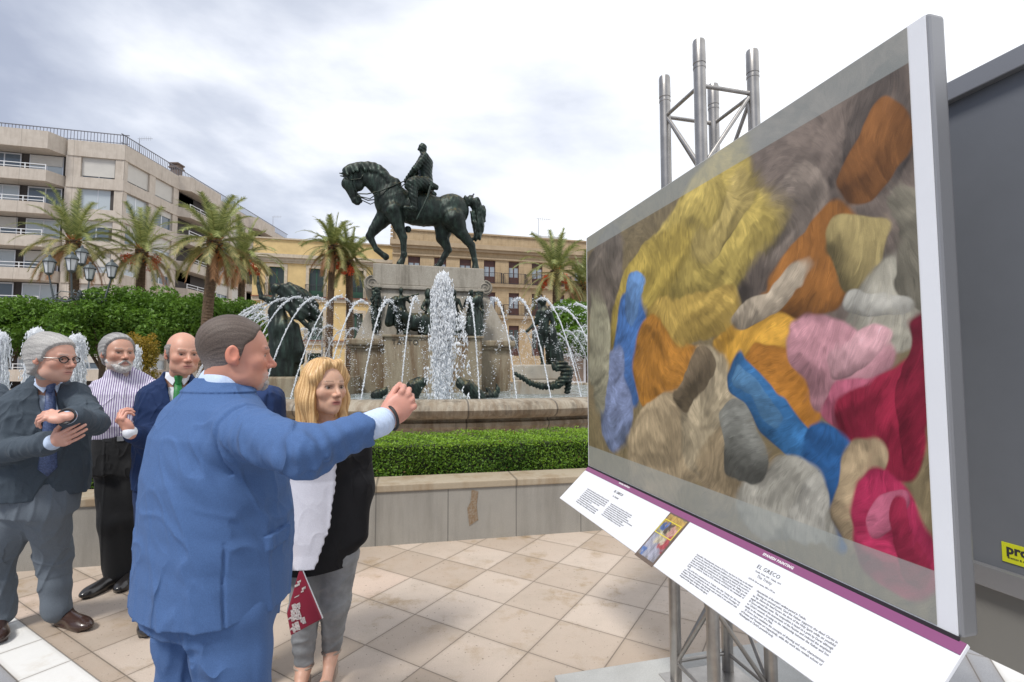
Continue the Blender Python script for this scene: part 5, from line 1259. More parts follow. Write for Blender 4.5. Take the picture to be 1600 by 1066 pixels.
def bronzem():
    if 'bronze' in MATS: return MATS['bronze']
    m = mat('bronze', (.02,.03,.025), .48, .55); x = X(m); P = x.tc.outputs['Object']; q = x.xyz(P)
    sv = x.vec(x.m('MULTIPLY', q[0], 7), x.m('MULTIPLY', q[1], 7), x.m('MULTIPLY', q[2], 1.3))
    c = x.mix(x.rng(x.noise(P, 5, 6), .35, .65), (.009,.012,.010), (.022,.033,.027)); c = x.mix(x.rng(x.noise(sv, 1.5, 5, .7), .48, .70, 0, .6), c, (.055,.095,.072))
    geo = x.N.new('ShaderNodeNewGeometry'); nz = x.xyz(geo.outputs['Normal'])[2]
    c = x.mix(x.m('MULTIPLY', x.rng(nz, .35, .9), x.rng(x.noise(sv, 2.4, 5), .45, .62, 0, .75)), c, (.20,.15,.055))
    x.L.new(c, x.b.inputs['Base Color']); x.bump(x.noise(P, 30, 4), .3, .01); return m
def make_basin():
    t = empty('fountain_basin', FC); tag(t, 'large round stone fountain basin with a thick rounded rim', 'fountain')
    m = stone('basin_stone', (.34,.29,.215), (.44,.385,.30), (120,.5), None, .8, .65); x = X(m); P = x.tc.outputs['Object']; q = x.xyz(P)
    an = x.m('MULTIPLY', x.m('ARCTAN2', q[0], q[1]), 7.2/1.42); fr = x.m('FRACT', an); e = x.m('MULTIPLY', x.m('MINIMUM', fr, x.m('SUBTRACT', 1, fr)), 1.42)
    old = [l for l in x.L if l.to_socket == x.b.inputs['Base Color']][0].from_socket
    lo = x.m('MULTIPLY', x.rng(q[2], .62, .78, 1, 0), x.rng(q[2], .50, .64, 0, 1)); c = x.mix(x.m('MULTIPLY', lo, .0), old, (.05,.04,.03))
    # damp brown wash running down from the rim
    an2 = x.vec(x.m('MULTIPLY', x.m('ARCTAN2', q[0], q[1]), 22), 0, x.m('MULTIPLY', q[2], 1.2)); c = x.mix(x.rng(x.noise(an2, 1.6, 5, .7), .44, .62, 0, .75), c, (.16,.105,.055))
    c = x.mix(x.rng(e, .008, .018, .8, 0), c, (.06,.05,.04)); x.L.new(c, x.b.inputs['Base Color'])
    w = MB(); w.lathe([(6.98,0),(6.98,.56),(7.04,.62),(7.04,.68),(6.98,.70),(6.98,.745)], 220); w.build('basin_wall', m, t, True)
    r = MB(); r.lathe([(6.98,.745),(7.10,.75),(7.24,.775),(7.33,.83),(7.36,.90),(7.33,.97),(7.25,1.02),(7.10,1.045),(6.86,1.05),(6.80,1.02),(6.78,.90),(6.76,.30),(0.1,.30)], 220); r.build('rim', m, t, True)
    wm = mat('fountain_water', (.30,.36,.37), .08, spec=.6); x = X(wm); P = x.tc.outputs['Object']
    n = x.noise(P, 5.5, 6, .7); f = x.rng(n, .52, .66); x.L.new(x.mix(f, (.22,.27,.27), (.72,.76,.78)), x.b.inputs['Base Color']); x.L.new(x.rng(f, 0, 1, .06, .5), x.b.inputs['Roughness']); x.bump(x.noise(P, 9, 6, .7), .9, .06)
    b = MB(); b.lathe([(0,WZ),(2,WZ),(4,WZ),(6.785,WZ)], 120); o = b.build('water', wm); o.location = FC; tag(o, 'foaming water filling the fountain basin', kind='structure')
def frothm():
    if 'froth' in MATS: return MATS['froth']
    m = mat('froth', (.97,.98,.98), .4, spec=.5); MATS['froth'].node_tree.nodes['Principled BSDF'].inputs['Transmission Weight'].default_value = .15
    x = X(m); tr = x.N.new('ShaderNodeBsdfTranslucent'); tr.inputs[0].default_value = (.95,.97,1,1); mx = x.N.new('ShaderNodeMixShader'); mx.inputs[0].default_value = .55
    x.L.new(x.b.outputs[0], mx.inputs[1]); x.L.new(tr.outputs[0], mx.inputs[2]); x.L.new(mx.outputs[0], x.N['Material Output'].inputs[0])
    return m
_ico = None
def drops(P, rad, st=None):
    """little six-point drops, stretched along st"""
    n = len(P); P = np.asarray(P); rad = np.asarray(rad)[:,None]
    B = np.array([(1,0,0),(-1,0,0),(0,1,0),(0,-1,0),(0,0,1),(0,0,-1)], float)
    T = np.array([(0,2,4),(2,1,4),(1,3,4),(3,0,4),(2,0,5),(1,2,5),(3,1,5),(0,3,5)])
    V = np.repeat(P, 6, 0) + np.tile(B, (n,1))*np.repeat(rad, 6, 0)
    if st is not None: V += np.repeat(st, 6, 0)*np.tile(B[:,2:3], (n,1))
    F_ = (np.arange(n)[:,None,None]*6 + T).reshape(-1,3); return V, F_
def make_jets():
    g = np.random.default_rng(77); m = frothm()
    for k in range(-29, 31):
        ph = R(1+6*k); a = np.array((FC.x+RN*math.sin(ph), FC.y-RN*math.cos(ph), 1.0)); inn = np.array((-math.sin(ph), math.cos(ph), 0))
        H = 1.98+g.uniform(-.10,.12); D = 2.75+g.uniform(-.15,.15)
        if k == 1: continue
        t = np.concatenate([np.linspace(0,.5,420), g.uniform(.40,1.0,460)**1.0, g.uniform(.3,1.0,130)]); z = 1-(2*t-1)**2
        P = a + inn*(D*t)[:,None]; P[:,2] = a[2] + H*z
        jit = .004+.030*np.clip(t-.25,0,1)+.05*np.clip(t-.6,0,1); jit[880:] *= 3.2; P = P + g.normal(size=P.shape)*jit[:,None]
        P[:,2] += 0; ok = P[:,2] > WZ; P, t = P[ok], t[ok]
        # falling half breaks up into clumps
        cl = np.sin(t*150+k)+np.sin(t*67+k*2); ok = (t < .5) | (cl > -.1) | (np.arange(len(t)) > len(t)-110); P, t = P[ok], t[ok]
        rad = np.where(t<.42, .0135, .0145)*g.uniform(.45,1.3,len(t)); rad *= 1+.35*(g.random(len(t))<.05)
        vel = np.tile(inn*D, (len(t),1)); vel[:,2] = H*(-4)*(2*t-1); vel /= np.linalg.norm(vel, axis=1)[:,None]; V, Fq = drops(P, rad*.85, vel*(g.uniform(.0,.026,len(t)))[:,None])
        o = link('water_jet', pymesh('water_jet', V, Fq), m, None, True)
        u = a[0]/a[1]; px = 800+F*u
        tag(o, None, 'water jet', 'arching water jets around the basin'); o['px'] = float(px); JETS.append(o)
    # numbered from what they cross
    vis = sorted(JETS, key=lambda o: o['px'])
    for i, o in enumerate(vis):
        px = o['px']; del o['px']
        side = 'left' if px < 692 else 'right'; same = [q for q in vis if True]
        o['label'] = ''
    L_ = [o for o in vis]; xs = []
    return
JETS = []
ORD = ['first','second','third','fourth','fifth','sixth','seventh','eighth','ninth','tenth','eleventh','twelfth','thirteenth','fourteenth','fifteenth','sixteenth','seventeenth','eighteenth','nineteenth','twentieth']+['twenty-'+w for w in ('first','second','third','fourth','fifth','sixth','seventh','eighth','ninth')]+['thirtieth','thirty-first']
def label_jets():
    # JETS is in order of the nozzle angle; the tall froth column stands at k = 1
    left = [o for i, o in enumerate(JETS) if i < 30][::-1]; right = [o for i, o in enumerate(JETS) if i >= 30]
    for sd, lst in (('left', left), ('right', right)):
        for i, o in enumerate(lst): o['label'] = f'thin arching water jet, {ORD[i]} to the {sd} of the tall foaming column'
def column(px, py_top, Y, zb, label, w=.16, n=2600, seed=1, splash=True):
    g = np.random.default_rng(seed); m = frothm(); c = at(px, py_top, Y); H = c.z-zb
    t = empty('foaming_jet', (c.x, Y, zb)); tag(t, label, 'water jet')
    z = g.uniform(0,1,n)**.75*H; prof = np.interp(z/H, [0,.1,.4,.75,.93,1], [.55,.80,1.0,.95,.80,.35])*w
    a = g.uniform(0,6.283,n); r = prof*(.55+.5*g.random(n))*(1+.25*np.sin(a*5+z*9)); P = np.stack([r*np.cos(a), r*np.sin(a), z+g.normal(0,.02,n)], 1)
    V, Fq = drops(P, g.uniform(.004,.013,n)*(w/.16)**.5, np.stack([g.normal(0,.004,n), np.zeros(n), g.uniform(.0,.045,n)], 1)); link('spray', pymesh('spray', V, Fq), m, t, True)
    fd = Fld(); fd.cone((0,0,0),(0,0,H*.55),.035,.055,.02); fd.cone((0,0,H*.5),(0,0,H-.12),.05,w*.58,.05); fd.ell((0,0,H-.13),(w*.62,w*.62,.13),.05)
    link('core', fd.mesh('core', .022, lambda P: .035*sn(P*np.array((1,1,.6)), 24, 2)+.015*sn(P,60,3), .05), m, t, True)
    st = MB()
    for k in range(int(150*w/.2)):
        a = g.uniform(0,6.283); r = w*g.uniform(.25,1.0); z = H*g.uniform(.45,.97); L_ = g.uniform(.15,.6)*H*.6; pts = []; x_, y_ = r*math.cos(a)*.75, r*math.sin(a)*.75
        for j in range(7):
            f_ = j/6; pts.append((x_*(1+.5*f_)+.02*math.sin(j*1.9+k), y_*(1+.5*f_)+.02*math.cos(j*2.3+k), max(z-L_*f_, .02)))
        st.tube(pts, [.004,.009,.012,.007,.011,.006,.002], 5, False)
    link('strands', pymesh('strands', st.V, st.F), m, t, True)
    if splash:
        n = 1500; z = g.uniform(0,1,n)**1.3*H*.7; r = w*(1.1+1.4*g.random(n)*(1-z/H)); a = g.uniform(0,6.283,n)+np.sin(z*5)
        P = np.stack([r*np.cos(a)+.10, r*np.sin(a), z], 1); cl = sn(P, 7, 4) > .05; P = P[cl]
        V, Fq = drops(P, g.uniform(.006,.019,len(P)), np.stack([g.normal(0,.012,len(P)), np.zeros(len(P)), g.uniform(0,.04,len(P))], 1)); link('falling_drops', pymesh('falling_drops', V, Fq), m, t, True)
        b = MB(); b.lathe([(.05,-.12),(.05,.0),(.03,.06),(.0,.07)], 10); b.build('nozzle', mat('nozzle_brass', (.10,.08,.05), .5, .6), t)
# monument local frame: origin at the centre of the die, x along E1, y along E2
A0 = Vector((-2.22, 13.37, 0)); MC = A0 + E2*1.15
def mloc(px, py, y=-1.15):
    s, z = onplane(px, py, MC+E2*y, E1); return s, z
def make_monument():
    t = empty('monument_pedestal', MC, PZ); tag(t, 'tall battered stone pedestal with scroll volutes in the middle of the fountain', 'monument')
    gs = stone('monument_stone', (.335,.30,.245), (.43,.395,.33), (70,.45), None, .55, moss=(.10,.085,.06)); gb = stone('monument_base_stone', (.27,.225,.15), (.37,.315,.225), (70,.5), None, .85, moss=(.11,.055,.02))
    def q(px, py, y=-1.15): return mloc(px, py, y)
    xl, zt = q(583,410); xr, _ = q(757,418); zs = q(583,443)[1]; zt = 4.38
    zs = 3.80; b = MB(); b.box((xl,-1.15,zs),(xr,1.15,zt), bev=.03); b.box((xl-.0,-1.19,zs-.10),(xr,1.19,zs-.003), bev=.02)
    z1 = zs-.10; z0 = 2.33; xl1, xr1 = q(590,455)[0], q(760,455)[0]; xl0, xr0 = q(555,530)[0], q(797,530)[0]
    b.build('top_block', gs, t)
    b = MB(); v = [(xl1,-1.10,z1-.003),(xr1,-1.10,z1-.003),(xr1,1.10,z1-.003),(xl1,1.10,z1-.003),(xl0,-1.35,z0),(xr0,-1.35,z0),(xr0,1.35,z0),(xl0,1.35,z0)]
    b.add(v, [(0,1,2,3),(7,6,5,4),(0,4,5,1),(1,5,6,2),(2,6,7,3),(3,7,4,0)]); b.build('die', gs, t)
    for x_, s in ((xl-.02,-1),(xr+.02,1)):                    # volutes at both ends
        b = MB(); z = 3.83; rr = .21; b.tube([(x_,-1.16,z),(x_,1.16,z)], rr, 28)
        o = b.build('volute', gs, t, True)
        sp_ = MB(); pts = []
        for k in range(44):
            a = k*.34*s*-1+R(90); r = rr*.94*(1-k/46); pts.append((x_+math.cos(a)*r, -1.175, z+math.sin(a)*r))
        sp_.tube(pts, [.022*(1-k/60) for k in range(44)], 6); sp_.build('scroll', gs, o, True)
    # base: moulded cap, plinth, and a projecting block that carries the relief
    c = MB(); bl, br = q(540,540,-1.7)[0], q(806,545,-1.7)[0]
    c.box((bl,-1.7,z0-.17),(br,1.7,z0-.003), bev=.045); c.box((bl+.07,-1.63,z0-.25),(br-.07,1.63,z0-.173), bev=.02); c.build('base_moulding', gb, t)
    p = MB(); p.box((bl+.12,-1.58,.3),(br-.12,1.58,z0-.253)); p.build('plinth', gb, t)
    k = MB(); kl, kr = q(600,560,-2.1)[0], q(752,560,-2.1)[0]; zk = 2.40
    k.box((kl,-2.15,.3),(kr,-1.36,zk-.06)); k.box((kl-.05,-2.2,zk-.057),(kr+.05,-1.36,zk), bev=.015); k.build('inscription_block', gb, t)
    cu = bpy.data.curves.new('inscription', 'FONT'); cu.body = 'TAVTO'; cu.size = .17; cu.extrude = .006; cu.space_character = 1.25
    o = bpy.data.objects.new('tmp', cu); COL.objects.link(o); dg = bpy.context.evaluated_depsgraph_get(); me = bpy.data.meshes.new_from_object(o.evaluated_get(dg)); bpy.data.objects.remove(o)
    o = link('inscription', me, mat('letter_dark', (.035,.03,.022), .7), t); o.rotation_euler = (R(90),0,0); o.location = (q(612,545,-2.15)[0], -2.156, 2.16)
    o['label'] = 'carved dark letters reading TAVTO'
    # bronze garlands
    g = np.random.default_rng(3)
    for px, lab in ((588,'bronze leaf garland hanging on the left of the pedestal'),(747,'bronze leaf garland hanging on the right of the pedestal')):
        x_ = q(px,480)[0]; gl = empty('garland', MC+E1*x_-E2*1.25, PZ); tag(gl, lab, 'garland', 'bronze garlands on the pedestal'); fd = Fld()
        for i in range(26):
            f = i/25; z = 3.62-1.05*f; w = .07+.055*math.sin(math.pi*min(1,f*1.15)); d = .0+.04*f
            for s in (-1,0,1): fd.ell((s*w*.75+g.normal(0,.012), -.03-d*.5-.03*(s==0)+.0, z+g.normal(0,.012)), (.045,.04,.050), .012)
        fd.cone((-.10,-.02,3.68),(.10,-.02,3.68),.035,.035,.02); fd.ell((0,-.08,2.54),(.06,.05,.06),.02)
        o = link('leaves', fd.mesh('garland', .014, lambda P: .008*sn(P,60,2), .01), bronzem(), gl, True)
def biped(fd, s, pose):
    """pose: dict of joints in metres, radii scaled by s"""
    J = {k: np.array(v, float) for k, v in pose.items() if k != 'robe'}
    fd.cone(J['hip'], J['chest'], .13*s, .15*s, .05*s); fd.cone(J['chest'], J['neck'], .13*s, .06*s, .06*s); fd.cone(J['neck'], J['head'], .05*s, .06*s, .02*s)
    h = J['head']; fd.ell(h+np.array((0,0,.05*s)), (.085*s,.10*s,.12*s), .03*s)
    for q in 'lr':
        if q+'e' in J:
            sh = J['chest']+np.array(((.17 if q=='r' else -.17)*s,0,.10*s)) if q+'s' not in J else J[q+'s']
            fd.cone(sh, J[q+'e'], .065*s, .05*s, .04*s); fd.cone(J[q+'e'], J[q+'h'], .048*s, .032*s, .02*s); fd.ell(J[q+'h'], (.045*s,.045*s,.05*s), .02*s)
        if q+'k' in J:
            fd.cone(J['hip']+np.array(((.08 if q=='r' else -.08)*s,0,0)), J[q+'k'], .10*s, .07*s, .04*s); fd.cone(J[q+'k'], J[q+'f'], .065*s, .045*s, .03*s); fd.ell(J[q+'f']+np.array((0,-.06*s,-.0)), (.05*s,.11*s,.045*s), .03*s)
    if 'robe' in pose:
        for a, b, ra, rb in pose['robe']: fd.cone(a, b, ra, rb, .06*s)
def rfold(P, a=.014, f=26): return a*(np.sin((P[:,0]*1.0+.6*P[:,1])*f*2+2.2*sn(P,3.5,2))*.6+.6*sn(P*np.array((1,1,.4)),f*.6,4))
def make_figures():
    br = bronzem(); zk = 2.40; Y0 = -1.75
    def fig(px, label, f, disp=.012, y=Y0, vox=.02):
        x_ = mloc(px, 500, y)[0]; t = empty('bronze_figure', MC+E1*x_+E2*y+Vector((0,0,zk)), PZ); tag(t, label, 'statue', 'bronze relief figures on the pedestal ledge')
        fd = Fld(); f(fd); link('body', fd.mesh('body', vox, lambda P: rfold(P, disp), .025), br, t, True)
    s = .66
    def f1(fd):
        biped(fd, s, dict(hip=(0,0,.62), chest=(0,0,.92), neck=(-.01,0,1.05), head=(-.02,-.02,1.13), le=(-.20,-.10,.80), lh=(-.30,-.18,.88), re=(.20,-.06,.86), rh=(.14,-.14,1.0), lk=(-.06,-.10,.33), lf=(-.08,0,.03), rk=(.08,-.08,.33), rf=(.10,.02,.03), robe=[((0,0,.65),(0,0,.30),.13,.17)]))
        fd.cone((-.42,-.18,.80),(.42,-.12,1.08),.028,.02,.02); fd.cone((-.44,-.18,.78),(-.30,-.17,.86),.06,.03,.02); fd.cone((-.20,.05,.9),(-.30,.08,.35),.10,.12,.1)
    fig(627, 'bronze man shouldering a rifle, leftmost figure on the pedestal ledge', f1)
    def f2(fd):
        biped(fd, s, dict(hip=(.12,0,.55), chest=(.05,0,.86), neck=(.02,-.02,.98), head=(.0,-.06,1.05), le=(-.15,-.15,.72), lh=(-.05,-.25,.62), re=(.22,-.12,.72), rh=(.10,-.25,.66), robe=[((.12,0,.60),(.05,-.05,.12),.20,.30)]))
        fd.ell((.02,.0,1.13),(.11,.12,.12),.05); fd.cone((.03,.06,1.12),(.10,.10,.80),.09,.16,.05)
    fig(668, 'hooded bronze woman seated beside the water column, above an ox', f2)
    def f3(fd):  # ox lying in front
        fd.ell((0,0,.34),(.40,.20,.24),.05); fd.cone((-.28,-.05,.45),(-.46,-.12,.56),.14,.10,.06); fd.cone((-.46,-.12,.56),(-.56,-.18,.36),.085,.055,.03)
        fd.cone((-.44,-.10,.64),(-.56,-.14,.74),.025,.01,.01); fd.cone((-.42,-.16,.64),(-.46,-.28,.72),.025,.01,.01)
        for x_ in (-.25,.25): fd.cone((x_,-.12,.22),(x_-.10,-.16,.04),.07,.05,.04)
    fig(655, 'bronze ox crouching at the feet of the hooded bronze woman', f3, .006, y=-1.95)
    def f4(fd):
        biped(fd, s, dict(hip=(0,0,.62), chest=(.02,0,.92), neck=(.02,-.01,1.06), head=(.02,-.02,1.14), le=(-.20,-.12,.78), lh=(-.05,-.24,.80), re=(.22,-.06,.74), rh=(.16,-.20,.62), robe=[((0,0,.66),(0,0,.08),.15,.24)]))
    fig(708, 'bronze robed figure half hidden by the water column', f4)
    def f5(fd):
        biped(fd, s, dict(hip=(0,0,.64), chest=(-.03,-.02,.93), neck=(-.04,-.03,1.07), head=(-.05,-.06,1.15), le=(-.24,-.08,.80), lh=(-.20,-.22,.95), re=(.18,-.06,.80), rh=(.22,-.2,.66), robe=[((0,0,.66),(.02,0,.06),.15,.25),((.05,.05,1.0),(.20,.05,.25),.11,.14)]))
        fd.ell((.14,-.02,.98),(.13,.12,.16),.06)
    fig(738, 'cloaked bronze figure carrying a bundle, rightmost on the pedestal ledge', f5)
# ---------- equestrian statue ----------
def make_rider():
    br = bronzem(); k = .00348; HZ = 4.38; xo = 745
    YR = -.62; sx_ = onplane(667,412, MC+E2*YR, E1)[0]; base = MC + E1*sx_ + E2*YR + Vector((0,0,HZ)); Yr = base.y; kz = (at(655,226,Yr).z-HZ)/938; k = kz*.955
    t = empty('equestrian_statue', base, PZ); tag(t, 'bronze statue of a walking horse with its front leg raised and a bareheaded rider', 'statue')
    def p(zx, zy, y=0): return ((zx-xo)*k, y*k, (1016-zy)*kz)
    fd = Fld()
    fd.ell(p(700,575), (235*k,98*k,128*k), .10); fd.ell(p(505,540), (125*k,92*k,130*k), .12); fd.ell(p(935,560), (130*k,100*k,128*k), .12)
    fd.ell(p(430,545), (80*k,75*k,95*k), .10)
    fd.cone(p(455,480), p(350,385), 98*k, 76*k, .12, flat=((0,1,0),.72)); fd.cone(p(350,385), p(240,350), 76*k, 54*k, .10, flat=((0,1,0),.66))
    fd.cone(p(185,375), p(165,430), 46*k, 50*k, .05, flat=((0,1,0),.8)); fd.cone(p(165,430), p(212,545), 46*k, 25*k, .05, flat=((0,1,0),.8)); fd.ell(p(232,430), (42*k,30*k,52*k), .05)
    fd.cone(p(212,545), p(226,560), 27*k, 22*k, .02); fd.cone(p(235,520), p(252,548), 18*k, 14*k, .03)
    for s in (-1,1): fd.cone(p(165,372,s*20), p(96,368,s*26), 15*k, 4*k, .02)
    g = np.random.default_rng(9)
    mane = [(150,322),(185,300),(225,285),(265,277),(305,273),(345,275),(385,290),(415,315),(435,345),(470,365),(510,378)]
    for i,(x_,y_) in enumerate(mane):
        fd.ell(p(x_,y_+16,-8), (34*k,22*k,20*k), .12); fd.cone(p(x_,y_+14,-30), p(x_+14+g.normal(0,5), y_+64,-58), 17*k, 9*k, .10)
    for q in ((150,330),(140,352)): fd.ell(p(*q), (20*k,16*k,20*k), .02)
    # far front leg lifted
    fd.cone(p(440,620,45), p(350,735,48), 72*k, 40*k, .08); fd.cone(p(350,735,48), p(318,785,48), 38*k, 30*k, .04); fd.cone(p(318,785,48), p(370,880,48), 27*k, 19*k, .03); fd.cone(p(370,880,48), p(405,905,48), 22*k, 20*k, .02); fd.cone(p(405,905,48), p(440,930,48), 22*k, 26*k, .02)
    # near front leg planted
    fd.cone(p(495,620,-50), p(535,740,-52), 76*k, 40*k, .08); fd.cone(p(535,740,-52), p(562,800,-52), 40*k, 32*k, .03); fd.cone(p(562,800,-52), p(572,920,-52), 27*k, 20*k, .03); fd.cone(p(572,925,-52), p(560,965,-52), 25*k, 20*k, .02); fd.cone(p(560,965,-52), p(545,995,-52), 22*k, 30*k, .02)
    # far hind leg
    fd.cone(p(880,660,48), p(868,760,50), 85*k, 52*k, .08); fd.cone(p(868,760,50), p(912,850,50), 48*k, 30*k, .04); fd.cone(p(912,850,50), p(855,950,50), 28*k, 20*k, .03); fd.cone(p(855,950,50), p(828,985,50), 24*k, 20*k, .02); fd.cone(p(828,985,50), p(810,1000,50), 24*k, 28*k, .02)
    # near hind leg
    fd.cone(p(945,650,-50), p(1000,740,-54), 95*k, 50*k, .08); fd.cone(p(1000,740,-54), p(1080,830,-54), 46*k, 30*k, .04); fd.cone(p(1080,830,-54), p(1108,940,-54), 28*k, 20*k, .03); fd.cone(p(1108,940,-54), p(1112,980,-54), 25*k, 22*k, .02); fd.cone(p(1112,985,-54), p(1112,1004,-54), 26*k, 32*k, .02)
    for q in ((545,1000,-52),(810,1003,50),(1112,1008,-54)): pass
    fd.box((0,0,-.3), (3,1,.3), .001, .001, -1)
    fd.ell(p(600,725,10), (28*k,16*k,26*k), .03)
    link('horse', fd.mesh('horse', .019, lambda P: .006*sn(P,14,2)+.004*sn(P*np.array((1,1,.5)),34,3), .012), br, t, True)
    fd = Fld()   # tail
    for a, b_, ra, rb in (((1010,480),(1060,478),24,38),((1060,478),(1120,495),38,44),((1120,495),(1155,550),44,44),((1155,550),(1150,650),44,46),((1150,650),(1140,740),46,34),((1140,740),(1088,790),30,8),((1100,520),(1115,640),22,24)): fd.cone(p(*a), p(*b_), ra*k, rb*k, .05, flat=((0,1,0),.75))
    link('tail', fd.mesh('tail', .02, lambda P: .018*np.sin(P[:,0]*38+P[:,2]*9+2*sn(P,4,2))+.01*sn(P,26,3), .03), br, t, True)
    fd = Fld()   # rider
    fd.ell(p(703,112), (33*k,27*k,42*k), .02); fd.cone(p(688,118), p(672,124), 16*k, 9*k, .015); fd.cone(p(712,150), p(715,180), 24*k, 28*k, .03); fd.cone(p(700,165),p(728,165),14*k,14*k,.02)
    fd.cone(p(722,225), p(728,330), 62*k, 48*k, .06, flat=((0,1,0),1.15)); fd.cone(p(728,330), p(735,400), 50*k, 62*k, .06); fd.cone(p(716,190,-48), p(716,190,48), 32*k, 32*k, .06)
    for s in (-1,1):
        fd.cone(p(716,200,s*58), p(645,300,s*72), 29*k, 24*k, .03); fd.cone(p(645,300,s*72), p(595,352,s*25), 23*k, 17*k, .03); fd.cone(p(595,352,s*25), p(578,372,s*18), 16*k, 14*k, .02)
        fd.cone(p(725,400,s*45), p(625,425,s*108), 56*k, 44*k, .05); fd.cone(p(625,425,s*108), p(630,520,s*118), 42*k, 34*k, .04); fd.cone(p(630,520,s*118), p(642,598,s*116), 32*k, 24*k, .03); fd.cone(p(650,612,s*116), p(572,606,s*122), 20*k, 13*k, .02)
        fd.cone(p(700,400,s*70), p(800,425,s*78), 48*k, 22*k, .06); fd.cone(p(650,400,s*95), p(590,445,s*104), 40*k, 26*k, .05)
    link('rider', fd.mesh('rider', .015, lambda P: .007*np.sin(P[:,2]*60+P[:,0]*40+2*sn(P,5,2))*.7+.004*sn(P,40,3), .012), br, t, True)
    b = MB(); b.tube([p(758,430,-112), p(735,520,-128), p(700,600,-134), p(655,688,-130)], [.03,.03,.028,.018], 8); b.tube([p(740,405,-100), p(775,440,-118)], [.035,.02], 6); b.build('sword', br, t, True)
    b = MB()
    for s in (-1,1):
        b.tube([p(232,505,s*28), p(300,515,s*70), p(400,490,s*88), p(520,420,s*70), p(585,372,s*22)], .016, 6); b.tube([p(228,520,s*26), p(320,545,s*62), p(385,500,s*88)], .014, 6)
        b.tube([p(140,405,s*36), p(180,415,s*40), p(250,400,s*42), p(290,330,s*35)], .014, 6); b.tube([p(205,345,s*40), p(200,440,s*40), p(232,510,s*26)], .013, 6)
    b.build('bridle', br, t, True)
    b = MB()
    for s in (-1,1): b.tube([p(640,480,s*122), p(615,560,s*126), p(612,622,s*126)], .012, 6); b.tube([p(585,624,s*126), p(660,624,s*112)], .02, 6)
    b.build('stirrups', br, t, True)
    # pigeon on the tail
    c = base + E1*((1083-xo)*k) + Vector((0,0,(1016-462)*k)); c.z = base.z+(1016-468)*kz
    pt = empty('pigeon', c, PZ); tag(pt, 'dark pigeon perched on the tail of the bronze horse', 'bird')
    fd = Fld(); fd.ell((0,0,.09), (.085,.045,.045), .02, 1, np.array([[.94,0,-.34],[0,1,0],[.34,0,.94]], np.float32)); fd.cone((.055,0,.125),(.075,0,.165),.024,.02,.015); fd.ell((.082,0,.175),(.022,.019,.02),.008); fd.cone((.10,0,.175),(.118,0,.170),.006,.002,.003); fd.cone((-.07,0,.07),(-.16,0,.045),.026,.012,.02,flat=((0,0,1),.5))
    for s in (-1,1): fd.cone((.0,s*.015,.05),(.01,s*.016,-.03),.007,.005,.004); fd.cone((-.01,s*.036,.10),(-.10,s*.022,.07),.03,.012,.01,flat=((0,1,0),.5))
    link('body', fd.mesh('body', .006, None), mat('pigeon_grey', (.045,.05,.06), .6, noise=(30,.4)), pt, True)
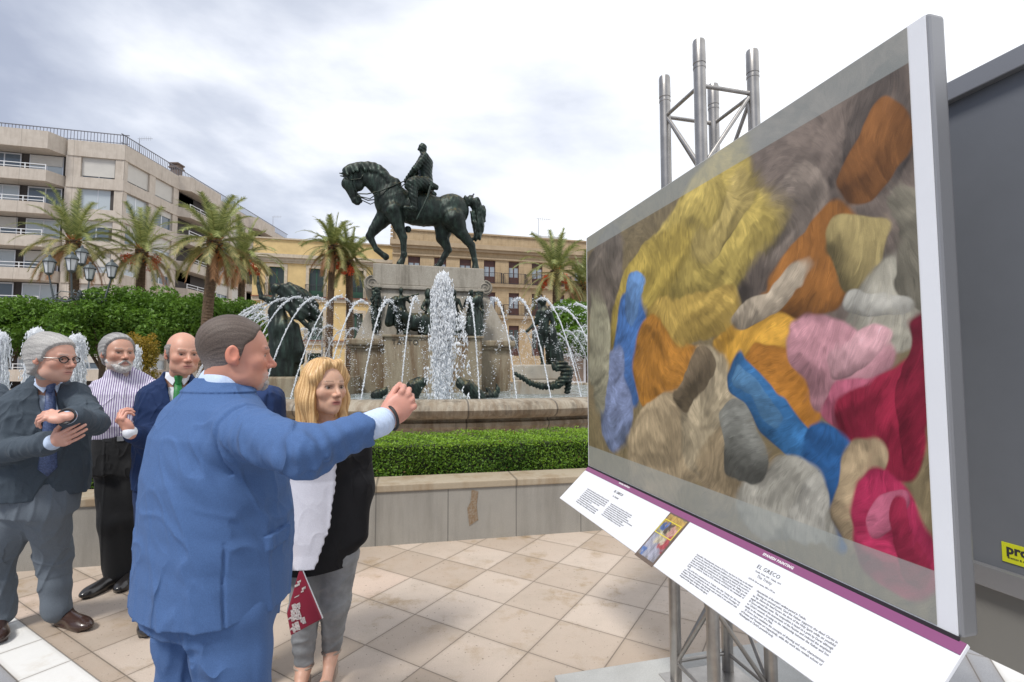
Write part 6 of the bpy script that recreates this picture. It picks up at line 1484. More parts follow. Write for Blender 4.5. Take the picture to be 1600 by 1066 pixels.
# ---------- side sculptures ----------
def make_side_statues():
    br = bronzem()
    # winged woman at the left: crop coordinates of the photograph turned into metres at 11 m
    Y = 10.9; k = .169/F*Y; o0 = at(428,590,Y); t = empty('winged_statue', (o0.x,Y,WZ)); tag(t, 'bronze winged woman with raised arm among the water arcs left of the pedestal', 'statue')
    zb = at(428,590,Y).z
    def p(zx, zy, y=0): return ((zx-343)*k, y, (1006-zy)*k + zb - WZ)
    fd = Fld()
    fd.cone(p(345,300), p(350,400), 62*k, 50*k, .05, flat=((0,1,0),.75)); fd.cone(p(350,400), p(400,560,.05), 62*k, 110*k, .10); fd.cone(p(400,560,.05), p(420,760,.05), 115*k, 125*k, .12); fd.cone(p(420,760,.05), p(400,980,.05), 125*k, 150*k, .12)
    fd.cone(p(335,260), p(330,225), 26*k, 24*k, .03); fd.ell(p(322,190), (36*k,36*k,46*k), .03); fd.ell(p(350,175,.02), (52*k,48*k,34*k), .04); fd.ell(p(388,190,.04), (28*k,28*k,24*k), .04)
    fd.cone(p(290,290), p(215,265), 34*k, 27*k, .03); fd.cone(p(215,265), p(178,160), 26*k, 17*k, .03); fd.ell(p(172,130), (16*k,14*k,24*k), .02); fd.cone(p(172,120), p(168,60), 9*k, 6*k, .01); fd.cone(p(172,130), p(178,225), 8*k, 5*k, .01)
    fd.cone(p(400,300), p(520,420,-.1), 34*k, 30*k, .03); fd.cone(p(520,420,-.1), p(650,520,-.1), 30*k, 18*k, .03); fd.cone(p(650,520,-.1), p(700,600,-.1), 18*k, 10*k, .03)
    fd.cone(p(470,560,0), p(560,760,0), 90*k, 60*k, .1); fd.cone(p(560,760,0), p(570,850,0), 50*k, 40*k, .06)
    link('body', fd.mesh('body', .024, lambda P: rfold(P, .022, 15), .04), br, t, True)
    for s in (-1,1):
        fd = Fld(); y = .10+.14*s
        for a, b_, ra, rb in (((400,210),(470,190),28,40),((470,190),(560,240),44,46),((480,230),(610,340),52,46),((500,280),(640,420),52,30),((500,330),(600,420),46,30)): fd.cone(p(a[0]+s*8,a[1],y), p(b_[0]+s*14,b_[1],y+.1*s), ra*k, rb*k, .10, flat=((0,1,0),.35))
        link('wing', fd.mesh('wing', .02, lambda P: .006*np.sin((P[:,0]*.8+P[:,2])*34+sn(P,4,2)), .01), br, t, True)
    # base stone under the winged woman
    b = MB(); c0 = at(355,590,Y+.2).x; c1 = at(535,590,Y+.2).x; b.box((c0,Y-.6,.3),(c1,Y+1.6,zb+.02), bev=.04); o = b.build('statue_plinth', stone('monument_base_stone', (0,0,0),(0,0,0))); tag(o, 'mossy stone plinth under the winged bronze woman', 'plinth')
    # standing youth at the right with the shell horn below
    Y = 12.4; k = .1877/F*Y; zb = at(850,570,Y).z; o0 = at(850,570,Y); t = empty('youth_statue', (o0.x,Y,WZ)); tag(t, 'bronze standing nude youth with curly hair among the water arcs right of the pedestal', 'statue')
    def p(zx, zy, y=0): return ((zx-373)*k, y, (693-zy)*k + zb - WZ)
    fd = Fld(); fd.ell(p(366,168), (30*k,32*k,38*k), .03)
    g = np.random.default_rng(4)
    for i in range(18): fd.ell(p(362+g.uniform(-36,30), 145+g.uniform(-22,28), g.uniform(-.08,.08)), (11*k,)*3, .01)
    fd.cone(p(372,205), p(378,225), 20*k, 24*k, .02); fd.cone(p(380,262), p(370,340), 52*k, 42*k, .05, flat=((0,1,0),.8)); fd.cone(p(370,340), p(372,420), 42*k, 48*k, .05)
    fd.cone(p(330,255), p(300,350), 22*k, 18*k, .03); fd.cone(p(300,350), p(232,415,-.1), 17*k, 13*k, .02); fd.cone(p(425,260), p(455,350), 22*k, 18*k, .03); fd.cone(p(455,350), p(420,430,-.1), 17*k, 13*k, .02)
    fd.cone(p(352,430), p(345,550,-.03), 36*k, 25*k, .04); fd.cone(p(345,550,-.03), p(362,680), 24*k, 14*k, .03); fd.cone(p(398,430), p(408,550), 36*k, 25*k, .04); fd.cone(p(408,550), p(405,680,.1), 24*k, 14*k, .03)
    fd.ell(p(355,686,-.08), (17*k,30*k,9*k), .02); fd.ell(p(402,686,.0), (17*k,30*k,9*k), .02)
    link('body', fd.mesh('body', .017, lambda P: .005*sn(P,20,3), .008), br, t, True)
    fd = Fld(); fd.cone(p(430,400), p(470,600,.1), 40*k, 60*k, .06); fd.cone(p(470,600,.1), p(480,690,.1), 60*k, 66*k, .06); link('drapery', fd.mesh('drapery', .02, lambda P: rfold(P,.018,18), .03), br, t, True)
    b = MB(); P_ = lambda px, py, Yq: at(px, py, Yq)
    xa, xb = P_(800,600,Y-.3).x, P_(878,600,Y-.3).x; zt_ = zb-.005
    b.box((xa,Y-.5,zt_-.36),(xb,Y+1.4,zt_), bev=.04); b.box((xa+.03,Y-.62,WZ-.4),(xb+.05,Y+1.4,zt_-.363), bev=.04); o = b.build('statue_plinth', stone('basin_block', (.40,.36,.29), (.48,.44,.37), (90,.4), None, .5, moss=(.25,.15,.07))); tag(o, 'pale wet stone plinth in two steps under the bronze youth', 'plinth')
    # bronze horn / serpent
    Yh = 11.2; kk = .1877/F*Yh; c0 = at(860,625,Yh); t = empty('bronze_horn', (c0.x,Yh,WZ)); tag(t, 'curled ribbed bronze horn lying at the water edge right of the pedestal', 'sculpture')
    def p(zx, zy, y=0): v = at(780+zx*.1877, 440+zy*.1877, Yh); return (v.x-c0.x, y, v.z-WZ)
    fd = Fld(); pts = [((130,765),16),((190,800),20),((260,845),23),((350,872),26),((430,872),30),((500,850),36),((548,800),42),((560,745),46),((530,700),44),((480,690),34)]
    for (a, ra), (b_, rb) in zip(pts, pts[1:]): fd.cone(p(*a), p(*b_), ra*kk, rb*kk, .03)
    for i in range(14): a = g.uniform(0,6.28); fd.ell(p(500+50*math.cos(a), 700+30*math.sin(a), -.05), (.06,.06,.06), .02)
    fd.cone(p(590,740,.1), p(570,920,.1), 34*kk, 24*kk, .04)
    link('horn', fd.mesh('horn', .014, lambda P: .012*np.sin(P[:,0]*85*(P[:,0]<.15)+P[:,2]*75*(P[:,0]>=.15))+.004*sn(P,30,2), .015), br, t, True)
    # dolphins in the water before the pedestal
    def fish(px, py, Yf, lab, pts):
        c = at(px, py, Yf); t = empty('bronze_dolphin', (c.x, Yf, WZ)); tag(t, lab, 'sculpture', 'bronze dolphins in the basin'); s = Yf/F
        def q(x_, y_, y=0): return ((x_-px)*s, y, at(px, y_, Yf).z-WZ)
        fd = Fld()
        for a, b_, ra, rb in pts: fd.cone(q(*a), q(*b_), ra*s, rb*s, .04)
        link('body', fd.mesh('body', .014, lambda P: .006*sn(P,26,2)+.004*np.sin(P[:,0]*90+P[:,2]*70), .012), br, t, True)
    fish(595, 620, 9.9, 'small bronze fish head poking from the water, leftmost of the bronze dolphins', [((588,618),(600,612),7,6),((600,612),(604,606),5,2),((588,618),(590,626),8,8)])
    fish(650, 610, 9.9, 'bronze dolphin with scaly head left of the foaming column', [((640,622),(648,605),13,12),((648,605),(658,598),12,8),((658,598),(668,592),6,2),((645,600),(652,592),7,3),((640,622),(636,630),13,12)])
    fish(735, 608, 9.9, 'smooth bronze dolphin rising right of the foaming column', [((720,600),(732,606),8,11),((732,606),(746,620),11,11),((746,620),(752,632),11,9),((724,598),(717,592),6,3)])
    fish(772, 616, 10.2, 'bronze dolphin tail, rightmost of the bronze dolphins in the basin', [((755,622),(772,618),6,7),((772,618),(778,608),6,3),((778,612),(776,600),3,1.5),((765,616),(760,606),4,2)])
def text_mesh(body, size, align='LEFT', ext=.0004, width=None, just=False, sp_=1.0, off=0, lh=1.0):
    cu = bpy.data.curves.new('lettering', 'FONT'); cu.body = body; cu.size = size; cu.extrude = ext; cu.align_x = align; cu.space_character = sp_; cu.offset = off; cu.space_line = lh; cu.resolution_u = 2
    if width: cu.text_boxes[0].width = width; cu.align_x = 'JUSTIFY' if just else align
    o = bpy.data.objects.new('tmp', cu); COL.objects.link(o); dg = bpy.context.evaluated_depsgraph_get(); me = bpy.data.meshes.new_from_object(o.evaluated_get(dg)); bpy.data.objects.remove(o); bpy.data.curves.remove(cu)
    return me
def gblob(U, W, cx, cy, rx, ry, a=0, p=2):
    c, s = math.cos(a), math.sin(a); x = ((U-cx)*c+(W-cy)*s)/rx; y = (-(U-cx)*s+(W-cy)*c)/ry; return np.exp(-(np.abs(x)**p+np.abs(y)**p))
def abstract_paint(U, W, uv):
    """a plain abstract oil painting: patches of colour dragged about by a coarse brush"""
    P = np.stack([U*1.0, W*1.0, np.full_like(U, .3)], 1)
    wx = .050*sn(P, 6.0, 1)+.026*sn(P, 14, 2)+.005*sn(P, 44, 4); wy = .052*sn(P, 5.6, 3)+.026*sn(P, 13, 5)+.005*sn(P, 40, 6)
    U2, W2 = U+wx, W+wy
    C = np.zeros((len(U),3))+np.array((.20,.155,.085))
    for a_ in PATCHES:
        col, px, py, hw, hh = a_[:5]; ang = R(a_[5]) if len(a_) > 5 else 0; p = a_[6] if len(a_) > 6 else 4
        cx, cy = uv(px, py); rx = max(abs(uv(px+hw, py)[0]-uv(px-hw, py)[0])/2, .01); ry = abs(uv(px, py-hh)[1]-uv(px, py+hh)[1])/2
        b_ = gblob(U2, W2, cx, cy, rx, ry, ang, p); m = sst(.24, .38, b_)[:,None]; k = px*.31+py*.17
        t1_ = (U2-cx)*math.cos(ang)+(W2-cy)*math.sin(ang); t2_ = -(U2-cx)*math.sin(ang)+(W2-cy)*math.cos(ang)
        big = np.clip(.5+.5*(t2_/ry*.5+t1_/rx*.35)+.30*sn(np.stack([t1_*2,t2_*5,U2*0+k],1), 5, int(k)%8), 0, 1)
        fo = sn(np.stack([t1_*3, t2_*9, U2*0+k+1],1), 5.5, int(k*3)%8); sh = .45+.75*big+.22*fo-.08*np.exp(-((b_-.34)/.08)**2)
        C = C*(1-m)+(np.array(col)[None,:]*np.clip(sh, .25, 1.6)[:,None])*m
    # brush drag, craquelure and canvas grain
    d = sn(np.stack([U2*2.0+W2*1.2, W2*7-U2*3, np.zeros_like(U)],1), 9, 2)*.5+sn(np.stack([U2*9+W2*6, W2*3, np.zeros_like(U)],1), 7, 7)*.5
    C = C*(1+.22*d)[:,None]; e = sn(np.stack([U,W,U*0],1), 120, 3); C = C*(1+.10*e)[:,None]
    return np.clip(C, .004, .9)
PATCHES = [  # plain drifting colour fields: colour, middle and spread in photograph pixels, slant, squareness
 ((.21,.165,.135),1290,300,170,190,12,3), ((.15,.12,.10),1390,210,60,90,-20,3), ((.17,.14,.115),948,440,30,70,0,3), ((.26,.21,.17),1230,330,50,60,25,2.5),
 ((.50,.38,.10),1075,410,100,105,28,3), ((.42,.31,.07),1000,470,60,60,30,3), ((.55,.42,.14),1120,340,60,34,32,3), ((.44,.30,.075),1060,520,80,44,10,3),
 ((.07,.18,.45),985,545,30,84,-14,3), ((.22,.27,.44),958,620,26,80,18,3), ((.34,.32,.22),935,560,12,90,0,3), ((.13,.26,.50),1000,470,14,40,-25,3),
 ((.48,.21,.035),1045,600,50,64,-35,3), ((.56,.30,.045),1180,545,86,40,20,3), ((.44,.18,.03),1235,600,52,46,-30,3),
 ((.44,.34,.21),1040,700,60,66,28,3), ((.50,.41,.27),1110,660,50,84,-24,3), ((.30,.23,.14),1150,740,56,54,20,3), ((.16,.12,.075),1080,610,30,24,40,3),
 ((.045,.17,.38),1215,650,80,36,-38,3), ((.025,.10,.26),1285,740,36,92,-12,3), ((.10,.24,.42),1190,620,30,16,-38,3),
 ((.40,.38,.32),1215,780,60,62,24,3), ((.46,.44,.38),1250,800,24,60,-20,3), ((.26,.26,.23),1160,690,30,40,30,3),
 ((.32,.13,.03),1270,410,70,54,34,3), ((.24,.10,.03),1370,260,64,44,28,3), ((.42,.33,.14),1330,380,46,34,-18,3), ((.46,.38,.28),1200,470,70,24,30,3),
 ((.42,.39,.31),1390,470,66,66,-36,3), ((.30,.27,.20),1425,390,26,90,10,3), ((.48,.46,.40),1370,440,50,18,-30,3),
 ((.54,.27,.30),1300,540,60,76,24,3), ((.60,.34,.36),1330,520,50,26,30,3), ((.46,.12,.18),1350,620,62,50,-25,3), ((.28,.018,.045),1390,660,76,90,14,3), ((.19,.012,.03),1435,600,34,120,0,3),
 ((.44,.33,.20),1330,760,34,84,-20,3), ((.42,.03,.09),1400,830,84,84,-18,3), ((.54,.14,.22),1410,800,60,20,24,3), ((.30,.02,.055),1445,850,26,60,0,3)]
def brushwork(C, nu, nv, n=16000, seed=8):
    """drag the colours into short directional strokes"""
    g = np.random.default_rng(seed); I = C.reshape(nu, nv, 3).copy(); src = I.copy(); q = g.uniform(0,1,(n,2)); Pq = np.stack([q[:,0]*1.6, q[:,1], np.zeros(n)],1).astype(np.float32)
    an = 1.9*sn(Pq, 3.0, 1)+.9*sn(Pq, 8, 4)+.8; ln = g.uniform(5,20,n); wd = g.uniform(1.4,3.6,n); br = g.normal(1,.19,n)
    for i in range(n):
        cx, cy = int(q[i,0]*nu), int(q[i,1]*nv); L = int(ln[i])+2; a0, a1, b0, b1 = max(cx-L,0), min(cx+L,nu), max(cy-L,0), min(cy+L,nv)
        X_, Y_ = np.mgrid[a0:a1, b0:b1]; X_ = X_-cx; Y_ = Y_-cy; loc_ = src[a0:a1, b0:b1]; c, s = math.cos(an[i]), math.sin(an[i]); u = X_*c+Y_*s; v = -X_*s+Y_*c+.012*u*u*(1 if i%2 else -1)
        m = np.clip(1.3-np.maximum(np.abs(u)/ln[i], np.abs(v)/wd[i])**2*1.3, 0, 1)*(.6+.4*np.sin(v*2.3+i))*.75
        c0_ = src[min(cx,nu-1), min(cy,nv-1)]; m = m*np.exp(-((loc_/(loc_.sum(-1,keepdims=True)+.05)-c0_/(c0_.sum()+.05))**2).sum(-1)/.006)*np.exp(-((loc_-c0_)**2).sum(-1)/.02); col = c0_*br[i]; I[a0:a1, b0:b1] = I[a0:a1, b0:b1]*(1-m[...,None])+col*m[...,None]
    return np.clip(I.reshape(-1,3), .004, .9)
def make_panels():
    NP = at(1480,580,1.10); NP.z = 0                          # near end of the picture face, in plan
    f = lambda L: (NP.x+E2.x*L)/(NP.y+E2.y*L)-(918-800)/F
    lo, hi = 0, 4
    for _ in range(50):
        mid = (lo+hi)/2
        if f(mid) > 0: lo = mid
        else: hi = mid
    L = lo; FP = NP+E2*L; zt = (at(918,375,FP.y).z+at(1452,10,NP.y).z)/2; zb = (at(918,727,FP.y).z+at(1507,1003,NP.y).z)/2
    print('panel L', L, 'z', zb, zt, at(918,375,FP.y).z, at(1452,10,NP.y).z, at(918,727,FP.y).z, at(1507,1003,NP.y).z)
    # local frame of the panels: x towards the viewer's end, y into the panel, z up
    B = Matrix((-E2, E1, Vector((0,0,1)))).transposed().to_4x4(); rz = math.atan2(-E2.y, -E2.x)
    t = empty('picture_panel', FP, rz); tag(t, 'large lightbox panel showing a colourful oil painting, with grey aluminium frame and white margin', 'display panel')
    H = zt-zb; th = .052
    al = mat('frame_aluminium', (.30,.30,.31), .42, .55, bump=(300,.05)); wh = mat('board_white', (.78,.79,.82), .35, noise=(3,.03)); grey = mat('panel_back', (.165,.175,.195), .5, .1, noise=(2,.10))
    b = MB(); b.box((0,.0015,zb),(L,th,zt), bev=.008); b.build('case', al, t)
    loc = lambda px, py: (lambda s, z: (s, z))(*(onplane(px, py, FP, -E2)))
    xm = loc(1425,540)[0]-.0; xm = onplane(1446,580,FP,-E2)[0]       # right white margin starts here
    x0 = onplane(922,580,FP,-E2)[0]
    mg = MB(); mg.box((.004,-.0022,zb+.004),(L-.006,.0012,zt-.004)); mg.build('white_margin', wh, t)
    # picture field: edges measured on the photograph
    pt0 = loc(1424,105)[1]; pb0 = loc(1470,893)[1]; pt1 = loc(923,388)[1]; pb1 = loc(923,697)[1]; pt = (pt0+pt1)/2; pb = (pb0+pb1)/2
    print('picture', pt0, pt1, pb0, pb1, 'xm', xm, 'x0', x0)
    x0 = .014; zt2 = zt-.006; zb2 = zb+.008
    nu, nv = 860, 560; us = np.linspace(x0, xm, nu); vs = np.linspace(zb2, zt2, nv); Ug, Vg = np.meshgrid(us, vs, indexing='ij'); U = Ug.ravel(); V_ = Vg.ravel()
    h = pt-pb; C = abstract_paint((U-x0)/h, (V_-pb)/h, lambda px, py: (lambda q: ((q[0]-x0)/h, (q[1]-pb)/h))(onplane(px, py, FP, -E2)))
    C = brushwork(C, nu, nv); out = ((V_ > pt)|(V_ < pb))[:,None]; fade = C*.42+np.array((.31,.335,.32))*.68; C = np.where(out, fade, C)
    P = np.stack([U, np.full_like(U, -.0036), V_], 1); I = np.arange(nu*nv).reshape(nu,nv)
    Fq = np.stack([I[:-1,:-1], I[1:,:-1], I[1:,1:], I[:-1,1:]], -1).reshape(-1,4)
    pm = mat('oil_print', (1,1,1), .32, attr=True, bump=(420,.08,.002), spec=.4, noise=(500,.12)); o = link('painting', pymesh('painting', P, Fq, C), pm, t); o['label'] = 'abstract oil painting of gold, blue, pink and crimson patches with a pale band above and below'
    # ---- reading board sloping out below ----
    a = .188; zf = at(873,777,FP.y-E1.y*a+0).z; dz = zb-zf
    print('board', dz)
    t2 = empty('reading_board', FP+Vector((0,0,zb-.004)), rz); tag(t2, 'long sloping white text board with a purple band under the painting', 'information board')
    sl = math.hypot(a, dz); ex = Vector((1,0,0)); ev = Vector((0,-a/sl,-dz/sl)); en = ex.cross(-ev)*1
    Mb = Matrix((ex, -ev, ex.cross(-ev))).transposed().to_4x4()     # x along, y up the slope, z out of the face
    Lb = L+.012
    def onb(px, py):
        u_ = (px-800)/F; v_ = (533-py)/F; r = Vector((u_, cp-v_*sp, sp+v_*cp)); o_ = Vector((0,0,CAMH)); W = t2.location
        Rw = Matrix.Rotation(rz, 3, 'Z'); n = Rw@en; k = (W-o_).dot(n)/r.dot(n); q = Rw.transposed()@(o_+r*k-W); return q.dot(ex), q.dot(ev)
    bd = MB(); bd.box((0,-sl,-.010),(Lb,-.0,-.0), Mb, .0015); bd.build('board', wh, t2)
    v1 = onb(1505,1022)[1]; print('band', v1, onb(1100,822)[1], 'len', onb(1500,1040), sl)
    pb_ = MB(); bw = .030; pb_.box((.001,-bw,.0005),(Lb-.001,-.001,.0022), Mb); pb_.build('purple_band', mat('band_purple', (.25,.075,.18), .4), t2)
    gk = MB(); gk.box((.002,-.0045,-.002),(L-.002,-.0005,.0085)); gk.build('gasket', mat('gasket_dark', (.03,.025,.03), .6), t2)
    br_ = MB(); br_.box((.1,-.09,-.03),(.14,-.0,-.012), Mb); br_.box((L-.5,-.09,-.03),(L-.46,-.0,-.012), Mb); br_.build('bracket', al, t2)
    ink = mat('ink_black', (.03,.03,.035), .6); inkw = mat('ink_white', (.8,.8,.8), .5); inkp = mat('ink_grey', (.27,.27,.28), .6)
    def put(me, px, py, m, z=.0012, lab=None):
        u_, v_ = onb(px, py); o = link('lettering', me, m, t2); o.matrix_local = Mb@Matrix.Translation((u_, -v_, z)); return o
    k = onb(1216,898.6)[0]-onb(1182.6,880)[0]
    put(text_mesh('EL GRECO', .0185, sp_=1.12, off=-.0003), 1182, 887, ink); put(text_mesh('Candia, Crete, 1541 - Toledo, 1614', .0072), 1180, 893, inkp); put(text_mesh('The Trinity', .0135, off=-.0001), 1182, 902, inkp); put(text_mesh('1577-79. Oil on canvas, 300 x 179 cm.', .0072), 1169, 904, inkp)
    put(text_mesh('SPANISH PAINTING', .0125, sp_=1.15, off=.0004), 1192, 868, inkw, .0028)
    e1 = ['Domenikos Theotokopoulos, known as El Greco, was born in Crete on the island','of Crete. He trained in the Byzantine tradition of icon painting then went to','Venice and Rome but did not achieve the recognition he desired. He moved to','Spain, attracted by the commissions for the king at El Escorial. Failing to win','the favour of Philip II and of the monastery of El Escorial, the king\'s great','project, he settled in Toledo in 1577, where he worked for the remainder of','his life.','   One of his first commissions in Toledo was this Trinity for the top','part of the principal altarpiece in the convent church of Santo Domingo el','Antiguo. The work combines the imposing scale at which it was painted with','the monumental angels, the figures, which are also','elongated, and the vigorous volumes of the figures.']
    e2 = ['characteristic of the artist\'s earliest period in Toledo.','   Sharing an unusual point, God the Father supports the dead Christ in','his lap. Above his head hovers the dove of the Holy Spirit while six youthful','angels surround the scene. The composition is based on a print by Durer although','El Greco eliminated the instruments of the Passion and reduced the emphasis','on Christ\'s wounds, focusing on the relationship between the Father and Son','similar to the manner of a Pieta.','   El Greco here combines the concepts of drawing and color characteristic','of Roman and Venetian art respectively, while this work also reveals echoes of','Michelangelo in Christ\'s powerful body.']
    def block(lines, x0_, y0_, x1_, y1_, xb, yb, m):
        ua, va = onb(x0_, y0_); ub, _ = onb(x1_, y1_); _, vb = onb(xb, yb); w = ub-ua; dl = (vb-va)/len(lines)
        for i, s_ in enumerate(lines):
            me = text_mesh(s_, .01); co = np.zeros(len(me.vertices)*3, np.float32); me.vertices.foreach_get('co', co); co = co.reshape(-1,3); ww = co[:,0].max(); full = len(s_) > 62
            sy = dl*.94/.01; sx = (w/ww) if full else sy*.92; sx = min(sx, sy*1.25); co[:,0] *= sx; co[:,1] *= sy; me.vertices.foreach_set('co', co.ravel()); me.update()
            o = link('text_line', me, m, t2); o.matrix_local = Mb@Matrix.Translation((ua, -(va+dl*(i+.85)), .0012))
    block(e1, 1090.4,865, 1177.5,916, 1064,902, inkp); block(e2, 1184.6,921, 1312,1001, 1158,963.5, inkp)
    s1 = ['Domenikos Theotokopoulos, conocido como el Greco, nace en la isla','de Creta. Se forma en la tradicion bizantina y viaja luego a Italia,','donde vive en Venecia y en Roma sin lograr el exito que buscaba.','Se traslada a Espana atraido por las obras del monasterio de El','Escorial. Al no ganar el favor del rey se instala en Toledo,','donde trabaja hasta el final de su vida.','   Entre sus primeros encargos esta esta Trinidad, que ocupaba','el atico del retablo mayor de la iglesia del convento de Santo','Domingo el Antiguo. La obra combina la escala y el modelado']
    s2 = ['propios de los primeros anos del artista en Toledo y su color.','   Dios Padre sostiene en su regazo a Cristo muerto. Sobre su','cabeza aparece la paloma del Espiritu Santo y seis angeles','jovenes rodean la escena. La composicion parte de una estampa','de Durero, aunque el pintor elimina los instrumentos de la Pasion','y atenua las heridas para centrarse en el Padre y el Hijo.','   El Greco une aqui el dibujo y el color propios de Roma y de','Venecia, con ecos de Miguel Angel en el cuerpo de Cristo.']
    block(s1, 919.4,762.7, 953,781.8, 902,785.8, inkp); block(s2, 956,785.8, 998.4,809.7, 940,805, inkp)
    put(text_mesh('EL GRECO', .019, sp_=1.1), 959, 769, ink); put(text_mesh('La Trinidad', .0135), 957, 776, inkp); put(text_mesh('PINTURA ESPA\u00d1OLA', .0115, sp_=1.1, off=.0004), 967, 756, inkw, .0028)
    # small reproduction: plain patches of colour, with a yellow outline
    q = [onb(1045.4,799.4), onb(1075.7,813.7), onb(1021.5,888.7), onb(994,868.8)]
    ua = (q[0][0]+q[3][0])/2; ub = (q[1][0]+q[2][0])/2; va = (q[0][1]+q[1][1])/2; vb = (q[2][1]+q[3][1])/2
    fr = MB(); fr.box((ua,-vb,.0004),(ub,-va,.0016), Mb); fr.build('small_picture_border', mat('border_brown', (.14,.10,.075), .5), t2)
    m_ = .008; nu, nv = 70, 110; us = np.linspace(ua+m_, ub-m_, nu); vs = np.linspace(-vb+m_*2, -va-m_, nv); Ug, Vg = np.meshgrid(us, vs, indexing='ij'); U, W = Ug.ravel(), Vg.ravel()
    un, wn_ = (U-us[0])/(us[-1]-us[0]), (W-vs[0])/(vs[-1]-vs[0]); P0 = np.stack([un*2.2, wn_*3.4, un*0], 1); w1 = .10*sn(P0, 3, 1)+.05*sn(P0, 8, 2); w2 = .08*sn(P0, 3.5, 3)+.04*sn(P0, 9, 4)
    C = np.zeros((len(U),3))+np.array((.17,.15,.13))
    for col, cx, cy, rx, ry in (((.40,.26,.07),.5,.90,.5,.16),((.30,.30,.36),.45,.22,.5,.25),((.36,.34,.20),.4,.62,.35,.12),((.07,.12,.30),.25,.70,.14,.10),((.35,.06,.07),.82,.42,.14,.16),((.48,.42,.30),.55,.47,.18,.14),((.08,.14,.32),.15,.10,.18,.10),((.10,.07,.05),.5,.72,.14,.06),((.45,.24,.20),.75,.66,.12,.08)):
        mm = np.clip(gblob(un+w1, wn_+w2, cx, cy, rx, ry, 0, 4)*1.4, 0, 1)[:,None]; C = C*(1-mm)+np.array(col)*mm
    C *= (1+.3*sn(P0, 12, 6))[:,None]; C = np.clip(C, .01, .8)
    Pm = np.array([Mb@Vector((u_, w_, .0024)) for u_, w_ in zip(U, W)]); I = np.arange(nu*nv).reshape(nu,nv); Fq = np.stack([I[:-1,:-1], I[1:,:-1], I[1:,1:], I[:-1,1:]], -1).reshape(-1,4)
    link('small_picture', pymesh('small_picture', Pm, Fq, C), pm, t2)
    r = [onb(1039.9,810.5), onb(1064.9,824.1), onb(1050.2,846.7), onb(1024.4,832)]; ra, rb = (r[0][0]+r[3][0])/2, (r[1][0]+r[2][0])/2; sa, sb = (r[0][1]+r[1][1])/2, (r[2][1]+r[3][1])/2
    yl = MB(); w_ = .0035
    for x0_,x1_,y0_,y1_ in ((ra,rb,sa,sa+w_),(ra,rb,sb-w_,sb),(ra,ra+w_,sa+w_,sb-w_),(rb-w_,rb,sa+w_,sb-w_)): yl.box((x0_,-y1_,.0030),(x1_,-y0_,.0038), Mb)
    yl.build('yellow_outline', mat('outline_yellow', (.75,.62,.05), .5), t2)
    # ---- second panel, seen from its back, on the other side of the truss ----
    o2 = .373; v0 = 1.15
    Q = FP+E1*o2-E2*.75; t3 = empty('back_panel', Q, rz); tag(t3, 'grey back of a second display panel behind the painting, with a yellow sticker', 'display panel')
    L2 = 2.05; b = MB(); b.box((0,.006,zb),(L2,.05,zt)); b.build('case', grey, t3)
    fr = MB()
    zt_ = zt
    for x0_,x1_,z0_,z1_ in ((0,L2,zt_-.055,zt_),(0,L2,zb,zb+.055),(0,.055,zb+.055,zt_-.055),(L2-.055,L2,zb+.055,zt_-.055)): fr.box((x0_,-.020,z0_),(x1_,.0055,z1_), bev=.003)
    fr.build('frame', al, t3)
    bb = MB(); bb.box((0,.012,zb-.20),(L2,.020,zb-.001)); bb.build('rear_board', mat('rear_board_grey', (.20,.195,.18), .5), t3)
    # sticker
    s0 = onplane(1563,846,Q,-E2); s1 = onplane(1600,884,Q,-E2)
    sx, sz1 = s0; sz0 = s0[1]-.050; st = MB(); st.box((sx,.0035,sz0),(sx+.155,.0055,sz1)); o = st.build('sticker', mat('sticker_yellow', (.60,.62,.02), .45), t3)
    me = text_mesh('proa', .033, ext=.0003, off=.0012); w = link('sticker_lettering', me, ink, o); w.matrix_local = Matrix.Translation((sx+.010, .0031, sz0+.024))@Matrix.Rotation(R(90),4,'X')
    me = text_mesh('eventos & exposiciones', .0075, ext=.0003); w = link('sticker_lettering', me, ink, o); w.matrix_local = Matrix.Translation((sx+.012, .0031, sz0+.011))@Matrix.Rotation(R(90),4,'X')
    # ---- truss tower and its slab ----
    tc = FP+E1*.215; u_ = (1115-800)/F; Yc = 1.421/(u_*E1.x+E1.y); C_ = Vector((u_*Yc, Yc, 0)); hs = .135; zT = 2.92
    t4 = empty('truss_tower', C_, PZ); tag(t4, 'square aluminium truss tower carrying the display panels', 'truss')
    am = mat('truss_aluminium', (.40,.38,.355), .34, .85, noise=(14,.22)); zS = .124
    for sx_ in (-1,1):
        for sy_ in (-1,1):
            b = MB(); b.lathe([(.0252,zS),(.0252,zT-.13)], 24, (sx_*hs,sy_*hs,0)); b.build('chord', am, t4, True); c_ = [q for q in t4.children][-1]
            b = MB(); b.lathe([(.0252,zT-.13),(.027,zT-.128),(.027,zT-.118),(.0245,zT-.116),(.0245,zT-.108),(.027,zT-.106),(.027,zT-.06),(.0265,zT-.055),(.0265,zT-.012),(.024,zT-.003),(.012,zT),(0,zT)], 24, (sx_*hs,sy_*hs,0)); b.build('coupler', am, c_, True)
    def rung(p0, p1, r=.009): b = MB(); b.tube([p0, p1], r, 10); b.build('brace', am, t4, True)
    cs = [(-hs,-hs),(hs,-hs),(hs,hs),(-hs,hs)]
    zz = zT-.20
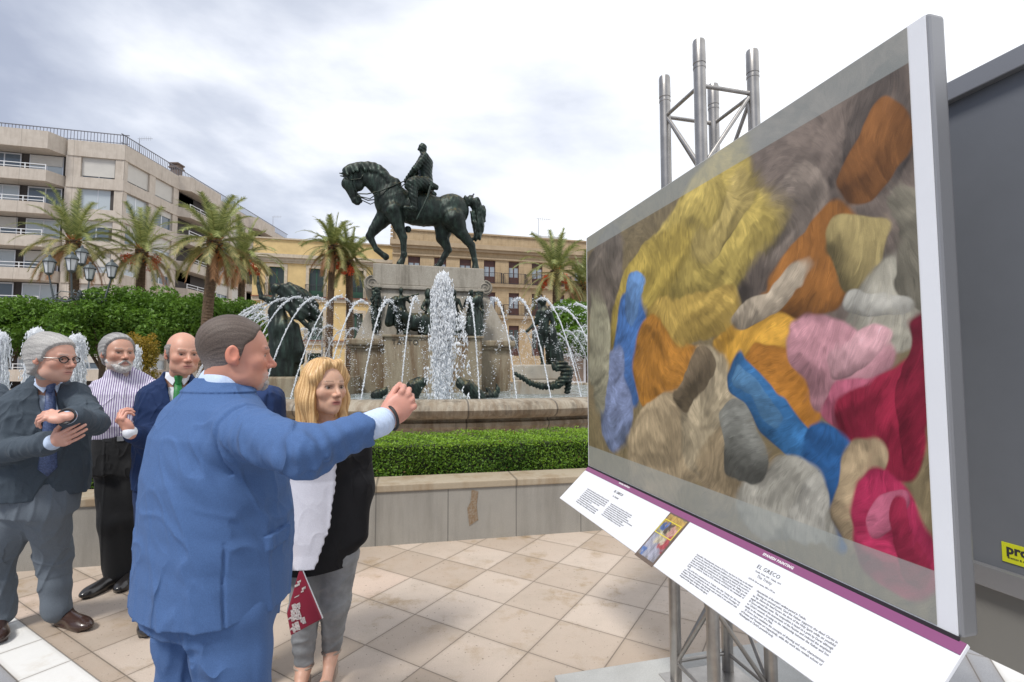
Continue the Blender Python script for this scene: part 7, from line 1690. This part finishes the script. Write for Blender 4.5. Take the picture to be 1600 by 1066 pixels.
    for i in range(4):
        (x0_,y0_),(x1_,y1_) = cs[i], cs[(i+1)%4]; dx, dy = (x1_-x0_)/(2*hs)*.024, (y1_-y0_)/(2*hs)*.024
        rung((x0_+dx,y0_+dy,zz),(x1_-dx,y1_-dy,zz)); rung((x0_+dx,y0_+dy,.20),(x1_-dx,y1_-dy,.20))
        n = 8; st_ = (zz-.24)/n
        for k in range(n):
            za, zb_ = zz-.02-k*st_, zz-.02-(k+1)*st_
            if (k+i) % 2: rung((x0_+dx,y0_+dy,za),(x1_-dx,y1_-dy,zb_))
            else: rung((x1_-dx,y1_-dy,za),(x0_+dx,y0_+dy,zb_))
    c0 = ground(866,1055,.12); s = empty('concrete_slab', c0, PZ); tag(s, 'pale concrete ballast slab under the aluminium truss', 'base slab')
    c0 = Vector((c0.x,c0.y,0)); s.location = c0; b = MB(); b.box((0,-.62,0),(1.30,0,.12), bev=.006); b.build('slab', stone('concrete_slab', (.40,.40,.38), (.50,.50,.48), (150,.2), None, .1), s)
    pl = MB(); pl.box((-.19,-.19,.1203),(.19,.19,.1238), Matrix.Translation(Vector((( C_-c0).dot(E1),(C_-c0).dot(E2),0)))); pl.build('base_plate', am, s)
def make_far_bits():
    # other exhibition panels and trusses beyond the fountain
    g = mat('truss_aluminium', (.50,.48,.45)); w = mat('board_white', (0,0,0))
    def post(px, Y, h, lab):
        c = at(px, 580, Y); t = empty('truss_tower', (c.x,Y,0), PZ); tag(t, lab, 'truss')
        for a in (-1,1):
            for b_ in (-1,1): b = MB(); b.tube([(a*.16,b_*.16,0),(a*.16,b_*.16,h)], .03, 8); b.build('chord', g, t, True)
        b = MB(); n = int(h/.35)
        for k in range(n):
            for i in range(4):
                (x0,y0),(x1,y1) = [(-.16,-.16),(.16,-.16),(.16,.16),(-.16,.16)][i], [(.16,-.16),(.16,.16),(-.16,.16),(-.16,-.16)][i]
                z0, z1 = k*h/n, (k+1)*h/n
                if k%2: z0, z1 = z1, z0
                b.tube([(x0,y0,z0),(x1,y1,z1)], .012, 5)
        b.build('braces', g, t)
    post(508, 24, at(508,527,24).z, 'far aluminium truss tower behind the water arcs left of the pedestal')
    post(912, 26, at(912,540,26).z, 'far aluminium truss tower beside the picture panel edge')
    for i,(px, Y, lab) in enumerate(((893,24.5,'far white exhibition panel with a blurred picture, beyond the fountain at the right'),(428,27,'far white exhibition panel beyond the fountain behind the blue suited man'))):
        c = at(px,580,Y); t = empty('far_panel', (c.x,Y,0), PZ); tag(t, lab, 'display panel'); zt = at(px,553,Y).z
        b = MB(); b.box((-.75,-.03,.75),(.75,.03,zt), bev=.01); b.build('board', w, t)
        p = MB(); p.box((-.62,-.036,1.0),(.62,-.0303,zt-.12)); p.build('picture', mat('far_print', (.20,.15,.12), .5, noise=(3,.8,(.42,.30,.22))), t)
        l = MB()
        for x in (-.55,.55): l.box((x-.03,-.02,0),(x+.03,.02,.75))
        l.build('stand', g, t)
    # a second low fountain far left with frothy jets
    t = empty('small_fountain', (-9.6,10.6,0)); tag(t, 'low round fountain basin at the left, behind the grey haired man', 'fountain')
    b = MB(); b.lathe([(2.7,0),(2.7,.5),(2.8,.55),(2.8,.66),(2.45,.66),(2.45,.4),(.05,.4)], 64); b.build('basin', MATS['basin_stone'], t, True)
    o = MB(); o.lathe([(0,.58),(2.46,.58)], 48); q = o.build('water', MATS['fountain_water'], t)
    for px, py, Y, lab, w_ in ((2,520,9.6,'low foaming jet at the very left edge of the picture',.20),(58,514,10.4,'foaming jet behind the hair of the man in glasses',.24),(120,523,10.0,'foaming jet between the man in glasses and the bearded man',.24),(210,541,11.2,'small foaming jet between the bearded man and the bald man',.20)):
        column(px, py, Y, .55, lab, w_*.8, 1500, int(px)+3, False)
import time
T0 = time.time()
def run(*fs):
    for f in fs:
        t = time.time(); f(); print(f.__name__, round(time.time()-t, 1))
run(make_world, make_ground, make_planter, make_trees, make_buildings, make_lamp, make_basin, make_jets, label_jets, make_monument, make_figures, make_rider, make_side_statues)
column(692,428,8.7,WZ,'tall foaming water column in front of the pedestal',.195,4800,1)
run(make_panels, make_far_bits)
if not globals().get('NOPEOPLE'): run(man_blue, woman, man_glasses, man_striped, man_bald, man_hidden)
print('script', round(time.time()-T0, 1))
